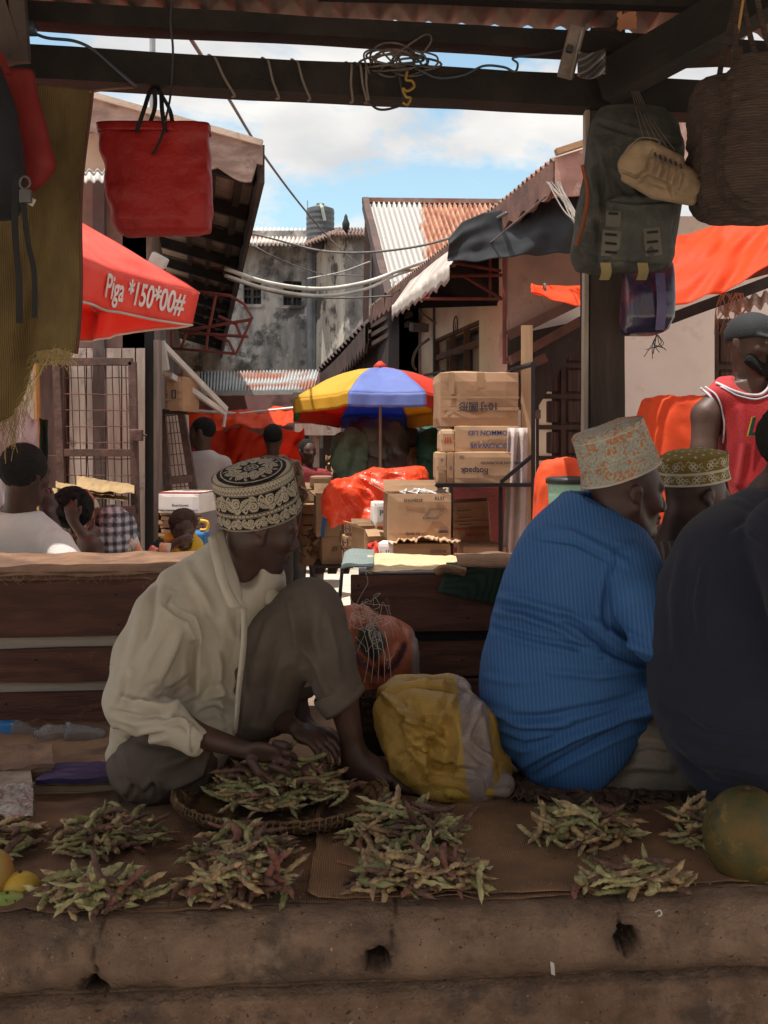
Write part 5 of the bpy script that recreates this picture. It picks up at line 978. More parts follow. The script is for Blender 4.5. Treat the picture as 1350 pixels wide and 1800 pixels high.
# ---------------------------------------------------------------- things hanging from the beams
def ringloft(rings, Y, n=40, pw=4.0, amp=.004, seed=0, dense=26, fr=5):   # rings (py, x0, x1, depth_m) from top to bottom
    ys = np.array([a[0] for a in rings], float); t = np.linspace(0, 1, dense); yy = ys[0]+(ys[-1]-ys[0])*t
    x0 = np.interp(yy, ys, [a[1] for a in rings]); x1 = np.interp(yy, ys, [a[2] for a in rings]); dd = np.interp(yy, ys, [a[3] for a in rings]); V = []
    for j in range(dense):
        for k in range(n):
            a = 2*math.pi*k/n; c, s_ = math.cos(a), math.sin(a); ex = math.copysign(abs(c)**(2/pw), c); ey = math.copysign(abs(s_)**(2/pw), s_)
            p = P((x0[j]+x1[j])/2+ex*(x1[j]-x0[j])/2, yy[j], Y); p.y += ey*dd[j]/2
            p += Vector((ex, ey, 0))*amp*(nz(p, fr, seed)+.6*nz(p, fr*2.7, seed+1)); V.append(p)
    Fc = [[j*n+(k+1) % n, j*n+k, (j+1)*n+k, (j+1)*n+(k+1) % n] for j in range(dense-1) for k in range(n)]
    Fc.append([(dense-1)*n+k for k in range(n)][::-1]); return V, [f[::-1] for f in Fc]
def strap(pts, w, t=.003, n=8):
    pp = spl(pts, n); q = MB(); V = []
    for i, p in enumerate(pp):
        V += [p+Vector((-w/2, -t/2, 0)), p+Vector((w/2, -t/2, 0)), p+Vector((w/2, t/2, 0)), p+Vector((-w/2, t/2, 0))]
    m = len(pp); q.add(V, [[3, 2, 1, 0]]+[[i*4+k, i*4+(k+1) % 4, (i+1)*4+(k+1) % 4, (i+1)*4+k] for i in range(m-1) for k in range(4)]+[[(m-1)*4+k for k in range(4)]]); return q
def add_strap(name, pts, w, m, root, t=.003): return strap(pts, w, t).build(name, m, root)
m_redbag = M('red_nonwoven', (.38, .014, .014), (.30, .012, .012), sc=5, bump=.6, bsc=16, rough=.5, trans=.25, spec=.45, bdist=.02, stain_tone=[((.15, .007, .008), 3.5, .54, .74)])  # dark patches paint in the shading of contents seen through the cloth
m_blackweb = M('black_webbing', (.018, .017, .018), rough=.8)
Yb = 3.27
rbag = T('shopping_bag', 'bright red shopping bag with black handles hanging from the beam', 'bag', P(272, 160, Yb))
V, Fc = ringloft([(220, 173, 368, .07), (240, 178, 369, .09), (330, 190, 371, .12), (390, 200, 371, .12), (408, 206, 369, .09), (415, 222, 350, .03)], Yb, 120, 5, .014, 3, 60, 7)
V = [v+Vector((0, 0, .012*((v.x-P(270, 0, Yb).x)/.17)*(.3 if i > len(V)*.5 else 0))) for i, v in enumerate(V)]
mesh_obj('bag_body', V, Fc, m_redbag, rbag, smooth=True, solid=.002)
V, Fc = ringloft([(219, 172, 369, .074), (236, 176, 370, .094)], Yb, 56, 5, .004, 3, 4); mesh_obj('hem', V, Fc[:-1], m_redbag, rbag, smooth=True, solid=.003)
for (x0, x1, yy) in ((240, 291, Yb-.05), (258, 305, Yb+.05)):
    add_strap('handle', [P(x0, 232, yy), P(x0+14, 190, yy+.02), P(264+(x0 > 250)*8, 160, 3.33), P(274, 152, 3.36)], .014, m_blackweb, rbag); add_strap('handle', [P(x1, 232, yy), P(x1-6, 195, yy+.02), P(283, 165, 3.33), P(276, 152, 3.36)], .014, m_blackweb, rbag)
add_strap('loose_strap', [P(291, 220, Yb-.055), P(282, 245, Yb-.07), P(268, 272, Yb-.072)], .008, m_blackweb, rbag)
if 0: MB().grid(lambda u, v: P(338+33*u+4*nz((u*4, v*4, 1), 1), 350+45*v, Yb-.062-.006*abs(nz((u*8, v*8, 0), 1))+.035*u*u), 12, 12).build('clear_film', M('film', (.40, .08, .08), rough=.15, spec=.9, bump=0), rbag, solid=.001)
cable('hanging_string', 'twisted dark string falling from the roof to the red bag', [(303, -10, 3.2), (300, 40, 3.25), (304, 90, 3.28), (300, 165, 3.30), (290, 215, 3.2)], .004, m_wireb)
# second red bag, black bag with straps at the left edge
rb2 = T('shopping_bag', 'faded red bag seen edge-on at the left border', 'bag', P(20, 110, 3.0))
V, Fc = ringloft([(125, -30, 60, .05), (200, -20, 76, .07), (290, 10, 93, .08), (320, 30, 72, .05), (334, 40, 58, .02)], 3.0, 40, 4, .008, 8); mesh_obj('bag_body', V, Fc, M('faded_red', (.21, .018, .016), (.15, .014, .014), sc=6, rough=.6, bump=.4, bsc=14), rb2, smooth=True, solid=.002)
add_strap('handle', [P(-4, 90, 3.0), P(4, 105, 2.98), P(14, 130, 2.97)], .02, bpy.data.materials['faded_red'], rb2)
bb = T('backpack', 'black backpack with long hanging straps at the left border', 'backpack', P(-10, 100, 2.9))
V, Fc = ringloft([(110, -120, 0, .12), (200, -120, 30, .16), (300, -120, 40, .18), (370, -120, 36, .16), (384, -100, 20, .08)], 2.85, 40, 3, .012, 5); mesh_obj('pack_body', V, Fc, M('black_canvas', (.016, .017, .022), (.012, .012, .015), rough=.8, bump=.4), bb, smooth=True)
add_strap('strap', [P(28, 310, 2.72), P(26, 400, 2.72), P(33, 490, 2.73), P(34, 568, 2.73)], .017, m_blackweb, bb); add_strap('strap', [P(40, 345, 2.71), P(48, 420, 2.71), P(60, 480, 2.71), P(61, 558, 2.72)], .014, m_blackweb, bb)
q = MB(); q.tube([P(44+9*math.cos(a), 321+11*math.sin(a), 2.7) for a in np.linspace(0, 6.4, 16)], .0035, 6); q.obox(P(45, 345, 2.7), (.03, .015, .035)); q.build('buckle', M('buckle', (.12, .12, .12), rough=.3, metal=.5), bb, bev=.002)
q = MB(); q.obox(P(56, 355, 2.72), (.012, .01, .02), 0, 0, .5); q.build('strap_end', M('pale_tag', (.6, .55, .5)), bb)
# old sackcloth sheet
sk_ = T('sackcloth', 'ragged translucent olive sackcloth hung at the left, fringed with loose threads', 'sackcloth', P(60, 150, 3.18))
def skf(u, v):
    lx = -90+247*u-26*v*u
    yb_ = np.interp(lx, [-90, 0, 20, 42, 55, 62, 100, 131], [760, 742, 730, 690, 645, 618, 612, 622]); y0 = np.interp(lx, [-90, 60, 157], [140, 148, 158])
    y = y0+(yb_-y0)*v; return P(lx+5*math.sin(v*7+u*2)*u, y, 3.16+.03*math.sin(u*9+v*2.4)+.02*nz((u*3, v*4, 0), 1.6)-.03*v)
MB().grid(skf, 70, 110).build('cloth', m_sackcloth, sk_, smooth=True, solid=.002)
q = MB(); q.tube([skf(1, i/40)+Vector((.003, 0, 0)) for i in range(41)], .005, 6); q.build('hem', M('hem_brown', (.12, .05, .035)), sk_)
q = MB()
for i in range(230):
    u = random.random()**.8; p = skf(u, 1)+Vector((0, -.004, 0)); l = random.uniform(.02, .10)*(1.4 if u < .62 else .7); pts = [p]
    for k in range(5): p = p+Vector((random.uniform(-.012, .012), random.uniform(-.004, .004), -l/5+random.uniform(-.004, .006))); pts.append(p)
    q.tube(pts, .0009, 4)
for i in range(12):
    a = skf(random.uniform(.5, 1), .99); b_ = skf(random.uniform(.5, 1), .98); mid = (a+b_)/2+Vector((0, -.01, -random.uniform(.02, .06))); q.tube(spl([a, a.lerp(mid, .6)+Vector((.01, 0, -.01)), mid, b_.lerp(mid, .4), b_], 4), .0013, 4)
q.build('loose_threads', M('straw_thread', (.50, .38, .14), trans=.2, bump=0), sk_)
cable('hanging_string', 'brown string tying the sackcloth corner to the beam', [(157, 162, 3.16), (190, 157, 3.25), (240, 153, 3.37)], .004, M('brown_string', (.25, .15, .1)))
# coil of cable and cords around the lower beam
q = MB(); random.seed(11)
for i in range(9):
    c = PS(700+random.uniform(-22, 22), 108+random.uniform(-10, 10), 3.36); a0 = random.random()*6; rx, rz_ = random.uniform(.04, .13), random.uniform(.015, .045); ro = random.uniform(-.3, .3)
    pts = []
    for k in range(22): a = a0+k*.30; v = Vector((rx*math.cos(a), -.02*math.sin(a*1.7), rz_*math.sin(a))); v.rotate(Euler((0, ro, 0))); pts.append(c+v)
    q.tube(pts, .004, 5)
for pl_ in ([(690, 100), (745, 62), (758, 72), (735, 105)], [(700, 110), (760, 118), (768, 100), (740, 90)], [(650, 130), (640, 95), (665, 88), (690, 110)], [(665, 88), (690, 92), (700, 120)]):
    q.tube(spl([PS(x, y, 3.34) for x, y in pl_]), .0035, 5)
q.build('cable_coil', M('coil_grey', (.13, .10, .085), (.06, .055, .055), sc=20), label='tangled coil of old cable lodged on the lower beam', cat='cable coil', smooth=True, base=PS(700, 120, 3.36))
def wrap(xt, xb_, lab, m=None, r=.004):
    q = MB(); f1, f2, bk = 3.355, 3.355, 3.49
    def at(x, dz, Y0): yc = np.interp(x, [-60, 1500], [112, 192]); p = PS(x, yc, Y0); p.z += dz; return p
    q.tube(spl([at(xb_-10, -.058, bk), at(xt-8, .062, bk), at(xt, .063, 3.42), at(xt+4, .058, f1), at((xt+xb_)/2, 0, f1-.004), at(xb_, -.056, f1), at(xb_-4, -.063, 3.42)], 4), r, 6); q.build('binding_cord', m or m_cord, label=lab, cat='cord', smooth=True, base=at(xt, 0, f1))
m_cord = M('grey_cord', (.20, .165, .14), rough=.8)
wrap(375, 412, 'cord wound round the beam just right of the red bag'); wrap(468, 490, 'second cord wound round the beam'); wrap(520, 545, 'cord looped round the middle of the beam'); wrap(614, 620, 'short cord left of the cable coil'); wrap(630, 645, 'left one of two close cords under the coil'); wrap(640, 648, 'right one of two close cords under the coil')
q = MB(); q.tube(spl([PS(x, y, 3.33) for x, y in ((646, 178), (665, 192), (690, 190), (708, 178), (702, 135), (705, 150))]), .004, 6); q.build('cable_loop', m_wireb, label='dark cable loop hanging under the beam below the coil', cat='cable', smooth=True, base=PS(670, 185, 3.33))
q = MB(); q.tube(spl([PS(x, y, 3.32) for x, y in ((716, 125), (714, 140), (724, 142), (728, 152), (716, 160), (708, 155), (714, 170), (722, 172), (716, 184), (708, 180))]), .005, 6); q.build('rusty_hook', M('brass_hook', (.35, .22, .06), metal=.6, rough=.5), label='twisted rusty yellow wire hook on the beam', cat='hook', smooth=True, base=PS(716, 184, 3.32))
q = MB(); q.tube(spl([PS(x, y, 3.33) for x, y in ((735, 122), (770, 137), (815, 132), (850, 116), (885, 118), (905, 126), (910, 112), (902, 102), (940, 96), (990, 88), (1000, 82))]), .004, 6); q.build('power_cable', M('blue_black_cable', (.05, .07, .10), rough=.4), label='dark cable running from the coil to the socket board', cat='cable', smooth=True, base=PS(735, 122, 3.33))
q = MB(); q.tube(spl([PS(x, y, 3.33) for x, y in ((44, 50), (80, 66), (130, 72), (165, 88), (200, 118), (240, 152))]), .005, 6); q.obox(PS(48, 50, 3.3), (.05, .04, .035)); q.build('power_cable', bpy.data.materials['blue_black_cable'], label='dark cable with a plug at the left end of the upper beam', cat='cable', smooth=True, base=PS(44, 50, 3.33))
sb = T('socket_board', 'dusty slanting wooden socket board fixed on the beam end', 'socket board', PS(1003, 135, 3.25))
q = MB(); q.obox(PS(1004, 92, 3.25), (.052, .035, .165), 0, 0, .24); q.build('board', M('dusty_board', (.20, .16, .14), (.13, .10, .09), sc=12, bump=.4), sb, bev=.005)
q = MB(); q.obox(PS(1001, 86, 3.225), (.02, .02, .022), 0, 0, .24); q.build('switch', m_wireb, sb, bev=.003)
q = MB(); q.obox(PS(1013, 95, 3.232), (.006, .012, .15), 0, 0, .24); q.build('side_strip', M('strip_pale', (.3, .26, .23)), sb)
MB().grid(lambda u, v: P(1015+50*u, 88+46*v+5*math.sin(u*4), 3.22+.02*math.sin(v*12+u*9)), 16, 16).build('plastic_wrap', M('grey_wrap', (.10, .09, .09), rough=.25, spec=.8, bump=.3, bsc=30), label='crinkled dark plastic wrapped round the post head', cat='plastic wrap', smooth=True, solid=.002, base=P(1040, 110, 3.22))
# backpack on the post
bp_ = T('backpack', 'grey-green canvas backpack with webbing loops hanging on the post', 'backpack', P(1105, 200, 3.25))
m_canvas = M('greygreen_canvas', (.072, .073, .064), (.045, .046, .043), sc=6, bump=.7, bsc=45, rough=.9, stain_tone=[((.14, .125, .10), 9, .57, .72), ((.025, .025, .025), 5, .55, .7)])
s = SDF((P(990, 0, 3.2)[0], 3.0, P(0, 505, 3.2)[2]), (P(1205, 0, 3.2)[0], 3.42, P(0, 180, 3.2)[2]), .006)
s.loft([(196, 1055, 1160, 3.3, 60), (215, 1040, 1188, 3.28, 90), (260, 1034, 1192, 3.26, 110), (350, 1022, 1190, 3.24, 120), (430, 1008, 1184, 3.23, 130), (458, 1006, 1178, 3.23, 120), (472, 1020, 1170, 3.24, 90)], .012, 3.5)
s.loft([(352, 1066, 1178, 3.11, 40), (400, 1062, 1178, 3.10, 60), (462, 1056, 1172, 3.10, 60), (470, 1062, 1165, 3.11, 40)], .004, 6)
sdf_obj('pack_body', s, m_canvas, bp_, 1, wr=[(.008, 7, (1, 1, 1), 3), (.003, 22, (1, 1, .5), 5)], fold=[([(1066, 350), (1120, 356), (1180, 352)], -.008, 3), ([(1100, 480), (1108, 420), (1112, 352)], -.003, 2), ([(1085, 300), (1120, 345)], .008, 5), ([(1040, 300), (1065, 420)], .007, 5), ([(1045, 250), (1060, 330), (1050, 440)], -.005, 4), ([(1052, 215), (1100, 232), (1160, 246), (1190, 250)], -.008, 4), ([(1016, 440), (1060, 460), (1170, 468)], -.005, 3)])
q = MB(); q.add([v for v in strap([P(1178, 352, 3.12), P(1180, 400, 3.11), P(1174, 465, 3.11)], .008).V], strap([P(1178, 352, 3.12), P(1180, 400, 3.11), P(1174, 465, 3.11)], .008).F); q.build('zip', m_blackweb, bp_)
for (x, y, w, h, tl) in ((1078, 385, 26, 28, .05), (1074, 428, 32, 46, .1), (1147, 425, 30, 50, -.1)):
    q = MB(); q.obox(P(x, y, 3.047), (w*3.05/F, .008, h*3.05/F), 0, 0, tl); q.build('webbing_panel', M('webbing_tan', (.13, .12, .095), (.09, .085, .07), bump=.5, bsc=80) if 'webbing_tan' not in bpy.data.materials else bpy.data.materials['webbing_tan'], bp_, bev=.002)
    for k in range(3):
        if y < 400 and k > 0: continue
        q = MB(); q.obox(P(x, y-h*.34+k*h*.34, 3.041), (w*.62*3.08/F, .004, .007), 0, 0, tl); q.build('slot', m_black, bp_)
for (x) in (1066, 1131): add_strap('strap_tail', [P(x-2, 462, 3.05), P(x, 478, 3.06), P(x-4, 492, 3.08)], .030, M('tan_webbing', (.26, .20, .09)) if 'tan_webbing' not in bpy.data.materials else bpy.data.materials['tan_webbing'], bp_, .006)
q = MB(); q.tube(spl([P(1024, 290, 3.12), P(1033, 340, 3.12), P(1026, 390, 3.1), P(1013, 432, 3.12)]), .006, 6); q.build('orange_piping', M('rust_piping', (.25, .07, .03)), bp_)
q = MB()
for k in range(5): q.tube(spl([P(1110+k*3, 160, 3.34), P(1120+k*7, 200+k*3, 3.18), P(1130+k*14, 240+k*6, 3.10)]), .0015, 4)
q.build('hanging_threads', m_cord, bp_)
# tan shoe
sh = T('shoe', 'dusty tan laced shoe tied against the grey-green backpack', 'shoe', P(1150, 300, 3.02))
s = SDF((P(1070, 0, 3)[0], 2.9, P(0, 375, 3)[2]), (P(1235, 0, 3)[0], 3.15, P(0, 230, 3)[2]), .004)
s.ch([(1111, 290, 3.02, 25), (1145, 300, 3.02, 30), (1195, 322, 3.02, 30), (1222, 332, 3.02, 26)], .012); s.e(1122, 268, 3.02, 24, 20, 26, .012, -25); s.ch([(1140, 262, 3.0, 15), (1190, 285, 3.0, 14)], .008)
s.ch([(1100, 312, 3.01, 9), (1150, 338, 3.0, 12), (1215, 352, 3.0, 10)], .004)
sdf_obj('upper', s, M('tan_suede', (.30, .215, .135), (.22, .155, .10), sc=9, bump=.5, bsc=60, stain_tone=[((.14, .10, .07), 14, .55, .7)]), sh, 1, fold=[([(1092, 300), (1118, 312), (1135, 300), (1140, 280), (1150, 262)], -.006, 2), ([(1120, 322), (1140, 310), (1175, 325), (1182, 345)], -.005, 2)]+[([(1150+i*12, 282+i*6), (1144+i*12, 306+i*6)], .006, 3) for i in range(5)])
q = MB()
for i in range(6): q.obox(P(1152+i*9, 272+i*4.0, 2.965), (.005, .006, .014), 0, 0, -.3)
q.build('lace_holes', m_wireb, sh)
q = MB(); q.tube(spl([P(1105, 262, 2.99), P(1125, 243, 2.99), P(1158, 246, 2.99), P(1158, 258, 2.98)]), .002, 4); q.build('lace', m_cord, sh)
# glossy dark bag below
gb = T('plastic_bag', 'glossy dark blue and purple bag hanging under the backpack, right of the post', 'bag', P(1138, 480, 3.35))
V, Fc = ringloft([(465, 1095, 1180, .10), (520, 1092, 1183, .14), (560, 1090, 1183, .14), (583, 1092, 1172, .10), (590, 1100, 1150, .04)], 3.33, 40, 4, .010, 15)
mesh_obj('bag_body', V, Fc, M('glossy_purple', (.028, .022, .055), (.16, .035, .05), sc=6, lo=.52, hi=.62, rough=.22, spec=.7, bump=.4, bsc=12), gb, smooth=True)
q = MB(); q.add(strap([P(1160, 480, 3.24), P(1163, 530, 3.24), P(1160, 580, 3.26)], .03).V, strap([P(1160, 480, 3.24), P(1163, 530, 3.24), P(1160, 580, 3.26)], .03).F); q.build('stripe', M('lilac', (.09, .07, .17), rough=.3), gb)
q = MB()
for i in range(7): a = P(1156, 588, 3.3); q.tube(spl([a, a+Vector((.02*random.uniform(-1, 1), 0, -.03)), a+Vector((.05*random.uniform(-1, 1), 0, -.04-.04*random.random()))], 4), .0015, 4)
q.tube([P(1156, 565, 3.26), P(1152, 600, 3.3), P(1148, 622, 3.3)], .0018, 4); q.build('twine', m_wireb, gb)
# blue edge behind the post
q = MB(); q.hexa([P(1020, 575, 3.6), P(1027, 575, 3.6), P(1027, 575, 3.7), P(1020, 575, 3.7), P(1020, 470, 3.6), P(1027, 470, 3.6), P(1027, 470, 3.7), P(1020, 470, 3.7)]); q.build('folded_tarp', M('navy_plastic', (.02, .03, .09), rough=.4), label='navy folded plastic edge showing behind the post', cat='plastic sheet', base=P(1024, 575, 3.65))
# woven baskets at the right
m_woven = M('woven_palm', (.095, .066, .052), (.055, .039, .033), sc=14, st=(1, 1, 3), bump=.8, bsc=40, rough=.9, wave=((.045, .032, .028), 14, 'Z', 4, (.3, 1.0)), bdist=.02)
wb = T('woven_basket', 'dark plaited palm basket with long strap handles hanging at the upper right', 'basket', P(1290, 110, 2.9))
s = SDF((P(1195, 0, 2.8)[0], 2.6, P(0, 410, 2.95)[2]), (P(1480, 0, 3)[0], 3.25, P(0, 80, 2.95)[2]), .007)
s.loft([(152, 1222, 1400, 3.02, 130), (200, 1219, 1405, 3.02, 150), (300, 1217, 1410, 3.02, 160), (360, 1220, 1400, 3.02, 130), (380, 1232, 1380, 3.02, 90), (392, 1262, 1340, 3.02, 40)], .02, 3.5)
s.loft([(103, 1296, 1440, 2.88, 60), (150, 1280, 1445, 2.88, 100), (300, 1262, 1440, 2.88, 110), (345, 1275, 1420, 2.88, 90), (372, 1310, 1380, 2.88, 40)], .008, 3.2)
sdf_obj('basket_body', s, m_woven, wb, 1, wr=[(.006, 9, (1, 1, 4), 6), (.003, 30, (1, 1, 3), 7)], fold=[([(1290, 110), (1275, 220), (1268, 310), (1290, 350), (1340, 368)], -.008, 3), ([(1232, 160), (1228, 260), (1228, 340), (1245, 375)], -.005, 3)])
for (pts) in ([(1262, 150, 2.95), (1272, 90, 2.98), (1290, 20, 3.0), (1298, -40, 3.0)], [(1330, 105, 2.9), (1318, 60, 2.95), (1306, 0, 3.0), (1302, -40, 3.0)], [(1365, 110, 2.9), (1345, 60, 2.95), (1325, -30, 3.0)], [(1290, 112, 2.85), (1294, 50, 2.95), (1298, -30, 3.0)]): add_strap('handle', [P(*a) for a in pts], .015, m_woven, wb, .006)
cable('hanging_string', 'orange twisted string beside the basket handles', [(1288, 90, 2.93), (1298, 50, 2.95), (1306, 0, 2.95), (1310, -30, 2.95)], .004, M('orange_string', (.4, .22, .08)))
# roof timbers beyond the orange tarp at the right
q = MB(); q.beam(P(1180, 560, 5.6), P(1420, 470, 5.6), .05, .06, .003, 12, seed=3); q.build('roof_pole', m_darkwood, label='dark roof pole under the orange tarpaulin at the right edge', cat='pole', base=P(1260, 530, 5.6))
q = MB(); q.beam(P(1255, 498, 5.2), P(1420, 455, 5.2), .04, .05, .003, 12, seed=4); q.build('roof_pole', bpy.data.materials['brown_trim'], label='brown roof pole close under the tarpaulin edge', cat='pole', base=P(1260, 498, 5.2))
corr(P(1262, 556, 5.9), P(1420, 520, 5.9), P(1420, 505, 6.6), P(1262, 530, 6.6), 8, .02, 3).build('roof_sheet_piece', M('pale_sheet', (.55, .38, .30)), label='pale pink corrugated sheet piece over the right door', cat='roof sheet', smooth=True, solid=.004, base=P(1300, 540, 6))
q = MB(); random.seed(5)
for i in range(16): a = P(1268+random.random()*40, 515, 5.15); q.tube(spl([a, a+Vector((random.uniform(-.05, .05), 0, -.08)), a+Vector((random.uniform(-.08, .08), 0, -.12-.1*random.random()))], 4), .003, 4)
q.build('frayed_rope', M('frayed', (.30, .18, .11)), label='frayed rope ends dangling above the capped man', cat='rope', base=P(1285, 520, 5.15))
q = MB(); random.seed(6)
for i in range(9): q.tube(spl([P(960+random.random()*25, 320, 5.0), P(985+random.random()*30, 370, 4.6), P(1012+random.random()*10, 385+random.random()*30, 4.2)], 5), .0035, 4)
q.build('loose_wires', m_cord, label='loose wires hanging from the right eave behind the backpack', cat='wires', base=P(990, 350, 4.8))
# ---------------------------------------------------------------- people
m_skin = M('skin_dark', (.072, .036, .028), (.048, .026, .021), sc=9, bump=.12, bsc=90, rough=.48, spec=.35)
m_skin2 = M('skin_brown', (.095, .050, .036), (.065, .035, .027), sc=9, bump=.12, bsc=90, rough=.5, spec=.35)
m_hair = M('black_hair', (.010, .009, .009), (.016, .014, .013), sc=40, bump=1, bsc=160, rough=.95)
def head(s, o, yaw, pitch=0, roll=0, sc=1.0, k=.012, neck=None, nr=.052, ears=True):
    """o eye-level centre; yaw 0 looks to +x, 90 looks away from the viewer, -90 towards the viewer"""
    o = np.array(o); M3 = Matrix.Rotation(R(yaw), 3, 'Z') @ Matrix.Rotation(R(pitch), 3, 'Y') @ Matrix.Rotation(R(roll), 3, 'X'); MA = np.array(M3); eu = M3.to_euler()
    W_ = lambda x, y, z: o+MA @ np.array((x, y, z))*sc
    el = lambda c, r, kk=k, sub=False: s.ell(W_(*c), tuple(q*sc for q in r), kk, tuple(eu), sub)
    co = lambda a, b, ra, rb, kk=k, sub=False: s.cone(W_(*a), W_(*b), ra*sc, rb*sc, kk, sub)
    el((-.012, 0, .040), (.098, .076, .088)); el((.035, 0, .02), (.058, .062, .07), .02)
    co((.030, 0, -.02), (.056, 0, -.085), .056, .030, .02); co((.066, 0, -.025), (.062, 0, -.088), .030, .024, .015)
    for y in (-1, 1):
        co((-.012, .050*y, -.025), (.045, .020*y, -.090), .026, .022, .02); el((.060, .040*y, -.012), (.026, .024, .024), .015)
        co((.083, .012*y, .036), (.072, .048*y, .036), .013, .011, .010)
        el((.098, .031*y, .014), (.015, .015, .011), .008, True); el((.073, .031*y, .013), (.014, .014, .013), .004)
        el((.100, .013*y, -.024), (.012, .009, .008), .006)
        if ears:
            co((-.012, .077*y, .016), (-.004, .074*y, -.028), .014, .009, .008); el((-.018, .084*y, .012), (.020, .007, .026), .006); el((-.008, .094*y, .004), (.008, .008, .014), .005, True)
    co((.086, 0, .030), (.108, 0, -.016), .009, .014, .010); el((.094, 0, -.046), (.011, .023, .007), .007); el((.092, 0, -.060), (.011, .020, .008), .007); el((.078, 0, -.088), (.018, .020, .017), .012)
    if neck is not None: s.cone(W_(-.030, 0, -.045), np.array(neck), nr*sc, nr*sc*1.12, .03)
    return W_, M3
def hand(s, w, d, up, sc=1.0, curl=.6, spread=.14, side=1, k=.006):
    """wrist w, pointing direction d, back-of-hand normal up; four fingers and a thumb"""
    w = Vector(w); d = Vector(d).normalized(); up = Vector(up); up = (up-d*up.dot(d)).normalized(); sd = d.cross(up)*side
    pl_ = w+d*.045*sc; rot = Matrix((d, sd, up)).transposed(); s.ell(pl_, (.050*sc, .038*sc, .017*sc), .012, tuple(rot.to_euler()))
    for i, (ln, off) in enumerate(((.072, .030), (.080, .010), (.075, -.011), (.060, -.030))):
        a = w+d*(.080-.004*abs(i-1.3))*sc+sd*off*sc; dr = (d+sd*(off/.03)*spread).normalized(); cu = curl*(1+.12*i)
        for j, fr in enumerate((.44, .31, .25)):
            dr = (dr-up*math.tan(cu*(.45+.35*j))).normalized() if j else (dr-up*cu*.5).normalized(); b = a+dr*ln*fr*sc; s.cone(a, b, (.0092-.0010*j)*sc, (.0086-.0012*j)*sc, k); a = b
    a = w+d*.022*sc+sd*.026*sc; dr = (d*.75+sd*.7-up*.25).normalized(); b = a+dr*.034*sc; s.cone(a, b, .013*sc, .0105*sc, k); dr = (d*.9+sd*.15-up*.5).normalized(); s.cone(b, b+dr*.030*sc, .0105*sc, .0085*sc, k)
def box_for(px0, px1, py0, py1, Ya, Yb_, vox): 
    c = [P(x, y, Y) for x in (px0, px1) for y in (py0, py1) for Y in (Ya, Yb_)]; return SDF([min(v[i] for v in c) for i in range(3)], [max(v[i] for v in c) for i in range(3)], vox)
def patch(a, b, n, m, root, name, t=.004, mid=None, amp=.002):       # cloth between two pixel polylines
    A_ = spl([P(*p) for p in a], 6); B_ = spl([P(*p) for p in b], 6)
    def f(u, v):
        i = u*(len(A_)-1); j = int(min(i, len(A_)-2)); w = i-j; p = A_[j].lerp(A_[j+1], w); i = u*(len(B_)-1); j = int(min(i, len(B_)-2)); w = i-j; q_ = B_[j].lerp(B_[j+1], w); return p.lerp(q_, v)+Vector((0, -1, 0))*(.012*math.sin(math.pi*v)+amp*nz((u*4, v*4, n), 1.5))
    return MB().grid(f, 24, 10).build(name, m, root, smooth=True, solid=t)

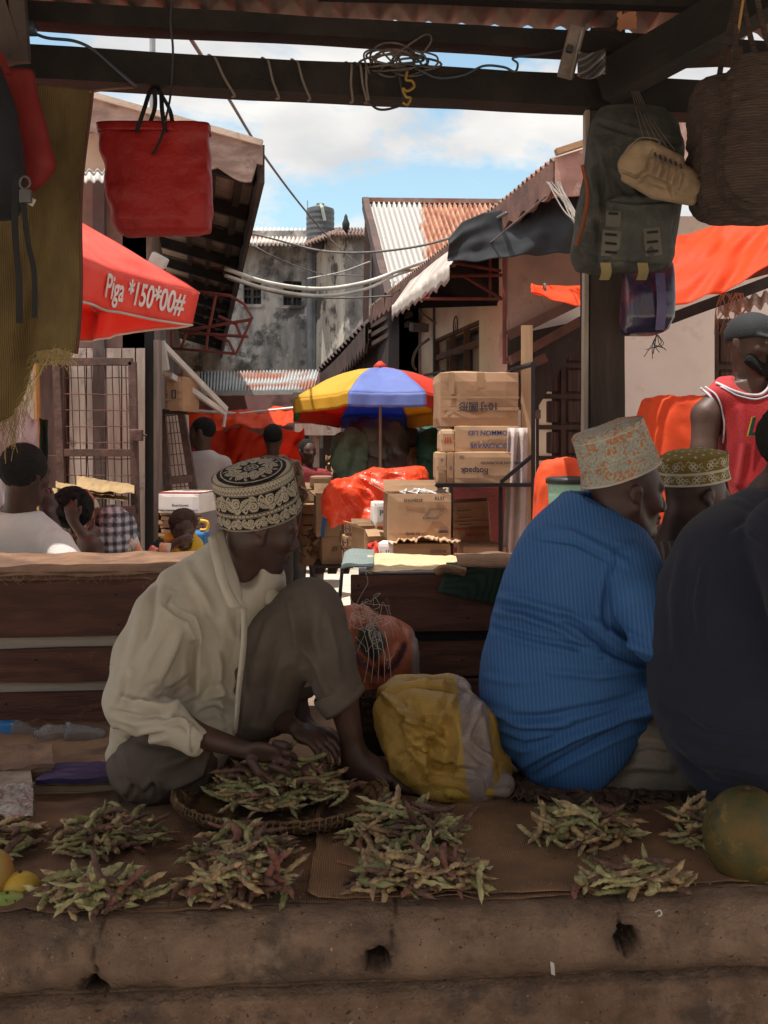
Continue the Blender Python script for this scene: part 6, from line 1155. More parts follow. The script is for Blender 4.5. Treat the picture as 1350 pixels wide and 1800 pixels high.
# ---- embroidered caps: patterns painted by numpy on a dense mesh
def leafm(x, y, a, l, w):
    X = x*np.cos(a)+y*np.sin(a); Y = -x*np.sin(a)+y*np.cos(a); t = X/l; ins = (np.abs(Y) < w*(1-t**2)) & (np.abs(t) < 1)
    vein = (np.abs(Y) < w*.07) | ((np.mod(X/l*2.2+np.abs(Y)/w*.5, .55) < .10) & (np.abs(Y) > w*.1)); return ins & ~vein
def spir(x, y, r0, turns, th, cw=1, a0=0):
    r = np.hypot(x, y); a = np.mod(np.arctan2(y, x)*cw-a0, 2*np.pi); o = np.zeros(x.shape, bool)
    for k in range(turns): o |= np.abs(r-r0*(a/2/np.pi+k)/turns) < th
    return o & (r < r0*1.02)
def pat_main(u, v, top=False):      # metres along / up the cap
    d = np.zeros(u.shape, bool)
    def band(v0, v1, cw, fl=1):
        h = v1-v0; k = np.floor(u/cw); x = (u-(k+.5)*cw); y = (v-(v0+v1)/2)*np.where(np.mod(k, 2) > 0, 1, -1)*fl; m = (v > v0) & (v < v1)
        o = leafm(x+cw*.18, y-h*.05, .7, h*.50, h*.27) | spir(x-cw*.24, y+h*.10, h*.29, 2, h*.055) | leafm(x-cw*.22, y+h*.36, 0, h*.25, h*.05) | (np.abs(y-h*.42*np.sin(x/cw*2*np.pi)) < h*.060) | (np.hypot(x+cw*.35, y+h*.32) < h*.06) | leafm(x-cw*.28, y-h*.32, -.5, h*.26, h*.15)
        return m & ~o
    if top:
        r = np.hypot(u, v); d |= np.abs(r-.085) < .0016; d |= np.abs(r-.020) < .0016
        a = np.arctan2(v, u)
        for q_ in range(6): cx, cy = .010*math.cos(q_*1.047), .010*math.sin(q_*1.047); d |= leafm(u-cx, v-cy, q_*1.047, .009, .0032)
        for q_ in range(9):
            t = q_*2*math.pi/9+.3; cx, cy = .052*math.cos(t), .052*math.sin(t); X = (u-cx)*math.cos(t)+(v-cy)*math.sin(t); Y = -(u-cx)*math.sin(t)+(v-cy)*math.cos(t)
            d |= leafm(X, Y+.006, 1.9, .024, .011) | spir(X-.012, Y-.014, .012, 2, .0022) | spir(X+.014, Y-.010, .010, 2, .0020) | leafm(X-.02, Y+.012, .4, .009, .004)
        return (r < .097) & ~d
    d |= band(.004, .036, .034); d |= band(.048, .099, .048, -1)
    for vv in (.002, .038, .046, .101): d |= np.abs(v-vv) < .0010
    d |= (np.hypot(np.mod(u, .011)-.0055, v-.042) < .0017)
    d |= (np.abs(v-.1095-.0045*np.abs(np.mod(u, .010)/.005-1)*2+.0045) < .0016); d |= (np.hypot(np.mod(u, .012)-.006, v-.121) < .0016)
    d |= (np.abs(v-.127) < .001)
    return d
def pat_gold(u, v, top=False):
    if top: return np.hypot(np.mod(u, .03)-.015, np.mod(v, .03)-.015) < .004
    o = (np.abs(v-.004) < .003) | (np.abs(v-.040) < .0022) | (np.abs(v-.036) < .0012) | (np.abs(v-.085) < .003)
    for v0, v1, cw in ((.006, .034, .05), (.042, .083, .055)):
        h = v1-v0; k = np.floor(u/cw); x = u-(k+.5)*cw; y = (v-(v0+v1)/2)*np.where(np.mod(k, 2) > 0, 1, -1); m = (v > v0) & (v < v1)
        q_ = np.zeros(u.shape, bool)
        for a in range(4): r = np.hypot(x-.007*math.cos(a*1.57), y-.007*math.sin(a*1.57)); q_ |= np.abs(r-.006) < .0012
        q_ |= np.abs(y-h*.40*np.sin(x/cw*2*np.pi)) < .0013; q_ |= spir(x-cw*.42, y, h*.25, 1, .0012); o |= q_ & m
    return o
def cap(root, label, base, up, rx, ry, h, mat, colfn, fwd_yaw=0, dome=.012, taper=.92, lean=0, nth=420, nv=90, ncap=36, slump=.004):
    base = Vector(base); up = Vector(up).normalized(); fw_ = Vector((math.cos(R(fwd_yaw)), math.sin(R(fwd_yaw)), 0)); fw_ = (fw_-up*fw_.dot(up)).normalized(); sd = up.cross(fw_)
    V = []; C = []; th = np.arange(nth)/nth*2*np.pi; per = 2*np.pi*math.sqrt((rx*rx+ry*ry)/2)
    for j in range(nv+ncap+1):
        if j <= nv: t = j/nv; r = 1-(1-taper)*t-.012*math.sin(t*math.pi); z = h*t; U = th/2/np.pi*per; VV = np.full(nth, z); c = colfn(U, VV, False)
        else:
            q_ = (j-nv)/ncap; r = taper*(1-q_)*(1+.0*q_); r = max(r, .001); z = h+dome*math.sin(min(1, q_*1.6)*math.pi/2)-.006*math.exp(-((q_-.02)/.03)**2); c = colfn(r*rx*np.cos(th), r*ry*np.sin(th), True)
        for k in range(nth):
            p = base+fw_*(r*rx*math.cos(th[k])+lean*z)+sd*(r*ry*math.sin(th[k]))+up*z
            n_ = .0 if slump == 0 else slump*nz(p, 14, 2)+slump*.5*nz(p, 35, 3)
            V.append(p+(fw_*math.cos(th[k])+sd*math.sin(th[k]))*n_+(up*n_ if j > nv else Vector((0, 0, 0))))
        C.append(c)
    C = np.concatenate(C); n = nth; Fc = [[i*n+k, i*n+(k+1) % n, (i+1)*n+(k+1) % n, (i+1)*n+k] for i in range(nv+ncap) for k in range(n)]
    return mesh_obj('embroidered_cap', V, Fc, mat, root, smooth=True, attrs={'st': C}, label=label)
def two(pat, ca, cb): return lambda u, v, t: np.where(pat(u, v, t)[:, None], np.array(cb), np.array(ca))
m_capa = M('cap_cloth', (1, 1, 1), (.86, .86, .86), sc=20, attr='st', bump=.4, bsc=250, rough=.95, bdist=.003)

# ======== man in the cream shirt
mm_ = T('person', 'man in cream shirt and black-and-cream cap sorting beans, one knee raised', 'person', (-.42, 2.85, 0))
s = box_for(285, 790, 850, 1420, 2.45, 3.1, .0046)
Wh, Mh = head(s, P(458, 934, 2.86), 17, 17, 0, .98, neck=P(408, 1040, 2.90), nr=.056)
s.ch([(408, 1030, 2.94, 56), (375, 1120, 2.98, 66), (350, 1230, 2.98, 66)], .03)                    # hidden torso
s.ch([(300, 1085, 2.82, 26), (255, 1225, 2.75, 26), (330, 1288, 2.62, 24), (432, 1318, 2.60, 15)], .02); s.cone(P(380, 1110, 2.9), P(300, 1085, 2.84), .05, .04, .03)
hand(s, P(430, 1318, 2.60), (1, .02, -.16), (-.1, -.75, .6), 1.0, .55, side=1)
s.ch([(400, 1080, 3.02, 30), (440, 1200, 2.98, 24), (500, 1268, 2.85, 18), (520, 1280, 2.78, 14)], .02); hand(s, P(518, 1280, 2.78), (.8, -.35, -.30), (.2, -.3, .9), 1.0, .6, side=-1)
s.ch([(400, 1250, 3.02, 34), (545, 1095, 2.85, 34), (600, 1215, 2.81, 28), (622, 1318, 2.83, 19)], .02)     # raised leg
s.ch([(622, 1318, 2.83, 20), (626, 1352, 2.84, 24), (665, 1362, 2.81, 21), (705, 1378, 2.79, 15)], .015); s.ch([(622, 1330, 2.83, 20), (665, 1352, 2.82, 19)], .02)
for i, (dx, dy) in enumerate(((0, 0), (-4, -5), (-9, -9), (-15, -12), (-22, -15))):
    s.ch([(698+dx, 1379+dy*.5, 2.765+.021*i, 10 if i == 0 else 7), (722+dx*1.2, 1387+dy*.6, 2.77+.018*i, 9 if i == 0 else 6.5), (734+dx*1.4, 1388+dy*.6, 2.77+.018*i, 8 if i == 0 else 5)], .006)
s.ch([(400, 1300, 3.0, 45), (520, 1160, 3.02, 34), (520, 1215, 3.0, 20), (524, 1250, 2.98, 17), (535, 1285, 2.96, 20), (575, 1298, 2.92, 17), (600, 1312, 2.90, 12)], .02)
s.ell(P(528, 1262, 2.965), (.02, .02, .02), .01)
sdf_obj('body', s, m_skin, mm_, 1, smooth=True)
m_cream2 = M('cream_shirt', (.48, .43, .345), (.42, .37, .295), sc=5, bump=.5, bsc=160, rough=.9, bdist=.003, trans=.04)
s = box_for(165, 540, 935, 1420, 2.48, 3.18, .0055)
s.loft([(958, 372, 445, 2.90, 70), (985, 325, 480, 2.90, 130), (1020, 276, 503, 2.91, 165), (1060, 250, 488, 2.92, 185), (1120, 230, 458, 2.93, 185), (1200, 214, 436, 2.93, 190), (1290, 196, 430, 2.93, 215), (1338, 206, 395, 2.93, 190)], .02, 2.3)
s.ch([(318, 1060, 2.83, 48), (292, 1090, 2.80, 54), (256, 1155, 2.76, 52), (236, 1225, 2.70, 45), (238, 1243, 2.68, 43)], .035)
s.ch([(236, 1240, 2.68, 42), (290, 1268, 2.62, 36), (322, 1288, 2.59, 27)], .02); s.ch([(322, 1288, 2.59, 26), (342, 1302, 2.585, 25)], .006)
s.ch([(468, 1010, 3.0, 28), (472, 1080, 3.02, 30), (455, 1180, 3.0, 26)], .03)
s.ch([(225, 1290, 2.78, 30), (205, 1330, 2.76, 16), (200, 1345, 2.76, 8)], .02)
s.cone(P(345, 1302, 2.585)+Vector((0, 0, 0)), P(372, 1312, 2.58), .020, .030, .002, sub=True)
s.cone(P(428, 990, 2.85), P(452, 1060, 2.68), .050, .018, .008, sub=True)
FM = [([(300, 1045), (290, 1062), (310, 1078), (335, 1090), (345, 1120), (340, 1160)], -.007, 3), ([(250, 1060), (240, 1130), (215, 1200)], .007, 9), ([(320, 1110), (290, 1170), (262, 1220), (245, 1240)], .008, 8), ([(340, 1130), (335, 1190), (300, 1215), (265, 1218)], -.010, 5),
      ([(345, 1150), (345, 1215), (300, 1245), (240, 1240)], .010, 7), ([(200, 1250), (240, 1262), (300, 1250)], -.008, 5), ([(210, 1225), (260, 1240), (310, 1262)], .006, 5), ([(285, 1270), (320, 1262), (345, 1285)], .007, 4), ([(340, 1090), (360, 1180), (340, 1250)], .010, 10), ([(370, 1090), (400, 1170), (405, 1280)], -.007, 7), ([(400, 1090), (430, 1160), (420, 1230)], .008, 8),
      ([(360, 1230), (395, 1215), (418, 1240), (405, 1275)], .010, 6), ([(350, 1255), (380, 1245), (400, 1262)], -.009, 4), ([(425, 1060), (418, 1150), (410, 1200), (408, 1290)], .005, 3), ([(395, 1075), (388, 1160), (380, 1240)], .004, 8), ([(260, 1020), (285, 1010), (330, 990)], .005, 7), ([(275, 1015), (262, 1090), (230, 1170)], -.006, 6), ([(205, 1285), (240, 1300), (290, 1290)], -.008, 4), ([(330, 1000), (365, 1060), (380, 1110)], .005, 7), ([(225, 1180), (215, 1215), (205, 1240)], -.006, 4)]
sdf_obj('shirt', s, m_cream2, mm_, 2, fold=FM, wr=[(.006, 5, (1, 1, .6), 2), (.0022, 16, (1.4, 1, .7), 5)])
patch([(366, 945, 2.80), (380, 985, 2.75), (398, 1040, 2.725), (424, 1066, 2.73)], [(392, 930, 2.84), (404, 975, 2.80), (418, 1015, 2.78), (426, 1048, 2.76)], 1, m_cream2, mm_, 'collar')
patch([(366, 945, 2.80), (372, 975, 2.76), (385, 1025, 2.72), (402, 1069, 2.715)], [(380, 940, 2.80), (390, 985, 2.745), (405, 1035, 2.725), (424, 1066, 2.73)], 2, m_cream2, mm_, 'collar')
patch([(452, 1010, 2.86), (470, 1020, 2.84), (492, 1045, 2.84)], [(442, 1040, 2.84), (455, 1052, 2.82), (476, 1068, 2.83)], 3, m_cream2, mm_, 'collar')
patch([(424, 1068, 2.735), (424, 1130, 2.715), (416, 1210, 2.71), (410, 1288, 2.72)], [(433, 1068, 2.745), (433, 1130, 2.73), (424, 1210, 2.73), (416, 1288, 2.74)], 4, m_cream2, mm_, 'placket')
q = MB(); q.tube([P(338+7*math.sin(a)*.9-5*math.cos(a)*0, 1297+25*math.cos(a), 2.575+.055*math.sin(a)) for a in np.linspace(-.2, 6.1, 30)], .0045, 8); q.build('cuff', m_cream2, mm_, smooth=True)
m_taupe = M('taupe_trousers', (.112, .087, .070), (.086, .067, .055), sc=5, bump=.5, bsc=160, rough=.95, bdist=.003, stain_tone=[((.07, .055, .047), 12, .62, .74)])
s = box_for(180, 660, 1005, 1425, 2.5, 3.2, .0058)
s.e(282, 1338, 2.80, 92, 66, 100, .03); s.e(330, 1330, 2.86, 60, 60, 90, .03)
s.ch([(345, 1330, 2.97, 50), (455, 1225, 2.91, 60), (502, 1125, 2.84, 66), (544, 1082, 2.82, 60)], .03); s.ch([(470, 1250, 2.93, 40), (475, 1160, 2.96, 50)], .03)
s.ch([(544, 1082, 2.82, 59), (572, 1150, 2.80, 46), (592, 1206, 2.80, 37), (597, 1222, 2.80, 36)], .025)
s.ch([(430, 1290, 3.0, 40), (510, 1140, 3.03, 40), (526, 1185, 3.01, 31), (524, 1205, 3.0, 30)], .03)
s.cone(P(605, 1225, 2.80), P(625, 1290, 2.80), .052, .052, .004, sub=True); s.cone(P(524, 1205, 3.0), P(526, 1250, 3.0), .038, .04, .004, sub=True)
FT = [([(545, 1040), (540, 1120), (550, 1200)], -.006, 8), ([(510, 1060), (520, 1110), (518, 1160)], .008, 7), ([(480, 1080), (450, 1160), (430, 1260)], .007, 9), ([(500, 1100), (470, 1190), (450, 1270)], -.007, 8), ([(575, 1080), (588, 1140), (596, 1190)], .006, 7), ([(525, 1130), (560, 1180), (575, 1220)], .007, 6), ([(345, 1300), (330, 1330), (280, 1350)], .008, 7), ([(365, 1320), (350, 1360), (300, 1385)], .009, 7), ([(240, 1290), (290, 1300), (340, 1295)], .007, 6), ([(200, 1320), (215, 1370), (255, 1400)], -.006, 7), ([(410, 1150), (430, 1230), (425, 1290)], .006, 7), ([(258, 1395), (268, 1380), (275, 1400)], -.010, 4), ([(228, 1398), (232, 1385)], -.010, 4)]
sdf_obj('trousers', s, m_taupe, mm_, 2, fold=FT, wr=[(.007, 5, (1, 1, .8), 8), (.002, 18, (1, 1, 1), 9)])
ax = (P(622, 1246, 2.80)-P(580, 1190, 2.80)).normalized(); c = P(596, 1222, 2.80); rot = ax.to_track_quat('Z', 'Y').to_matrix(); rr = 40*2.8/F
MB().lathe([(rr*1.02, -.030), (rr*1.10, -.022), (rr*1.12, .018), (rr*1.07, .030), (rr*.95, .024), (rr*.93, -.02)], c, 40, rot, capb=False, capt=False).build('cuff_fold', m_taupe, mm_, smooth=True)
ax = Vector((.05, 0, -1)).normalized(); rot = ax.to_track_quat('Z', 'Y').to_matrix(); MB().lathe([(.050, -.03), (.058, 0), (.056, .022), (.046, .026), (.044, -.02)], P(524, 1188, 2.99), 30, rot, capb=False, capt=False).build('cuff_fold', m_cream2, mm_, smooth=True)
q = MB(); random.seed(2)
for i in range(260):
    y = random.uniform(-1, 1); a = Wh(.080+.014*random.random()-.02*abs(y), .022*y, -.088-.012*random.random()+.006*abs(y)); q.tube([Vector(a), Vector(a)+Vector((.004, .0, -.006))+Vector([random.uniform(-.003, .003) for _ in range(3)])], .0006, 3)
q.build('beard', M('grey_beard', (.42, .40, .38), bump=0), mm_)
cap(mm_, None, P(457, 903, 2.87), (-.13, -.36, .93), .121, .107, .128, m_capa, two(pat_main, (.42, .355, .265), (.014, .009, .008)), 17, .014, .93, nth=560, nv=130, ncap=90, slump=.003)

# ======== man in the blue shirt
bm_ = T('person', 'seated man in blue pinstriped shirt and tall orange-speckled cap, back turned', 'person', (.62, 2.95, 0))
s = box_for(985, 1260, 800, 1400, 2.55, 3.2, .005)
Wb, Mb = head(s, P(1102, 874, 2.95), 14, 6, 0, 1.06, neck=P(1050, 975, 2.98), nr=.062)
s.ch([(1040, 970, 3.0, 60), (1010, 1080, 3.0, 90), (1000, 1250, 3.0, 90)], .03); s.ch([(1060, 1020, 2.92, 50), (1130, 1100, 2.78, 30), (1215, 1170, 2.75, 24), (1250, 1170, 2.75, 18)], .02)
sdf_obj('body', s, m_skin, bm_, 1)
for y in (-1, 1):
    q = MB(); c = Vector(Wb(.0755, .031*y, .013)); q.lathe([(.0125*math.sin(a), -.0125*math.cos(a)) for a in np.linspace(.1, 3.04, 9)], c, 14); q.build('eye', M('eye_white', (.35, .32, .29), rough=.2, bump=0) if 'eye_white' not in bpy.data.materials else bpy.data.materials['eye_white'], bm_, smooth=True)
m_blue = M('blue_pinstripe', (.038, .115, .29), (.030, .092, .24), sc=4, bump=.35, bsc=150, rough=.85, wave=((.054, .145, .335), 29, 'X', .8, (.70, .98)), bdist=.003, rot=(0, R(4), R(8)))
s = box_for(825, 1215, 850, 1420, 2.45, 3.4, .0062)
s.loft([(868, 1000, 1070, 2.98, 90), (885, 975, 1085, 2.98, 120), (920, 936, 1120, 2.97, 180), (955, 912, 1148, 2.96, 210), (1000, 889, 1160, 2.96, 230), (1080, 866, 1165, 2.96, 250), (1160, 847, 1160, 2.96, 260), (1225, 842, 1150, 2.96, 265), (1275, 851, 1150, 2.96, 250), (1325, 882, 1130, 2.95, 230), (1360, 918, 1130, 2.94, 190), (1398, 985, 1110, 2.92, 120)], .02, 2.2); s.cut(P(1082, 1318, 2.9), (152, 0, -142)); s.D[s.D > .2] = .2
s.ch([(1112, 1005, 2.81, 50), (1128, 1060, 2.70, 50), (1152, 1120, 2.66, 44), (1195, 1165, 2.66, 38), (1240, 1190, 2.70, 32)], .018); s.ch([(1070, 1260, 2.82, 30), (1140, 1235, 2.78, 22)], .03)
s.cone(P(1044, 905, 2.95), P(1060, 850, 2.95), .066, .072, .006, sub=True)
FB = [([(862, 1075), (920, 1085), (990, 1110), (1050, 1150)], .009, 6), ([(855, 1100), (930, 1120), (1000, 1135), (1080, 1145)], -.008, 5), ([(866, 1048), (930, 1060), (1000, 1080)], .008, 6), ([(1150, 1175), (1080, 1150), (1020, 1100), (990, 1085)], -.011, 5), ([(1150, 1150), (1090, 1125), (1040, 1090)], .010, 7), ([(1170, 1240), (1100, 1260), (1000, 1300), (920, 1345)], .012, 7), ([(1130, 1220), (1060, 1240), (960, 1260), (870, 1265)], -.008, 6), ([(1150, 1262), (1080, 1290), (1000, 1330), (940, 1365)], -.010, 5), ([(850, 1250), (920, 1275), (1000, 1275)], .008, 6), ([(870, 1290), (920, 1310), (980, 1300)], -.007, 5), ([(1085, 960), (1070, 1010), (1062, 1070), (1068, 1110)], -.006, 4), ([(940, 930), (1000, 935), (1060, 965), (1100, 990)], .005, 6), ([(930, 945), (1010, 955), (1070, 985)], -.005, 3), ([(1120, 1180), (1050, 1190), (960, 1180)], .006, 6), ([(850, 1190), (900, 1200), (960, 1195)], .004, 5)]
sdf_obj('shirt', s, m_blue, bm_, 2, fold=FB, wr=[(.006, 4.5, (.6, 1, 1.4), 12), (.002, 14, (.7, 1, 1.5), 13)])
patch([(934, 925, 2.93), (965, 885, 2.87), (1005, 862, 2.88), (1025, 856, 2.92)], [(1000, 940, 2.83), (1030, 925, 2.83), (1058, 925, 2.85), (1075, 930, 2.88)], 5, m_blue, bm_, 'collar', amp=.001) if False else None
q = MB()
def colf(u, v):
    a = R(-200+200*u); c0 = P(1046, 905, 2.975); tall = .055-.01*u
    r = .070+.012*(v < .5)*(1-2*v)+.018*max(0, v-.5)*2; z = (v/.5)*tall if v < .5 else tall-(v-.5)/.5*.06
    return c0+Vector((r*math.cos(a)*1.0, r*math.sin(a)*1.05, z-.012+.028*(-math.cos(a))))
q.grid(colf, 50, 16); q.build('collar', m_blue, bm_, smooth=True, solid=.004)
s = box_for(960, 1290, 1220, 1420, 2.5, 3.2, .007); s.ch([(1050, 1345, 2.95, 52), (1150, 1325, 2.86, 56), (1240, 1340, 2.84, 50)], .03); s.ch([(1020, 1378, 2.90, 22), (1110, 1372, 2.84, 26), (1190, 1372, 2.82, 24)], .02)
sdf_obj('trousers', s, M('beige_trousers', (.26, .21, .165), (.21, .17, .135), sc=5, bump=.5, bsc=140), bm_, 2, fold=[([(1010, 1385), (1080, 1330), (1150, 1265)], .006, 8), ([(1100, 1320), (1140, 1310), (1190, 1318)], -.008, 5), ([(1060, 1360), (1120, 1345), (1180, 1350)], .008, 7)], wr=[(.006, 6, (1, 1, 1), 3)])
def col_speck(u, v, t):
    p = np.stack([u, v, np.full(u.shape, 5. if t else 1.)], 1); a = vnoise(p*160, 1)+.6*vnoise(p*60, 2)+.5*vnoise(p*22, 5); b = vnoise(p*300, 3); base = np.where((a > .25)[:, None], np.array((.46, .20, .10)), np.array((.36, .35, .29)))
    base = base*(1+.28*b[:, None]); ln = np.zeros(u.shape, bool)
    if not t: ln = (np.abs(v-.004) < .003) | (np.abs(v-.128) < .0015) | (np.abs(v-.055) < .001) | spir(np.mod(u, .075)-.037, v-.09, .028, 2, .0010) | spir(np.mod(u+.03, .075)-.037, v-.03, .022, 2, .0010)
    return np.where(ln[:, None], np.array((.50, .46, .38)), base)
cap(bm_, None, P(1094, 834, 2.95), (-.33, -.10, .93), .119, .108, .142, m_capa, col_speck, 14, .010, .90, nth=420, nv=100, ncap=50, slump=.005)

# ======== third seated man
tm_ = T('person', 'seated man in a low gold cap, half hidden between blue and dark shirts', 'person', (1.0, 3.28, 0))
s = box_for(1120, 1420, 800, 1420, 3.0, 3.56, .0062); W3, M3_ = head(s, P(1222, 880, 3.28), 22, 12, 0, 1.04, neck=P(1190, 975, 3.32), nr=.06); s.ch([(1195, 970, 3.33, 50), (1190, 1200, 3.33, 70), (1200, 1330, 3.33, 70)], .03); sdf_obj('body', s, m_skin, tm_, 1)
s = box_for(1120, 1430, 900, 1430, 2.95, 3.62, .008); s.loft([(925, 1165, 1215, 3.33, 70), (960, 1146, 1260, 3.33, 130), (1010, 1135, 1300, 3.33, 160), (1150, 1130, 1310, 3.33, 170), (1330, 1120, 1320, 3.33, 180)], .02); s.cone(P(1200, 925, 3.3), P(1225, 900, 3.25), .05, .06, .01, sub=True)
sdf_obj('shirt', s, M('brown_striped_shirt', (.085, .065, .05), (.06, .047, .038), sc=5, wave=((.16, .125, .095), 18, 'X', 1, (.6, .9)), bump=.4, bsc=120), tm_, 2, wr=[(.01, 6, (1, 1, 1), 1)])
cap(tm_, None, P(1219, 845, 3.28), (-.10, -.12, .98), .120, .106, .082, m_capa, two(pat_gold, (.20, .135, .03), (.52, .48, .40)), 22, .018, .96, nth=420, nv=80, ncap=30)

# ======== man in the dark T-shirt
dm_ = T('person', 'large seated man in a dark navy T-shirt filling the right edge, back turned', 'person', (1.1, 2.62, 0))
s = box_for(1290, 1720, 690, 1380, 2.1, 3.0, .0065); Wd, Md = head(s, P(1412, 800, 2.66), 40, 8, 0, 1.05, neck=P(1385, 905, 2.66), nr=.066); s.ch([(1385, 900, 2.68, 80), (1360, 1050, 2.68, 110), (1340, 1250, 2.68, 110)], .03); s.ch([(1400, 960, 2.5, 50), (1450, 1140, 2.32, 38), (1480, 1215, 2.26, 34), (1560, 1290, 2.36, 24), (1620, 1300, 2.42, 18)], .02); hand(s, P(1620, 1300, 2.42), (.8, .4, -.2), (.1, -.3, .9), 1.0, .5); sdf_obj('body', s, m_skin, dm_, 1)
s = box_for(1330, 1530, 680, 900, 2.3, 3.0, .008); o_ = Wd(-.018, 0, .045); s.ell(o_, (.112, .092, .098), .01); s.cone(Wd(.115, 0, .0), Wd(.115, 0, -.1), .075, .10, .01, sub=True); sdf_obj('hair', s, m_hair, dm_, 1, wr=[(.003, 60, (1, 1, 1), 1)])
s = box_for(1125, 1580, 840, 1460, 2.1, 3.1, .0075)
s.loft([(862, 1335, 1450, 2.66, 130), (880, 1272, 1490, 2.66, 200), (925, 1206, 1510, 2.65, 260), (1020, 1160, 1530, 2.64, 300), (1120, 1143, 1540, 2.63, 330), (1240, 1142, 1540, 2.63, 340), (1310, 1166, 1530, 2.63, 330), (1370, 1202, 1500, 2.63, 300), (1422, 1268, 1440, 2.63, 220)], .02, 2.15)
s.ch([(1400, 950, 2.46, 84), (1425, 1060, 2.37, 66), (1455, 1160, 2.31, 60), (1472, 1200, 2.28, 56)], .02); s.cone(P(1392, 880, 2.66), P(1398, 830, 2.66), .078, .085, .006, sub=True)
sdf_obj('tshirt', s, M('dark_navy_cotton', (.019, .022, .038), (.014, .016, .028), sc=3, bump=.3, bsc=200, rough=.95, sheen=.08), dm_, 2, fold=[([(1200, 960), (1185, 1050), (1190, 1150)], .005, 8), ([(1235, 1000), (1225, 1060), (1232, 1130)], .005, 5), ([(1290, 940), (1310, 930), (1350, 960)], .006, 6), ([(1180, 1290), (1240, 1340), (1340, 1360)], .008, 10), ([(1170, 1240), (1240, 1290), (1345, 1300)], -.006, 8), ([(1190, 1330), (1250, 1380), (1330, 1395)], -.007, 8), ([(1345, 905), (1300, 880), (1280, 878)], .003, 4)], wr=[(.006, 4, (1, 1, 1), 4)])
MB().lathe([(.080, -.012), (.085, .0), (.082, .018), (.076, .016), (.074, -.01)], P(1392, 868, 2.66), 36, Matrix.Rotation(R(-10), 3, 'X'), capb=False, capt=False).build('neckband', bpy.data.materials['dark_navy_cotton'], dm_, smooth=True)
s = box_for(1180, 1560, 1350, 1460, 2.2, 3.0, .012); s.ch([(1300, 1400, 2.62, 40), (1450, 1390, 2.5, 50), (1540, 1380, 2.4, 44)], .03); sdf_obj('trousers', s, M('black_trousers', (.012, .012, .016)), dm_, 1)

# ======== standing man in the red jersey
jm = T('person', 'standing man in a red basketball vest and dark cap at the right edge', 'person', P(1330, 1180, 4.4))
s = box_for(1200, 1460, 545, 1300, 4.1, 4.75, .0078); Wj, Mj = head(s, P(1324, 609, 4.4), -56, 4, 0, 1.08, neck=P(1318, 690, 4.43), nr=.056); s.loft([(672, 1270, 1370, 4.43, 50), (700, 1256, 1400, 4.43, 76), (800, 1270, 1400, 4.43, 90), (1000, 1272, 1390, 4.43, 90), (1250, 1280, 1380, 4.43, 80)], .03)
s.ch([(1262, 706, 4.43, 24), (1242, 730, 4.42, 26), (1237, 790, 4.40, 22), (1240, 850, 4.38, 18), (1262, 920, 4.2, 14), (1285, 960, 4.12, 11)], .02); s.ch([(1385, 705, 4.42, 24), (1412, 780, 4.38, 21), (1410, 870, 4.36, 17), (1380, 930, 4.2, 13)], .02); hand(s, P(1285, 960, 4.12), (.6, -.2, -.6), (-.5, -.5, 0), 1.0, .5)
sdf_obj('body', s, m_skin2, jm, 1)
for y in (-1, 1):
    q = MB(); c = Vector(Wj(.0755, .031*y, .013)); q.lathe([(.0125*math.sin(a), -.0125*math.cos(a)) for a in np.linspace(.1, 3.04, 9)], c, 14); q.build('eye', bpy.data.materials['eye_white'], jm, smooth=True)
s = box_for(1215, 1460, 655, 1120, 4.1, 4.75, .0078)
s.loft([(662, 1276, 1380, 4.43, 62), (676, 1240, 1402, 4.43, 84), (692, 1238, 1404, 4.43, 98), (720, 1254, 1402, 4.43, 106), (760, 1264, 1400, 4.43, 112), (850, 1272, 1400, 4.43, 112), (980, 1284, 1398, 4.43, 106), (1100, 1280, 1402, 4.43, 110)], .02, 2.4); s.cone(P(1322, 672, 4.40), P(1325, 655, 4.3), .072, .085, .006, sub=True); 
JV = sdf_obj('vest', s, M('red_jersey', (.46, .018, .022), (.36, .014, .018), sc=5, bump=.3, bsc=150, rough=.7, sheen=.2), jm, 2, wr=[(.006, 6, (1, 1, .5), 3)], fold=[([(1300, 720), (1310, 780), (1300, 850)], .006, 6)])
me = JV.data; ya = JV.matrix_world
def jfront(px, py, o=.006):      # nearest front surface of the vest at a pixel
    best = None; b0 = wloc(jm); tgt = P(px, py, 4.35)
    for v in me.vertices:
        w = v.co+b0; d = (w.x-tgt.x)**2+(w.z-tgt.z)**2
        if w.y < 4.45 and (best is None or d+(w.y-4.3)*.004 < best[0]): best = (d+(w.y-4.3)*.004, w.y)
    return Vector((tgt.x, best[1]-o, tgt.z))
m_trim = M('white_trim', (.62, .58, .62), rough=.7, bump=.1)
def trimline(pts, r=.006, n=3, name='white_binding', m=None):
    q = MB(); pp = []
    for a, b in zip(pts[:-1], pts[1:]):
        for i in range(6): t = i/6; pp.append(jfront(a[0]+(b[0]-a[0])*t, a[1]+(b[1]-a[1])*t, .002))
    for _ in range(3): pp = [pp[0]]+[(pp[i-1]+pp[i]*2+pp[i+1])/4 for i in range(1, len(pp)-1)]+[pp[-1]]
    q.tube(pp, r, 6); return q.build(name, m or m_trim, jm, smooth=True)
trimline([(1264, 672), (1282, 686), (1305, 695), (1330, 696), (1345, 684), (1352, 670)], .0065); trimline([(1268, 679), (1290, 696), (1320, 704), (1346, 696), (1358, 680)], .004)
trimline([(1240, 680), (1252, 692), (1261, 712), (1268, 745), (1268, 775)], .006); trimline([(1248, 678), (1260, 692), (1269, 714), (1276, 748), (1275, 785)], .0035)
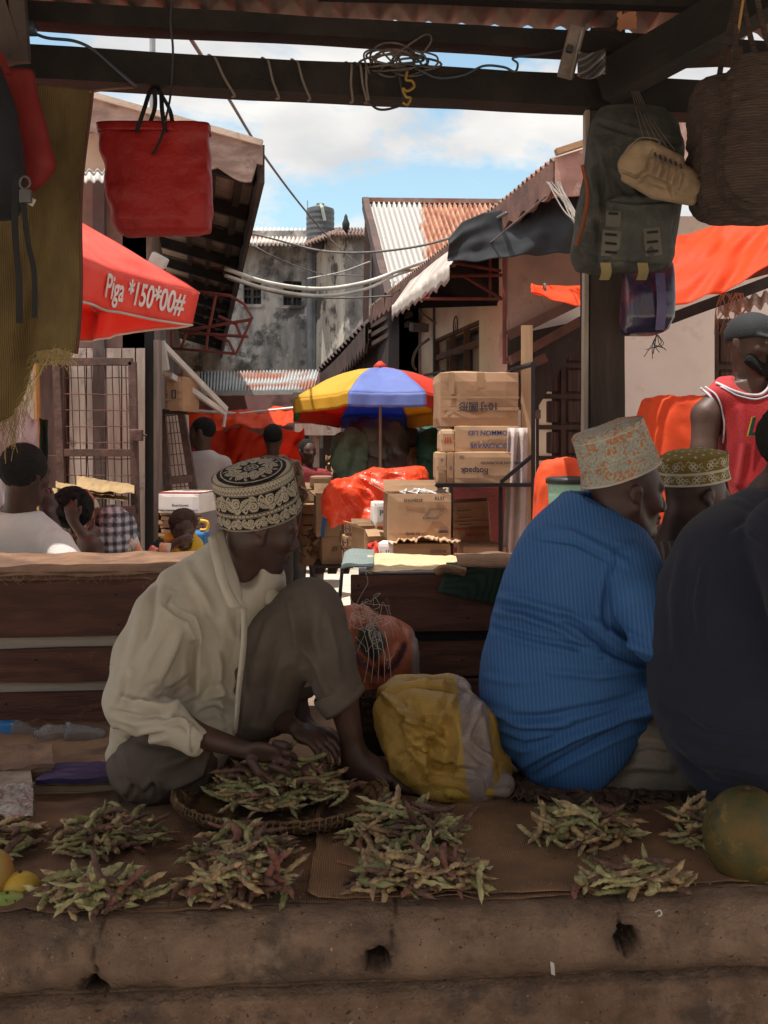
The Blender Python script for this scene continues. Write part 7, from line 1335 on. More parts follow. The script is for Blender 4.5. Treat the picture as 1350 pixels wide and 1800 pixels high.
def jtext(t, px, py, hpx, m, dep, **k):
    V, Fc = text_mesh(t, hpx*4.35/F*1.38, bold=True, **k); sl_ = [jfront(px+dx, py, dep) for dx in (-18, 18)]; xd = (sl_[1]-sl_[0]).normalized(); o = jfront(px, py, dep)
    mesh_obj('lettering', [o+xd*v.x+Vector((0, -1, 0))*v.z+Vector((0, 0, v.y)) for v in V], Fc, m, jm)
m_yel = M('yellow_print', (.55, .36, .04), bump=0); m_dk = M('green_print', (.012, .045, .035), bump=0)
for (t, x, y, h) in (('LAK', 1343, 752, 32), ('2', 1352, 802, 46)):
    jtext(t, x, y, h*1.06, m_yel, .006, shear=.25 if len(t) > 1 else 0, extr=.001); jtext(t, x, y, h, m_dk, .0085, shear=.25 if len(t) > 1 else 0, extr=.001)
s = box_for(1240, 1440, 1000, 1240, 4.1, 4.8, .014); s.loft([(1040, 1278, 1400, 4.43, 100), (1200, 1280, 1400, 4.43, 100)], .02); sdf_obj('trousers', s, bpy.data.materials['black_trousers'], jm, 1)
q = MB(); q.obox(P(1335, 1185, 4.45)+Vector((0, 0, -.03)), (.6, .4, abs(P(0, 1185, 4.45).z-G)-.06)); 
q.build('standing_block', m_darkwood, label='dark block behind the counter on which the man in the red vest stands', cat='block', base=P(1335, 1300, 4.45))
# cap with brim and lettering
s = box_for(1265, 1440, 600, 680, 4.1, 4.7, .007)
for y in (-1, 1): s.cone(Wj(.028, .050*y, -.055), Wj(.070, .020*y, -.098), .026*1.08, .022*1.08, .015); s.cone(Wj(.090, .024*y, -.036), Wj(.088, .022*y, -.075), .008, .010, .008)
s.ell(Wj(.076, 0, -.092), (.026, .026, .022), .01)
sdf_obj('beard', s, m_hair, jm, 1)
s = box_for(1265, 1420, 540, 625, 4.1, 4.7, .006); s.ell(Wj(-.012, 0, .046), (.120, .099, .098), .004, tuple(Mj.to_euler())); s.cut(Wj(0, 0, .026), tuple(-(Mj @ Vector((-.12, 0, 1)).normalized())))
for i in range(7): a = (i-3)/3*.055; s.cone(Wj(.070, a*1.1, .040), Wj(.178-.9*a*a*8, a*.9, .022), .010, .006, .008)
sdf_obj('peaked_cap', s, M('charcoal_cap', (.022, .023, .026), (.015, .016, .018), sc=6, bump=.3, bsc=150), jm, 1)
V, Fc = text_mesh('MYSTIC', .026, bold=True); 
mesh_obj('lettering', [Vector(Wj(.106-8*(v.x-.01)**2, -.0-v.x*-.0-.008+ -v.x*-1.0*-1.0, .082+v.y)) for v in V], Fc, M('cap_print', (.6, .5, .3), bump=0), jm)

# ======== generic smaller people
def smallperson(label, loc, parts, vox):      # parts: list of (name, material, fn(s), bbox, wr)
    t = T('person', label, 'person', loc)
    for (nm, m, fn, bb, wr_, rl) in parts:
        s = box_for(*bb, vox); fn(s); sdf_obj(nm, s, m, t, rl, wr=wr_)
    return t
def cf(*pts): return pts
# man in white shirt behind left counter
def wbody(s):
    head(s, P(46, 838, 4.25), 62, 10, 0, 1.0, neck=P(30, 925, 4.27)); s.ch([(30, 920, 4.3, 40), (20, 1000, 4.3, 60), (20, 1100, 4.3, 60)], .03); s.ch([(110, 1000, 4.2, 22), (98, 950, 4.42, 18), (84, 905, 4.40, 14)], .02); hand(s, P(84, 905, 4.40), (-.15, .25, 1), (.6, -.5, 0), 1, .6)
def whair(s): s.ell(P(40, 820, 4.225), (.104, .086, .098), .01, (0, 0, R(60))); s.cone(P(100, 880, 4.35), P(75, 840, 4.40), .06, .055, .01, sub=True)
def wshirt(s): s.loft([(902, 0, 66, 4.27, 60), (922, -40, 100, 4.27, 90), (950, -80, 125, 4.27, 110), (985, -90, 140, 4.27, 120), (1120, -90, 130, 4.27, 120)], .02, 2.3); s.ch([(100, 960, 4.2, 30), (128, 1010, 4.1, 26)], .03)
wp = smallperson('man in a white T-shirt with yellow-edged collar behind the left counter, hand to his cheek', P(30, 1130, 4.27), [('body', m_skin, wbody, (-60, 150, 750, 1130, 3.95, 4.7), None, 1), ('hair', m_hair, whair, (-30, 110, 740, 920, 4.0, 4.6), [(.003, 50, (1, 1, 1), 1)], 1), ('tshirt', M('white_tshirt', (.62, .56, .53), (.55, .50, .47), sc=5, bump=.3, bsc=100), wshirt, (-110, 170, 890, 1140, 3.9, 4.6), [(.009, 6, (1, 1, 1), 4)], 2)], .008)
for dz, m, r_ in ((0, M('yellow_trim', (.65, .38, .05)), .006), (-.012, m_blackweb, .005)):
    q = MB(); c = P(31, 912, 4.27)+Vector((0, 0, dz)); q.tube([c+Vector((.075*math.cos(a), .072*math.sin(a), .030*math.sin(a)-.012*math.cos(a))) for a in np.linspace(0, 2*math.pi, 30)], r_, 6); q.build('collar_trim', m, wp, smooth=True)
# bowed person with plaid wrap
def plaid(ca, cb, cc, f):
    def g(V, Fc):
        x = V[:, 0]+.3*V[:, 1]; z = V[:, 2]; a = (np.mod(x*f, 1) < .5).astype(int)+(np.mod(z*f, 1) < .5).astype(int); return np.array([ca, cb, cc])[a]
    return g
m_att = M('patterned_cloth', (1, 1, 1), (.9, .9, .9), attr='st', bump=.3, bsc=100)
bt = T('person', 'person bowed low in an orange-brown checked wrap, hand over curly black hair', 'person', P(130, 1060, 5.2))
s = box_for(70, 220, 840, 1080, 4.8, 5.6, .010); head(s, P(128, 900, 5.12), -80, 62, 0, .95, neck=P(128, 905, 5.3)); s.ch([(128, 905, 5.35, 26), (130, 1000, 5.35, 30)], .03); s.ch([(158, 1000, 5.0, 20), (160, 962, 4.98, 20), (172, 1000, 5.2, 20)], .02); s.ch([(165, 935, 5.05, 12), (150, 948, 4.98, 10), (128, 915, 4.97, 9)], .01); hand(s, P(128, 917, 4.97), (-.2, 0, 1), (0, -1, 0), .9, .8); sdf_obj('body', s, m_skin2, bt, 1)
s = box_for(80, 180, 830, 960, 4.7, 5.5, .009); s.ell(P(127, 892, 5.07), (.095, .10, .098), .01); sdf_obj('hair', s, m_hair, bt, 1, wr=[(.012, 45, (1, 1, 1), 2)])
s = box_for(70, 200, 845, 1080, 4.9, 5.7, .010); s.loft([(862, 110, 150, 5.35, 40), (885, 92, 168, 5.3, 110), (930, 90, 178, 5.3, 130), (960, 100, 176, 5.32, 110), (1060, 100, 170, 5.35, 100)], .02); sdf_obj('checked_wrap', s, m_att, bt, 2, wr=[(.01, 8, (1, 1, 1), 5)], attrs={'st': plaid((.40, .15, .07), (.14, .05, .035), (.55, .42, .30), 11)})
q = T('person', 'crouching figure in a black-and-white checked shirt behind the mesh gate foot', 'person', P(208, 1060, 5.4))
s = box_for(150, 270, 850, 1080, 5.0, 5.8, .010); s.loft([(905, 195, 222, 5.45, 50), (1060, 190, 225, 5.45, 60)], .02); head(s, P(206, 955, 5.60), 60, 60, 0, .8); sdf_obj('body', s, m_skin2, q, 1)
s = box_for(150, 270, 870, 1080, 5.0, 5.8, .010); s.loft([(890, 188, 212, 5.4, 50), (905, 175, 228, 5.38, 110), (940, 168, 238, 5.38, 150), (1000, 166, 244, 5.38, 150), (1060, 170, 240, 5.38, 140)], .02); sdf_obj('checked_shirt', s, m_att, q, 2, wr=[(.012, 8, (1, 1, 1), 7)], attrs={'st': plaid((.50, .46, .46), (.16, .15, .17), (.03, .03, .04), 22)})
# child in yellow
kt = T('person', 'small child in a yellow cloth with hand at the mouth, behind the snack packets', 'person', P(318, 1080, 5.5))
s = box_for(260, 380, 885, 1090, 5.1, 5.8, .007); head(s, P(322, 930, 5.42), -75, 18, 0, .78, neck=P(322, 965, 5.48)); s.ch([(320, 965, 5.5, 18), (320, 1060, 5.5, 22)], .02); s.ch([(286, 985, 5.45, 10), (292, 962, 5.3, 9), (318, 950, 5.28, 7)], .01); hand(s, P(312, 953, 5.28), (.8, 0, .35), (0, -1, .2), .62, .7); sdf_obj('body', s, m_skin2, kt, 1)
s = box_for(290, 355, 880, 950, 5.2, 5.7, .006); s.ell(P(322, 916, 5.43), (.074, .085, .068), .008); s.cone(P(323, 945, 5.30), P(323, 935, 5.30), .05, .05, .01, sub=True); sdf_obj('hair', s, M('brown_hair', (.06, .03, .018), bump=1, bsc=150), kt, 1, wr=[(.004, 60, (1, 1, 1), 2)])
s = box_for(255, 380, 925, 1090, 5.2, 5.8, .008); s.loft([(936, 300, 340, 5.5, 40), (950, 282, 352, 5.5, 70), (985, 278, 358, 5.5, 80), (1060, 280, 358, 5.5, 80)], .02); s.ell(P(322, 955, 5.40), (.045, .06, .04), .01, sub=True); sdf_obj('yellow_cloth', s, M('yellow_cotton', (.62, .38, .04), (.50, .30, .03), sc=6), kt, 2, wr=[(.012, 9, (1, 1, 1), 5)])
s = box_for(240, 310, 935, 1010, 5.1, 5.7, .008); s.ch([(284, 962, 5.45, 16), (268, 985, 5.4, 14), (262, 1005, 5.38, 12)], .02); sdf_obj('green_sleeve', s, bpy.data.materials['dark_green_cloth'], kt, 1)
# far standing people
def stander(label, px, py, Y, yaw, hs, top, trou, w=20, sleeve=1, hair=m_hair):
    gp_ = HZ+(H-G)*F/Y; t = T('person', label, 'person', P(px, gp_, Y)); u = F/Y    # pixels per metre
    s = box_for(px-80, px+80, py-.2*u, gp_+5, Y-.5, Y+.5, .013); head(s, P(px, py, Y), yaw, 0, 0, hs, neck=P(px, py+.19*u, Y)); hgt = (gp_-py)
    hip = py+.78*u; kn = hip+(gp_-hip)*.5
    s.loft([(py+.2*u, px-.16*u, px+.16*u, Y, .16*u), (hip, px-.14*u, px+.14*u, Y, .18*u)], .03)
    for sx in (-1, 1):
        s.ch([(px+sx*.08*u, hip, Y, .075*u), (px+sx*.09*u, kn, Y, .055*u), (px+sx*.09*u, gp_-.08*u, Y+.02, .04*u)], .02); s.cone(P(px+sx*.09*u, gp_-.03*u, Y), P(px+sx*.09*u, gp_-.03*u, Y)+Vector((.12*math.cos(R(yaw)), .12*math.sin(R(yaw)), 0)), .04, .03, .02)
        s.ch([(px+sx*.19*u, py+.24*u, Y, .045*u), (px+sx*.23*u, py+.5*u, Y, .04*u), (px+sx*.20*u, py+.72*u, Y-.12, .03*u)], .02); hand(s, P(px+sx*.20*u, py+.74*u, Y-.12), (0, -.3, -1), (sx, 0, 0), 1, .3)
    sdf_obj('body', s, m_skin2, t, 1)
    s = box_for(px-60, px+60, py-.2*u, py+.2*u, Y-.3, Y+.3, .012); s.ell(P(px, py-.042*u, Y)+Vector((-.020*math.cos(R(yaw)), -.020*math.sin(R(yaw)), 0)), (.103, .083, .094), .01, (0, 0, R(yaw))); f_ = Vector((math.cos(R(yaw)), math.sin(R(yaw)), 0)); s.cone(P(px, py, Y)+f_*.13, P(px, py+.1*u, Y)+f_*.11, .075, .09, .01, sub=True); sdf_obj('hair', s, hair, t, 1)
    s = box_for(px-90, px+90, py, hip+.4*u, Y-.5, Y+.5, .013); s.loft([(py+.145*u, px-.07*u, px+.07*u, Y, .14*u), (py+.19*u, px-.18*u, px+.18*u, Y, .20*u), (py+.4*u, px-.19*u, px+.19*u, Y, .25*u), (hip+.05*u, px-.18*u, px+.18*u, Y, .25*u)], .02, 2.4)
    for sx in (-1, 1): s.ch([(px+sx*.18*u, py+.24*u, Y, .062*u), (px+sx*.235*u, py+.48*u, Y, .058*u)]+([(px+sx*.21*u, py+.68*u, Y-.1, .046*u)] if sleeve > 1 else []), .03)
    sdf_obj('shirt', s, top, t, 2, wr=[(.012, 7, (1, 1, .5), 3)])
    s = box_for(px-80, px+80, hip-10, gp_+5, Y-.4, Y+.4, .014); s.loft([(hip-.04*u, px-.17*u, px+.17*u, Y, .21*u), (hip+.12*u, px-.17*u, px+.17*u, Y, .2*u)], .03)
    for sx in (-1, 1): s.ch([(px+sx*.08*u, hip+.08*u, Y, .09*u), (px+sx*.09*u, kn, Y, .078*u), (px+sx*.09*u, gp_-.09*u, Y+.01, .065*u)], .02)
    sdf_obj('trousers', s, trou, t, 1)
m_trg = M('grey_trousers', (.10, .09, .10)); 
stander('standing man in a long pale pinkish shirt, looking left past the leaning mesh panel', 354, 762, 8.3, 172, 1.0, M('pale_pink_shirt', (.46, .39, .38), (.40, .34, .33), sc=5), m_trg, sleeve=2)
stander('standing man in a brown patterned shirt seen from behind, above the main cap', 481, 772, 8.9, 80, 1.0, M('brown_pattern_shirt', (.24, .14, .09), (.08, .05, .04), sc=22, lo=.45, hi=.55), m_trg)
stander('man in a dark red shirt with raised hand far down the lane', 541, 795, 10.2, -60, 1.0, M('dark_red_shirt', (.26, .03, .035), (.18, .02, .025)), m_trg)
# ---------------------------------------------------------------- foreground goods
random.seed(21)
# winnowing basket
BC = Vector((P(494, 0, 2.68).x, 2.68, .012)); BRX, BRY = .272, .235
wk = T('winnowing_basket', 'shallow round woven bamboo basket heaped with bean pods before the man in the cream shirt', 'basket', BC)
m_bamboo = M('bamboo_weave', (.20, .115, .055), (.10, .055, .03), sc=20, bump=.8, bsc=60, rough=.75, wave=((.055, .03, .02), 22, 'Z', 3, (.5, .9)), stain_tone=[((.33, .22, .11), 30, .56, .66)])
q = MB(); prof = [(.001, .0), (.12, .0), (.20, .004), (.235, .014), (.255, .030), (.268, .050), (.272, .052), (.266, .046), (.24, .024), (.20, .012), (.1, .008), (.001, .008)]
q.lathe([(r_/.272*BRX, z) for r_, z in prof], BC, 96, sy=BRY/BRX); q.build('basket_tray', m_bamboo, wk, smooth=True)
for zz_, rr_ in ((.050, 1.0), (.037, .985), (.022, .925)):
    q = MB()
    pts = [BC+Vector((BRX*rr_*1.005*math.cos(a), BRY*rr_*1.005*math.sin(a), zz_+.002*math.sin(a*31))) for a in np.linspace(0, 2*math.pi, 200)]
    q.tube(pts, [.0062+.0016*math.sin(i*1.9) for i in range(200)], 7); q.build('rim_band', m_bamboo, wk, smooth=True)
q = MB()
for i in range(110):
    a = i/110*2*math.pi; c = BC+Vector((BRX*math.cos(a), BRY*math.sin(a), 0)); o = Vector((math.cos(a), math.sin(a), 0))
    q.tube([c*1.0+o*.009+Vector((0, 0, .058)), c+o*.011+Vector((.004*math.sin(a), 0, .045)), c+o*.004+Vector((0, 0, .030)), c-o*.012+Vector((0, 0, .018))], .0022, 4)
q.build('rim_binding', M('cane_dark', (.12, .07, .04), (.24, .15, .08), sc=40, bump=.2), wk)
# bean pods
def pod_mesh(seed, mat):
    rr = random.Random(seed); L_ = rr.uniform(.085, .145); n = 26; m = 8; cv = rr.choice((-1, 1))*rr.uniform(.2, 1.3); cz = rr.uniform(-.22, .22); bumps = rr.choice([6, 7, 8, 9]); w0 = rr.uniform(.0076, .0098); fl = rr.uniform(.6, .95); tw = rr.uniform(-1.8, 1.8); V = []
    for i in range(n):
        t = i/(n-1); a = cv*(t-.5)*2; x = (t-.5)*L_; y = cv*L_*.5*((t-.5)*2)**2*.5; z = cz*L_*.5*((t-.5)*2)**2*.5+.002*math.sin(t*9+seed)
        env = min(1, math.sin(math.pi*t)**.20 if 0 < t < 1 else 0); env = max(env, .04); 
        if t > .95: env *= .45
        if t < .05: env *= .40
        b = .5+.5*math.cos(t*bumps*2*math.pi); w = w0*env*(.80+.24*b); h = w0*env*fl*(.50+.60*b)
        for k in range(m): 
            q_ = 2*math.pi*k/m; yy, zz = w*math.cos(q_), h*math.sin(q_); c, s_ = math.cos(tw*(t-.5)), math.sin(tw*(t-.5)); V.append((x, y+yy*c-zz*s_, z+yy*s_+zz*c))
    Fc = [[i*m+k, i*m+(k+1) % m, (i+1)*m+(k+1) % m, (i+1)*m+k] for i in range(n-1) for k in range(m)]+[list(range(m))[::-1], [(n-1)*m+k for k in range(m)]]
    return V, [f[::-1] for f in Fc][::1]
def pm(n, a, b, s=None): return M(n, a, b, sc=45, bump=.5, bsc=120, rough=.62, lo=.42, hi=.6, bdist=.003, stain_tone=[(s or tuple(x*.45 for x in a), 70, .60, .7)])
PM = [pm('pod_pale_green', (.44, .39, .20), (.27, .25, .12), (.13, .075, .05)), pm('pod_green', (.25, .24, .105), (.14, .14, .06), (.09, .06, .04)), pm('pod_tan', (.44, .31, .16), (.20, .13, .08)), pm('pod_brown', (.16, .085, .06), (.09, .05, .04)), pm('pod_reddish', (.24, .11, .075), (.17, .065, .055))]
PN = ['pale green', 'green', 'tan dried', 'dark brown dried', 'reddish']
POD = []
for c in range(5):
    for k in range(8):
        V, Fc = pod_mesh(c*17+k*5+1, PM[c]); me = bpy.data.meshes.new('bean_pod'); me.from_pydata(V, [], Fc); me.materials.append(PM[c]); me.polygons.foreach_set('use_smooth', [True]*len(me.polygons)); POD.append((me, V, Fc))
stuff = [[MB(), PM[c]] for c in range(5)]
def heap(px, py, hwpx, dpt, h, n_ind, n_st, where, wts, zb=.012, flat=1, basket=False):
    Yg = (H-zb)*F/(py-HZ); c = Vector(((px-675)*Yg/F, Yg, zb)); a = hwpx*Yg/F
    n_st = int(n_st*(1 if basket else 1.7)); h *= 1.12
    for i in range(n_ind+n_st):
        ind = i >= n_st; t = i/(n_ind+n_st-1)
        r_ = math.sqrt(random.random())*(1.0 if not ind else .86); an = random.random()*2*math.pi
        if ind and not basket and random.random() < .12: r_ *= 1.3
        x, y = r_*math.cos(an), r_*math.sin(an); 
        hh = h*max(0, 1-(x*x+y*y))**.8; z = hh*(.15+.75*random.random() if not ind else .62+.5*random.random())+.006
        if basket: z += .03*max(0, (x*x+y*y)-.5)
        cl = random.choices(range(5), [w_*f_ for w_, f_ in zip(wts, (1, .8, 1.25, 1.2, .5))])[0]; me, V, Fc = POD[cl*8+random.randrange(8)]
        yaw = random.gauss(0, .78) if random.random() < .8 else random.random()*3.1; pit = random.gauss(0, .22)+.16*(x*math.cos(yaw)+y*math.sin(yaw)); 
        if ind and random.random() < .07: pit += random.uniform(.5, 1.1)
        if not ind and random.random() < .3: yaw += 1.5
        eu = Euler((random.random()*6.28, 0, 0)).to_matrix().to_4x4(); mt = Matrix.Translation(c+Vector((x*a, y*dpt, z))) @ Matrix.Rotation(yaw, 4, 'Z') @ Matrix.Rotation(-pit, 4, 'Y') @ Matrix.Rotation(random.gauss(0, .32), 4, 'X') @ Matrix.Scale(random.uniform(.85, 1.12), 4)
        zmin = min((mt @ Vector(v)).z for v in V[::7]); 
        if zmin < zb+.0: mt = Matrix.Translation((0, 0, zb+.001-zmin)) @ mt
        if ind:
            o = bpy.data.objects.new('bean_pod', me); COL.objects.link(o); o.matrix_world = mt; tag(o, PN[cl]+' bean pod '+where, 'bean pod', 'bean pods '+where)
        else:
            q_ = stuff[cl][0]; n = len(q_.V); q_.V += [mt @ Vector(v) for v in V]; q_.F += [[k+n for k in f] for f in Fc]
heap(192, 1487, 98, .085, .066, 34, 38, 'in the upper left heap', (2, 5, 2, 3, .6))
heap(422, 1514, 76, .05, .070, 32, 34, 'in the heap against the basket front', (3, 3, 4, 3, 2))
heap(420, 1568, 88, .075, .062, 34, 30, 'in the heap between basket and kerb', (3, 2, 4, 2, 2))
heap(170, 1588, 88, .055, .058, 24, 26, 'in the lower left heap behind the kerb', (5, 3, 2, 2, .6))
heap(708, 1480, 100, .080, .082, 36, 40, 'in the big heap right of the basket', (5, 3, 3, 2.4, .8))
heap(738, 1560, 112, .075, .062, 38, 34, 'in the centre heap behind the kerb', (2, 2, 4, 3, 3))
heap(1024, 1482, 82, .07, .080, 30, 32, 'in the right heap below the blue shirt', (3, 4, 4, 2, .5))
heap(1105, 1560, 92, .052, .048, 20, 16, 'in the right heap behind the kerb', (5, 3, 3, 1, .8))
heap(1228, 1484, 42, .08, .09, 16, 18, 'in the small heap beside the melon', (1.5, 2, 5, 2, .3))
heap(12, 1490, 34, .10, .045, 10, 10, 'in the heap cut by the left border', (3, 2, 3, 1.4, .5))
# pods in the basket
PY = BC.y; heap(496, HZ+(H-.034)*F/PY, 114, .112, .105, 26, 160, 'on top of the basket load', (4, 4, 3, 3, .8), zb=.034, basket=True)
for i, (q_, m) in enumerate(stuff): pass
allb = MB(); fmi = []
for i, (q_, m) in enumerate(stuff): n = len(allb.V); allb.V += q_.V; allb.F += [[k+n for k in f] for f in q_.F]; fmi += [i]*len(q_.F)
mesh_obj('bean_pods', allb.V, allb.F, None, smooth=True, mats=PM, fm=fmi, kind='stuff', label='mixed green and brown bean pods filling the lower layers of the heaps and basket', cat='bean pods')
# husks and crumbs
q = MB()
for i in range(420):
    px, py = random.choice([(195, 1500), (420, 1500), (420, 1580), (170, 1600), (700, 1490), (740, 1575), (1020, 1500), (1105, 1570), (1230, 1500)]); Yg = H*F/(py-HZ); c = Vector(((px+random.gauss(0, 75)-675)*Yg/F, max(Yg+random.gauss(0, .06), kerbY(0)+.03+K*(px-675)*Yg/F), .018)); a = random.random()*6; l = random.uniform(.004, .014)
    q.add([c, c+Vector((l*math.cos(a), l*math.sin(a), .003)), c+Vector((l*math.cos(a)-.004*math.sin(a), l*math.sin(a)+.004*math.cos(a), .005*random.random())), c+Vector((-.004*math.sin(a), .004*math.cos(a), .002))], [[0, 1, 2, 3]])
q.build('husks', M('husk_brown', (.10, .06, .04), (.22, .17, .09), sc=60, bump=0), kind='stuff', label='dry husk crumbs scattered around the bean heaps', cat='husks', solid=.0008)

# melon at the right, fruits at the left
def fruit(name, label, c, r, m, seed, ribs=0, amp=.004, cat='fruit', tilt=0):
    V = []; nu, nv = 64, 40
    for j in range(nv+1):
        ph = math.pi*j/nv
        for i in range(nu):
            th = 2*math.pi*i/nu; rad = 1+(.025*abs(math.sin(th*ribs/2)) if ribs else 0); p = Vector((r[0]*math.sin(ph)*math.cos(th)*rad, r[1]*math.sin(ph)*math.sin(th)*rad, r[2]*math.cos(ph)*(1-.06*math.exp(-(math.sin(ph)/.2)**2)))); p.rotate(Euler((0, tilt, 0))); p += p.normalized()*amp*nz(p, 14, seed); V.append(Vector(c)+p)
    Fc = [[j*nu+(i+1) % nu, j*nu+i, (j+1)*nu+i, (j+1)*nu+(i+1) % nu][::-1] for j in range(nv) for i in range(nu)]
    t = T(name, label, cat, Vector(c)-Vector((0, 0, r[2]))); mesh_obj('fruit_body', V, Fc, m, t, smooth=True)
    q = MB(); q.tube([Vector(c)+Vector((0, 0, r[2]*.94)), Vector(c)+Vector((.002, 0, r[2]*1.0))], [.006, .004], 8); q.build('stem', M('stem_brown', (.08, .05, .03)) if 'stem_brown' not in bpy.data.materials else bpy.data.materials['stem_brown'], t); return t
fruit('melon', 'big mottled green and ochre melon cut by the right border', P(1330, 1487, 2.24)+Vector((0, .06, .0)), (.094, .094, .110), M('melon_skin', (.060, .062, .025), (.135, .085, .022), sc=13, bump=.35, bsc=40, rough=.6, det=9, stain_tone=[((.24, .15, .03), 22, .58, .72), ((.025, .03, .02), 9, .56, .7)]), 3, 10, cat='melon')
fruit('mango', 'green mango, lowest of the fruit at the left border', P(2, 1605, 2.13)+Vector((0, .035, 0)), (.052, .04, .027), M('mango_green', (.22, .33, .08), (.30, .33, .08), sc=12, rough=.4, bump=.1), 4)
fruit('mango', 'yellow-orange mango behind the green one at the left border', P(10, 1592, 2.13)+Vector((0, .085, .0)), (.040, .036, .036), M('mango_yellow', (.55, .36, .05), (.45, .30, .05), sc=12, rough=.4, bump=.1, stain_tone=[((.25, .20, .04), 25, .6, .7)]), 5)
fruit('papaya', 'tall olive and orange papaya at the left border above the mangoes', P(-16, 1550, 2.2)+Vector((0, .02, .0)), (.040, .04, .062), M('papaya_skin', (.30, .26, .06), (.42, .16, .05), sc=10, rough=.45, bump=.1), 6)

# yellow woven sack
def ypat(V, Fc):
    p = pix(V); x = p[:, 0]-(p[:, 1]-1200)*.10; g = ((x > 803) & (x < 852)); base = np.where(g[:, None], np.array((.30, .24, .22)), np.array((.40, .245, .05))); n = vnoise(V*12, 2)*.5+.5; w = vnoise(V*np.array((60, 60, 8)), 5)
    base = base*(1-.22*n[:, None])*(1+.10*w[:, None]); return base
m_sack = M('woven_poly', (1, 1, 1), (.85, .85, .85), sc=12, attr='st', bump=.6, bsc=90, weave=70, wcon=(.84, 1.10), waxes='XZ', rough=.55, spec=.35, bdist=.004)
ys = T('sack', 'yellow woven plastic sack with a grey stripe, slumped beside the blue shirt', 'sack', P(780, 1390, 2.86))
s = box_for(650, 915, 1180, 1420, 2.55, 3.15, .0055)
s.loft([(1216, 690, 830, 2.92, 150), (1236, 672, 845, 2.90, 180), (1270, 672, 868, 2.88, 190), (1310, 682, 880, 2.86, 190), (1345, 704, 890, 2.85, 180), (1372, 740, 882, 2.84, 150), (1386, 770, 860, 2.84, 120)], .02, 2.6)
s.e(762, 1212, 2.92, 64, 26, 66, .006, 4, sub=True); s.ch([(696, 1219, 2.86, 6), (745, 1206, 2.86, 7), (800, 1222, 2.86, 7), (838, 1240, 2.9, 8)], .01)
sdf_obj('sack_body', s, m_sack, ys, 1, wr=[(.024, 6, (1, 1, .8), 8), (.009, 12, (1, 1, .7), 9), (.002, 40, (1, 1, 1), 10)], fold=[([(676, 1222), (735, 1275), (790, 1310)], .012, 5), ([(800, 1225), (760, 1290), (700, 1330)], .009, 5), ([(700, 1290), (760, 1345), (850, 1360)], -.011, 5), ([(715, 1235), (745, 1300), (750, 1365)], .011, 5), ([(780, 1240), (800, 1300), (790, 1370)], -.009, 6), ([(845, 1240), (820, 1300), (870, 1345)], .010, 4), ([(690, 1240), (700, 1265), (760, 1262)], -.008, 4), ([(676, 1215), (720, 1270), (745, 1340), (760, 1370)], .010, 10), ([(840, 1225), (850, 1290), (862, 1350)], .007, 8), ([(690, 1250), (700, 1310), (730, 1350)], -.008, 9)], attrs={'st': ypat})
s = box_for(735, 925, 1345, 1420, 2.45, 3.0, .005); s.ch([(775, 1385, 2.74, 14), (830, 1378, 2.74, 19), (882, 1378, 2.76, 20)], .02); s.ch([(790, 1394, 2.70, 7), (890, 1392, 2.72, 8)], .01)
sdf_obj('folded_bottom', s, m_sack, ys, 1, wr=[(.006, 10, (1, 1, 1), 8), (.003, 24, (1, 1, 1), 9)], fold=[([(770, 1382), (800, 1372), (840, 1372)], -.006, 3)], attrs={'st': lambda V, F_: np.where((pix(V)[:, 0] > 868)[:, None], np.array((.24, .20, .18)), np.array((.38, .25, .04)))})
# orange sack
def opat(V, Fc):
    p = pix(V); x, y = p[:, 0], p[:, 1]; base = np.tile(np.array((.33, .085, .035)), (len(V), 1)); a = np.sqrt(((x-652)/30)**2+((y-1128)/34)**2); b = np.abs(np.sqrt(((x-665)/48)**2+((y-1110)/70)**2)-1) ; n = vnoise(V*40, 3)
    base[(a+.2*n < .9)] = (.045, .05, .035); base[(b < .11) & (y > 1130)] = (.10, .03, .03); base[(x > 724)] = (.22, .17, .15); return base*(1-.2*(n[:, None]*.5+.5))
os_ = T('sack', 'orange printed sack tied with white threads, behind the raised knee', 'sack', P(665, 1330, 3.3))
s = box_for(570, 760, 1050, 1330, 3.0, 3.62, .007); s.loft([(1068, 606, 650, 3.36, 50), (1085, 592, 690, 3.34, 90), (1110, 592, 718, 3.32, 120), (1150, 594, 735, 3.32, 140), (1200, 596, 738, 3.32, 145), (1240, 600, 730, 3.32, 140)], .02, 2.4)
sdf_obj('sack_body', s, m_sack, os_, 1, wr=[(.014, 7, (1, 1, .6), 5), (.006, 17, (1, 1, 1), 6)], fold=[([(632, 1070), (640, 1130), (668, 1190)], -.012, 7), ([(690, 1090), (705, 1130), (680, 1180)], .012, 7), ([(600, 1100), (625, 1150), (660, 1200)], .010, 6)], attrs={'st': opat})
q = MB(); random.seed(31)
for i in range(17):
    c = P(655+random.gauss(0, 16), 1100+random.gauss(0, 14), 3.14); pts = [c]
    for k in range(9): c = c+Vector((random.gauss(0, .018), random.gauss(0, .004), random.gauss(.002, .020))); pts.append(c)
    q.tube(spl(pts, 3), .0007, 3)
for i in range(5): q.tube(spl([P(640+i*9, 1110, 3.13), P(648+i*9, 1150, 3.10), P(640+i*12, 1200, 3.10)], 5), .0009, 3)
q.build('white_threads', M('white_thread', (.55, .50, .46), bump=0), os_)
ds = T('sack', 'dark sack with rows of faint yellow print under the orange sack', 'sack', P(660, 1330, 3.2))
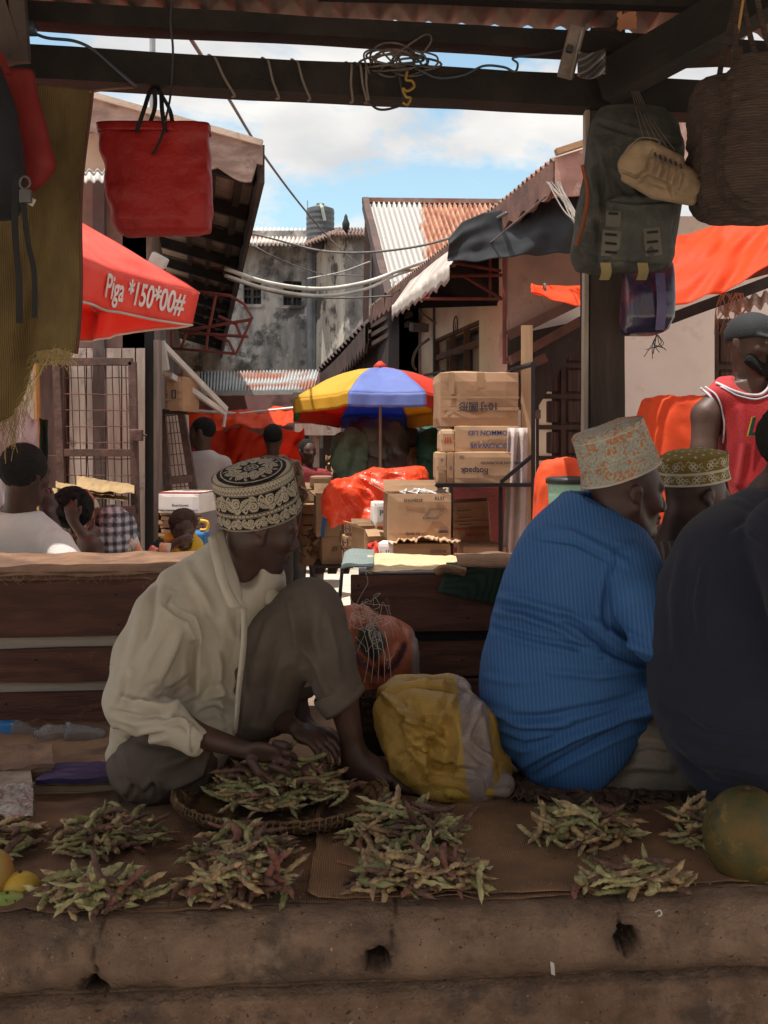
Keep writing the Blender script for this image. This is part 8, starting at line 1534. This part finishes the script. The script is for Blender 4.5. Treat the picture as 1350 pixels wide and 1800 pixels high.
s = box_for(595, 725, 1195, 1340, 3.0, 3.5, .008); s.loft([(1206, 606, 705, 3.25, 90), (1250, 604, 712, 3.25, 110), (1320, 600, 716, 3.25, 110)], .02, 3); sdf_obj('sack_body', s, M('black_sack', (.022, .016, .014), (.035, .022, .018), weave=55, waxes='XZ'), ds, 1, wr=[(.006, 9, (1, 1, 1), 5)])
for i, (t_, hh) in enumerate((('QUALITY', 14), ('Est. 1998', 8), ('RICE', 8), ('25KGS', 9), ('PRODUCT', 8))): put_text(t_, hh*3.1/F*1.3, P(655, 1222+i*15, 3.135), (1, 0, 0), (0, 0, 1), M('faded_gold', (.13, .09, .035), bump=0) if 'faded_gold' not in bpy.data.materials else bpy.data.materials['faded_gold'], ds)
# torn brown cardboard under the sitters at the right
m_torn = M('torn_brown_card', (.11, .065, .045), (.06, .038, .028), sc=9, bump=.4, bsc=40, rough=.9)
random.seed(8)
TORN = ['left of the blue shirt hem', 'at the blue shirt hem', 'below the beige trousers', 'curling up below the beige knee', 'between the beige trousers and the dark shirt', 'nearest the kerb below the trousers']
for i, (x, y, w, h) in enumerate([(915, 1385, 38, 26), (955, 1392, 42, 24), (1030, 1396, 50, 22), (1085, 1398, 44, 30), (1150, 1388, 48, 24), (1105, 1412, 24, 26), (1000, 1402, 40, 16), (925, 1405, 30, 14), (1190, 1395, 40, 18)]):
    Yg = (H-.02)*F/(y-HZ); an = random.uniform(-.6, .6)
    def tf(u, v):
        a, b_ = (u-.5)*w*1.5*Yg/F, (v-.5)*h*4.2*Yg/F; e_ = 1+.25*nz((u*5, v*5, i), 1.4); a *= e_; b_ *= e_
        return Vector(((x-675)*Yg/F+a*math.cos(an)-b_*math.sin(an), Yg+a*math.sin(an)+b_*math.cos(an), .022+.022*abs(nz((u*2.2, v*2.2, i), 1.3))+.03*max(0, .25-v)*(i % 2)))
    MB().grid(tf, 12, 10).build('torn_card', m_torn, label='torn brown cardboard scrap '+(TORN[i] if i < 6 else ['under the blue shirt hem, flat on the sacking', 'small flat piece by the yellow sack flap', 'rightmost by the dark shirt'][i-6]), cat='cardboard', solid=.003, base=((x-675)*Yg/F, Yg, .02), group='torn cardboard under the sitters')
# left-hand litter: bottles, cup, papers
m_clear = mk('clear_plastic'); b = m_clear.node_tree.nodes['Principled BSDF']; b.inputs['Transmission Weight'].default_value = .85; b.inputs['Roughness'].default_value = .12; b.inputs['IOR'].default_value = 1.2; b.inputs['Base Color'].default_value = (.75, .75, .78, 1)
def lying(name, label, p, q_, prof, m, cap_=None, labelm=None):
    p = P(*p); q_ = P(*q_); ax = (q_-p); L_ = ax.length; rot = ax.to_track_quat('Z', 'Y').to_matrix(); t = T(name, label, name.replace('_', ' '), p)
    MB().lathe([(r_, z*L_) for r_, z in prof], p, 28, rot).build('bottle_body' if 'bottle' in name else 'cup_body', m, t, smooth=True)
    if cap_: MB().lathe([(.014, L_*.97), (.0145, L_*1.06), (.012, L_*1.07)], p, 16, rot).build('bottle_cap', cap_, t)
    if labelm: MB().lathe([(prof[2][0]*1.012, L_*.30), (prof[2][0]*1.012, L_*.66)], p, 28, rot, capb=False, capt=False).build('label_wrap', labelm, t, smooth=True)
bp = [(.020, 0), (.030, .02), (.033, .08), (.032, .25), (.034, .30), (.032, .5), (.034, .7), (.026, .82), (.012, .90), (.012, 1.0)]
lying('plastic_bottle', 'clear lying bottle with blue label at the left border', (-60, 1288, 3.40), (70, 1286, 3.42), [(r_*1.15, z) for r_, z in bp], m_clear, None, M('blue_label', (.02, .14, .36), (.015, .09, .26), rough=.3, bump=0))
lying('plastic_bottle', 'crumpled clear bottle lying between the blue-labelled one and the cup', (130, 1292, 3.38), (60, 1290, 3.30), [(r_*(.9 if i % 2 else 1.02), z) for i, (r_, z) in enumerate(bp)], m_clear)
lying('plastic_cup', 'empty clear plastic cup on its side behind the seated man', (183, 1296, 3.38), (112, 1290, 3.34), [(.026, 0), (.027, .02), (.036, .88), (.040, .90), (.039, 1.0), (.036, .99), (.030, .3), (.024, .02)], m_clear)
def slab(label, pts, z0, z1, m, cat='paper', name='paper_stack', n=1, curl=.0):
    q = MB(); Ps = []
    for (x, y) in pts: Yg = (H-z0)*F/(y-HZ); Ps.append(Vector(((x-675)*Yg/F, Yg, 0)))
    f = bil(*Ps); o = None
    t = T(name, label, cat, f(.5, .5)+Vector((0, 0, z0)))
    for k in range(n):
        za = z0+(z1-z0)*k/n; zb = z0+(z1-z0)*(k+1)/n-.0008
        q = MB(); q.grid(lambda u, v: f(.5+(u-.5)*(1-.015*((k*7) % 3)), .5+(v-.5)*(1-.02*((k*5) % 3)))+Vector((.004*nz((k, 1, 0), 3), 0, zb+curl*abs(nz((u*2.5, v*2.5, 3), 1.2)))), 14, 10)
        q.build('sheet', m, t, solid=max(.001, (zb-za)))
    return t
slab('ragged brown cardboard pile at the left border behind the folder', [(-60, 1392), (95, 1385), (92, 1345), (-60, 1345)], .01, .06, M('torn_card_light', (.22, .13, .08), (.13, .08, .055), sc=8, bump=.4), 'cardboard', 'cardboard_pile', 4, .03)
slab('dark purple-blue folder lying beside the seated man', [(62, 1385), (215, 1382), (205, 1352), (100, 1355)], .035, .050, M('purple_folder', (.030, .022, .085), rough=.5), 'folder', 'folder', 1, .01)
slab('pale open booklets stacked under the purple folder', [(55, 1398), (208, 1396), (208, 1365), (70, 1365)], .002, .030, M('booklet', (.40, .30, .19), (.30, .22, .14), sc=6), 'booklet', 'booklet_pile', 5, .004)
bk = slab('thick book wrapped in crinkled plastic at the left border', [(-70, 1450), (62, 1440), (55, 1385), (-70, 1385)], .002, .055, M('old_pages', (.30, .25, .19), (.16, .12, .09), sc=20, st=(1, 1, 8), bump=.5), 'book', 'wrapped_book', 3, .0)
def wrapf(u, v):
    Ya, Yb2 = (H-.058)*F/(1440-HZ), (H-.058)*F/(1385-HZ); y = Ya+(Yb2-Ya)*v; x = (-70-675)*y/F+((58-675)-(-70-675))*y/F*u; n_ = abs(nz((x, y, 0), 26, 1))*.016+abs(nz((x, y, 2), 60, 1))*.006
    return Vector((x, y, .060+n_))
MB().grid(wrapf, 60, 40).build('plastic_wrap', M('crinkled_wrap', (.32, .28, .24), (.12, .09, .075), sc=14, rough=.18, spec=.9, bump=.5, bsc=50), bk, solid=.001)
q = MB(); q.tube(spl([P(1152, 1603, 2.08), P(1160, 1600, 2.075), P(1163, 1607, 2.07), P(1157, 1611, 2.07)], 4), .0018, 6); q.build('paper_curl', M('white_scrap', (.6, .56, .52), bump=0), label='tiny white curl of paper stuck on the kerb', cat='paper scrap', base=P(1155, 1605, 2.07))
q = MB(); q.grid(lambda u, v: P(967+7*u+2*v, 1690+22*v+3*u, 2.10-.004*u*v-.012), 3, 4); q.build('paper_scrap', bpy.data.materials['white_scrap'], label='small pale scrap on the kerb face below the middle', cat='paper scrap', solid=.001, base=P(970, 1700, 2.09))
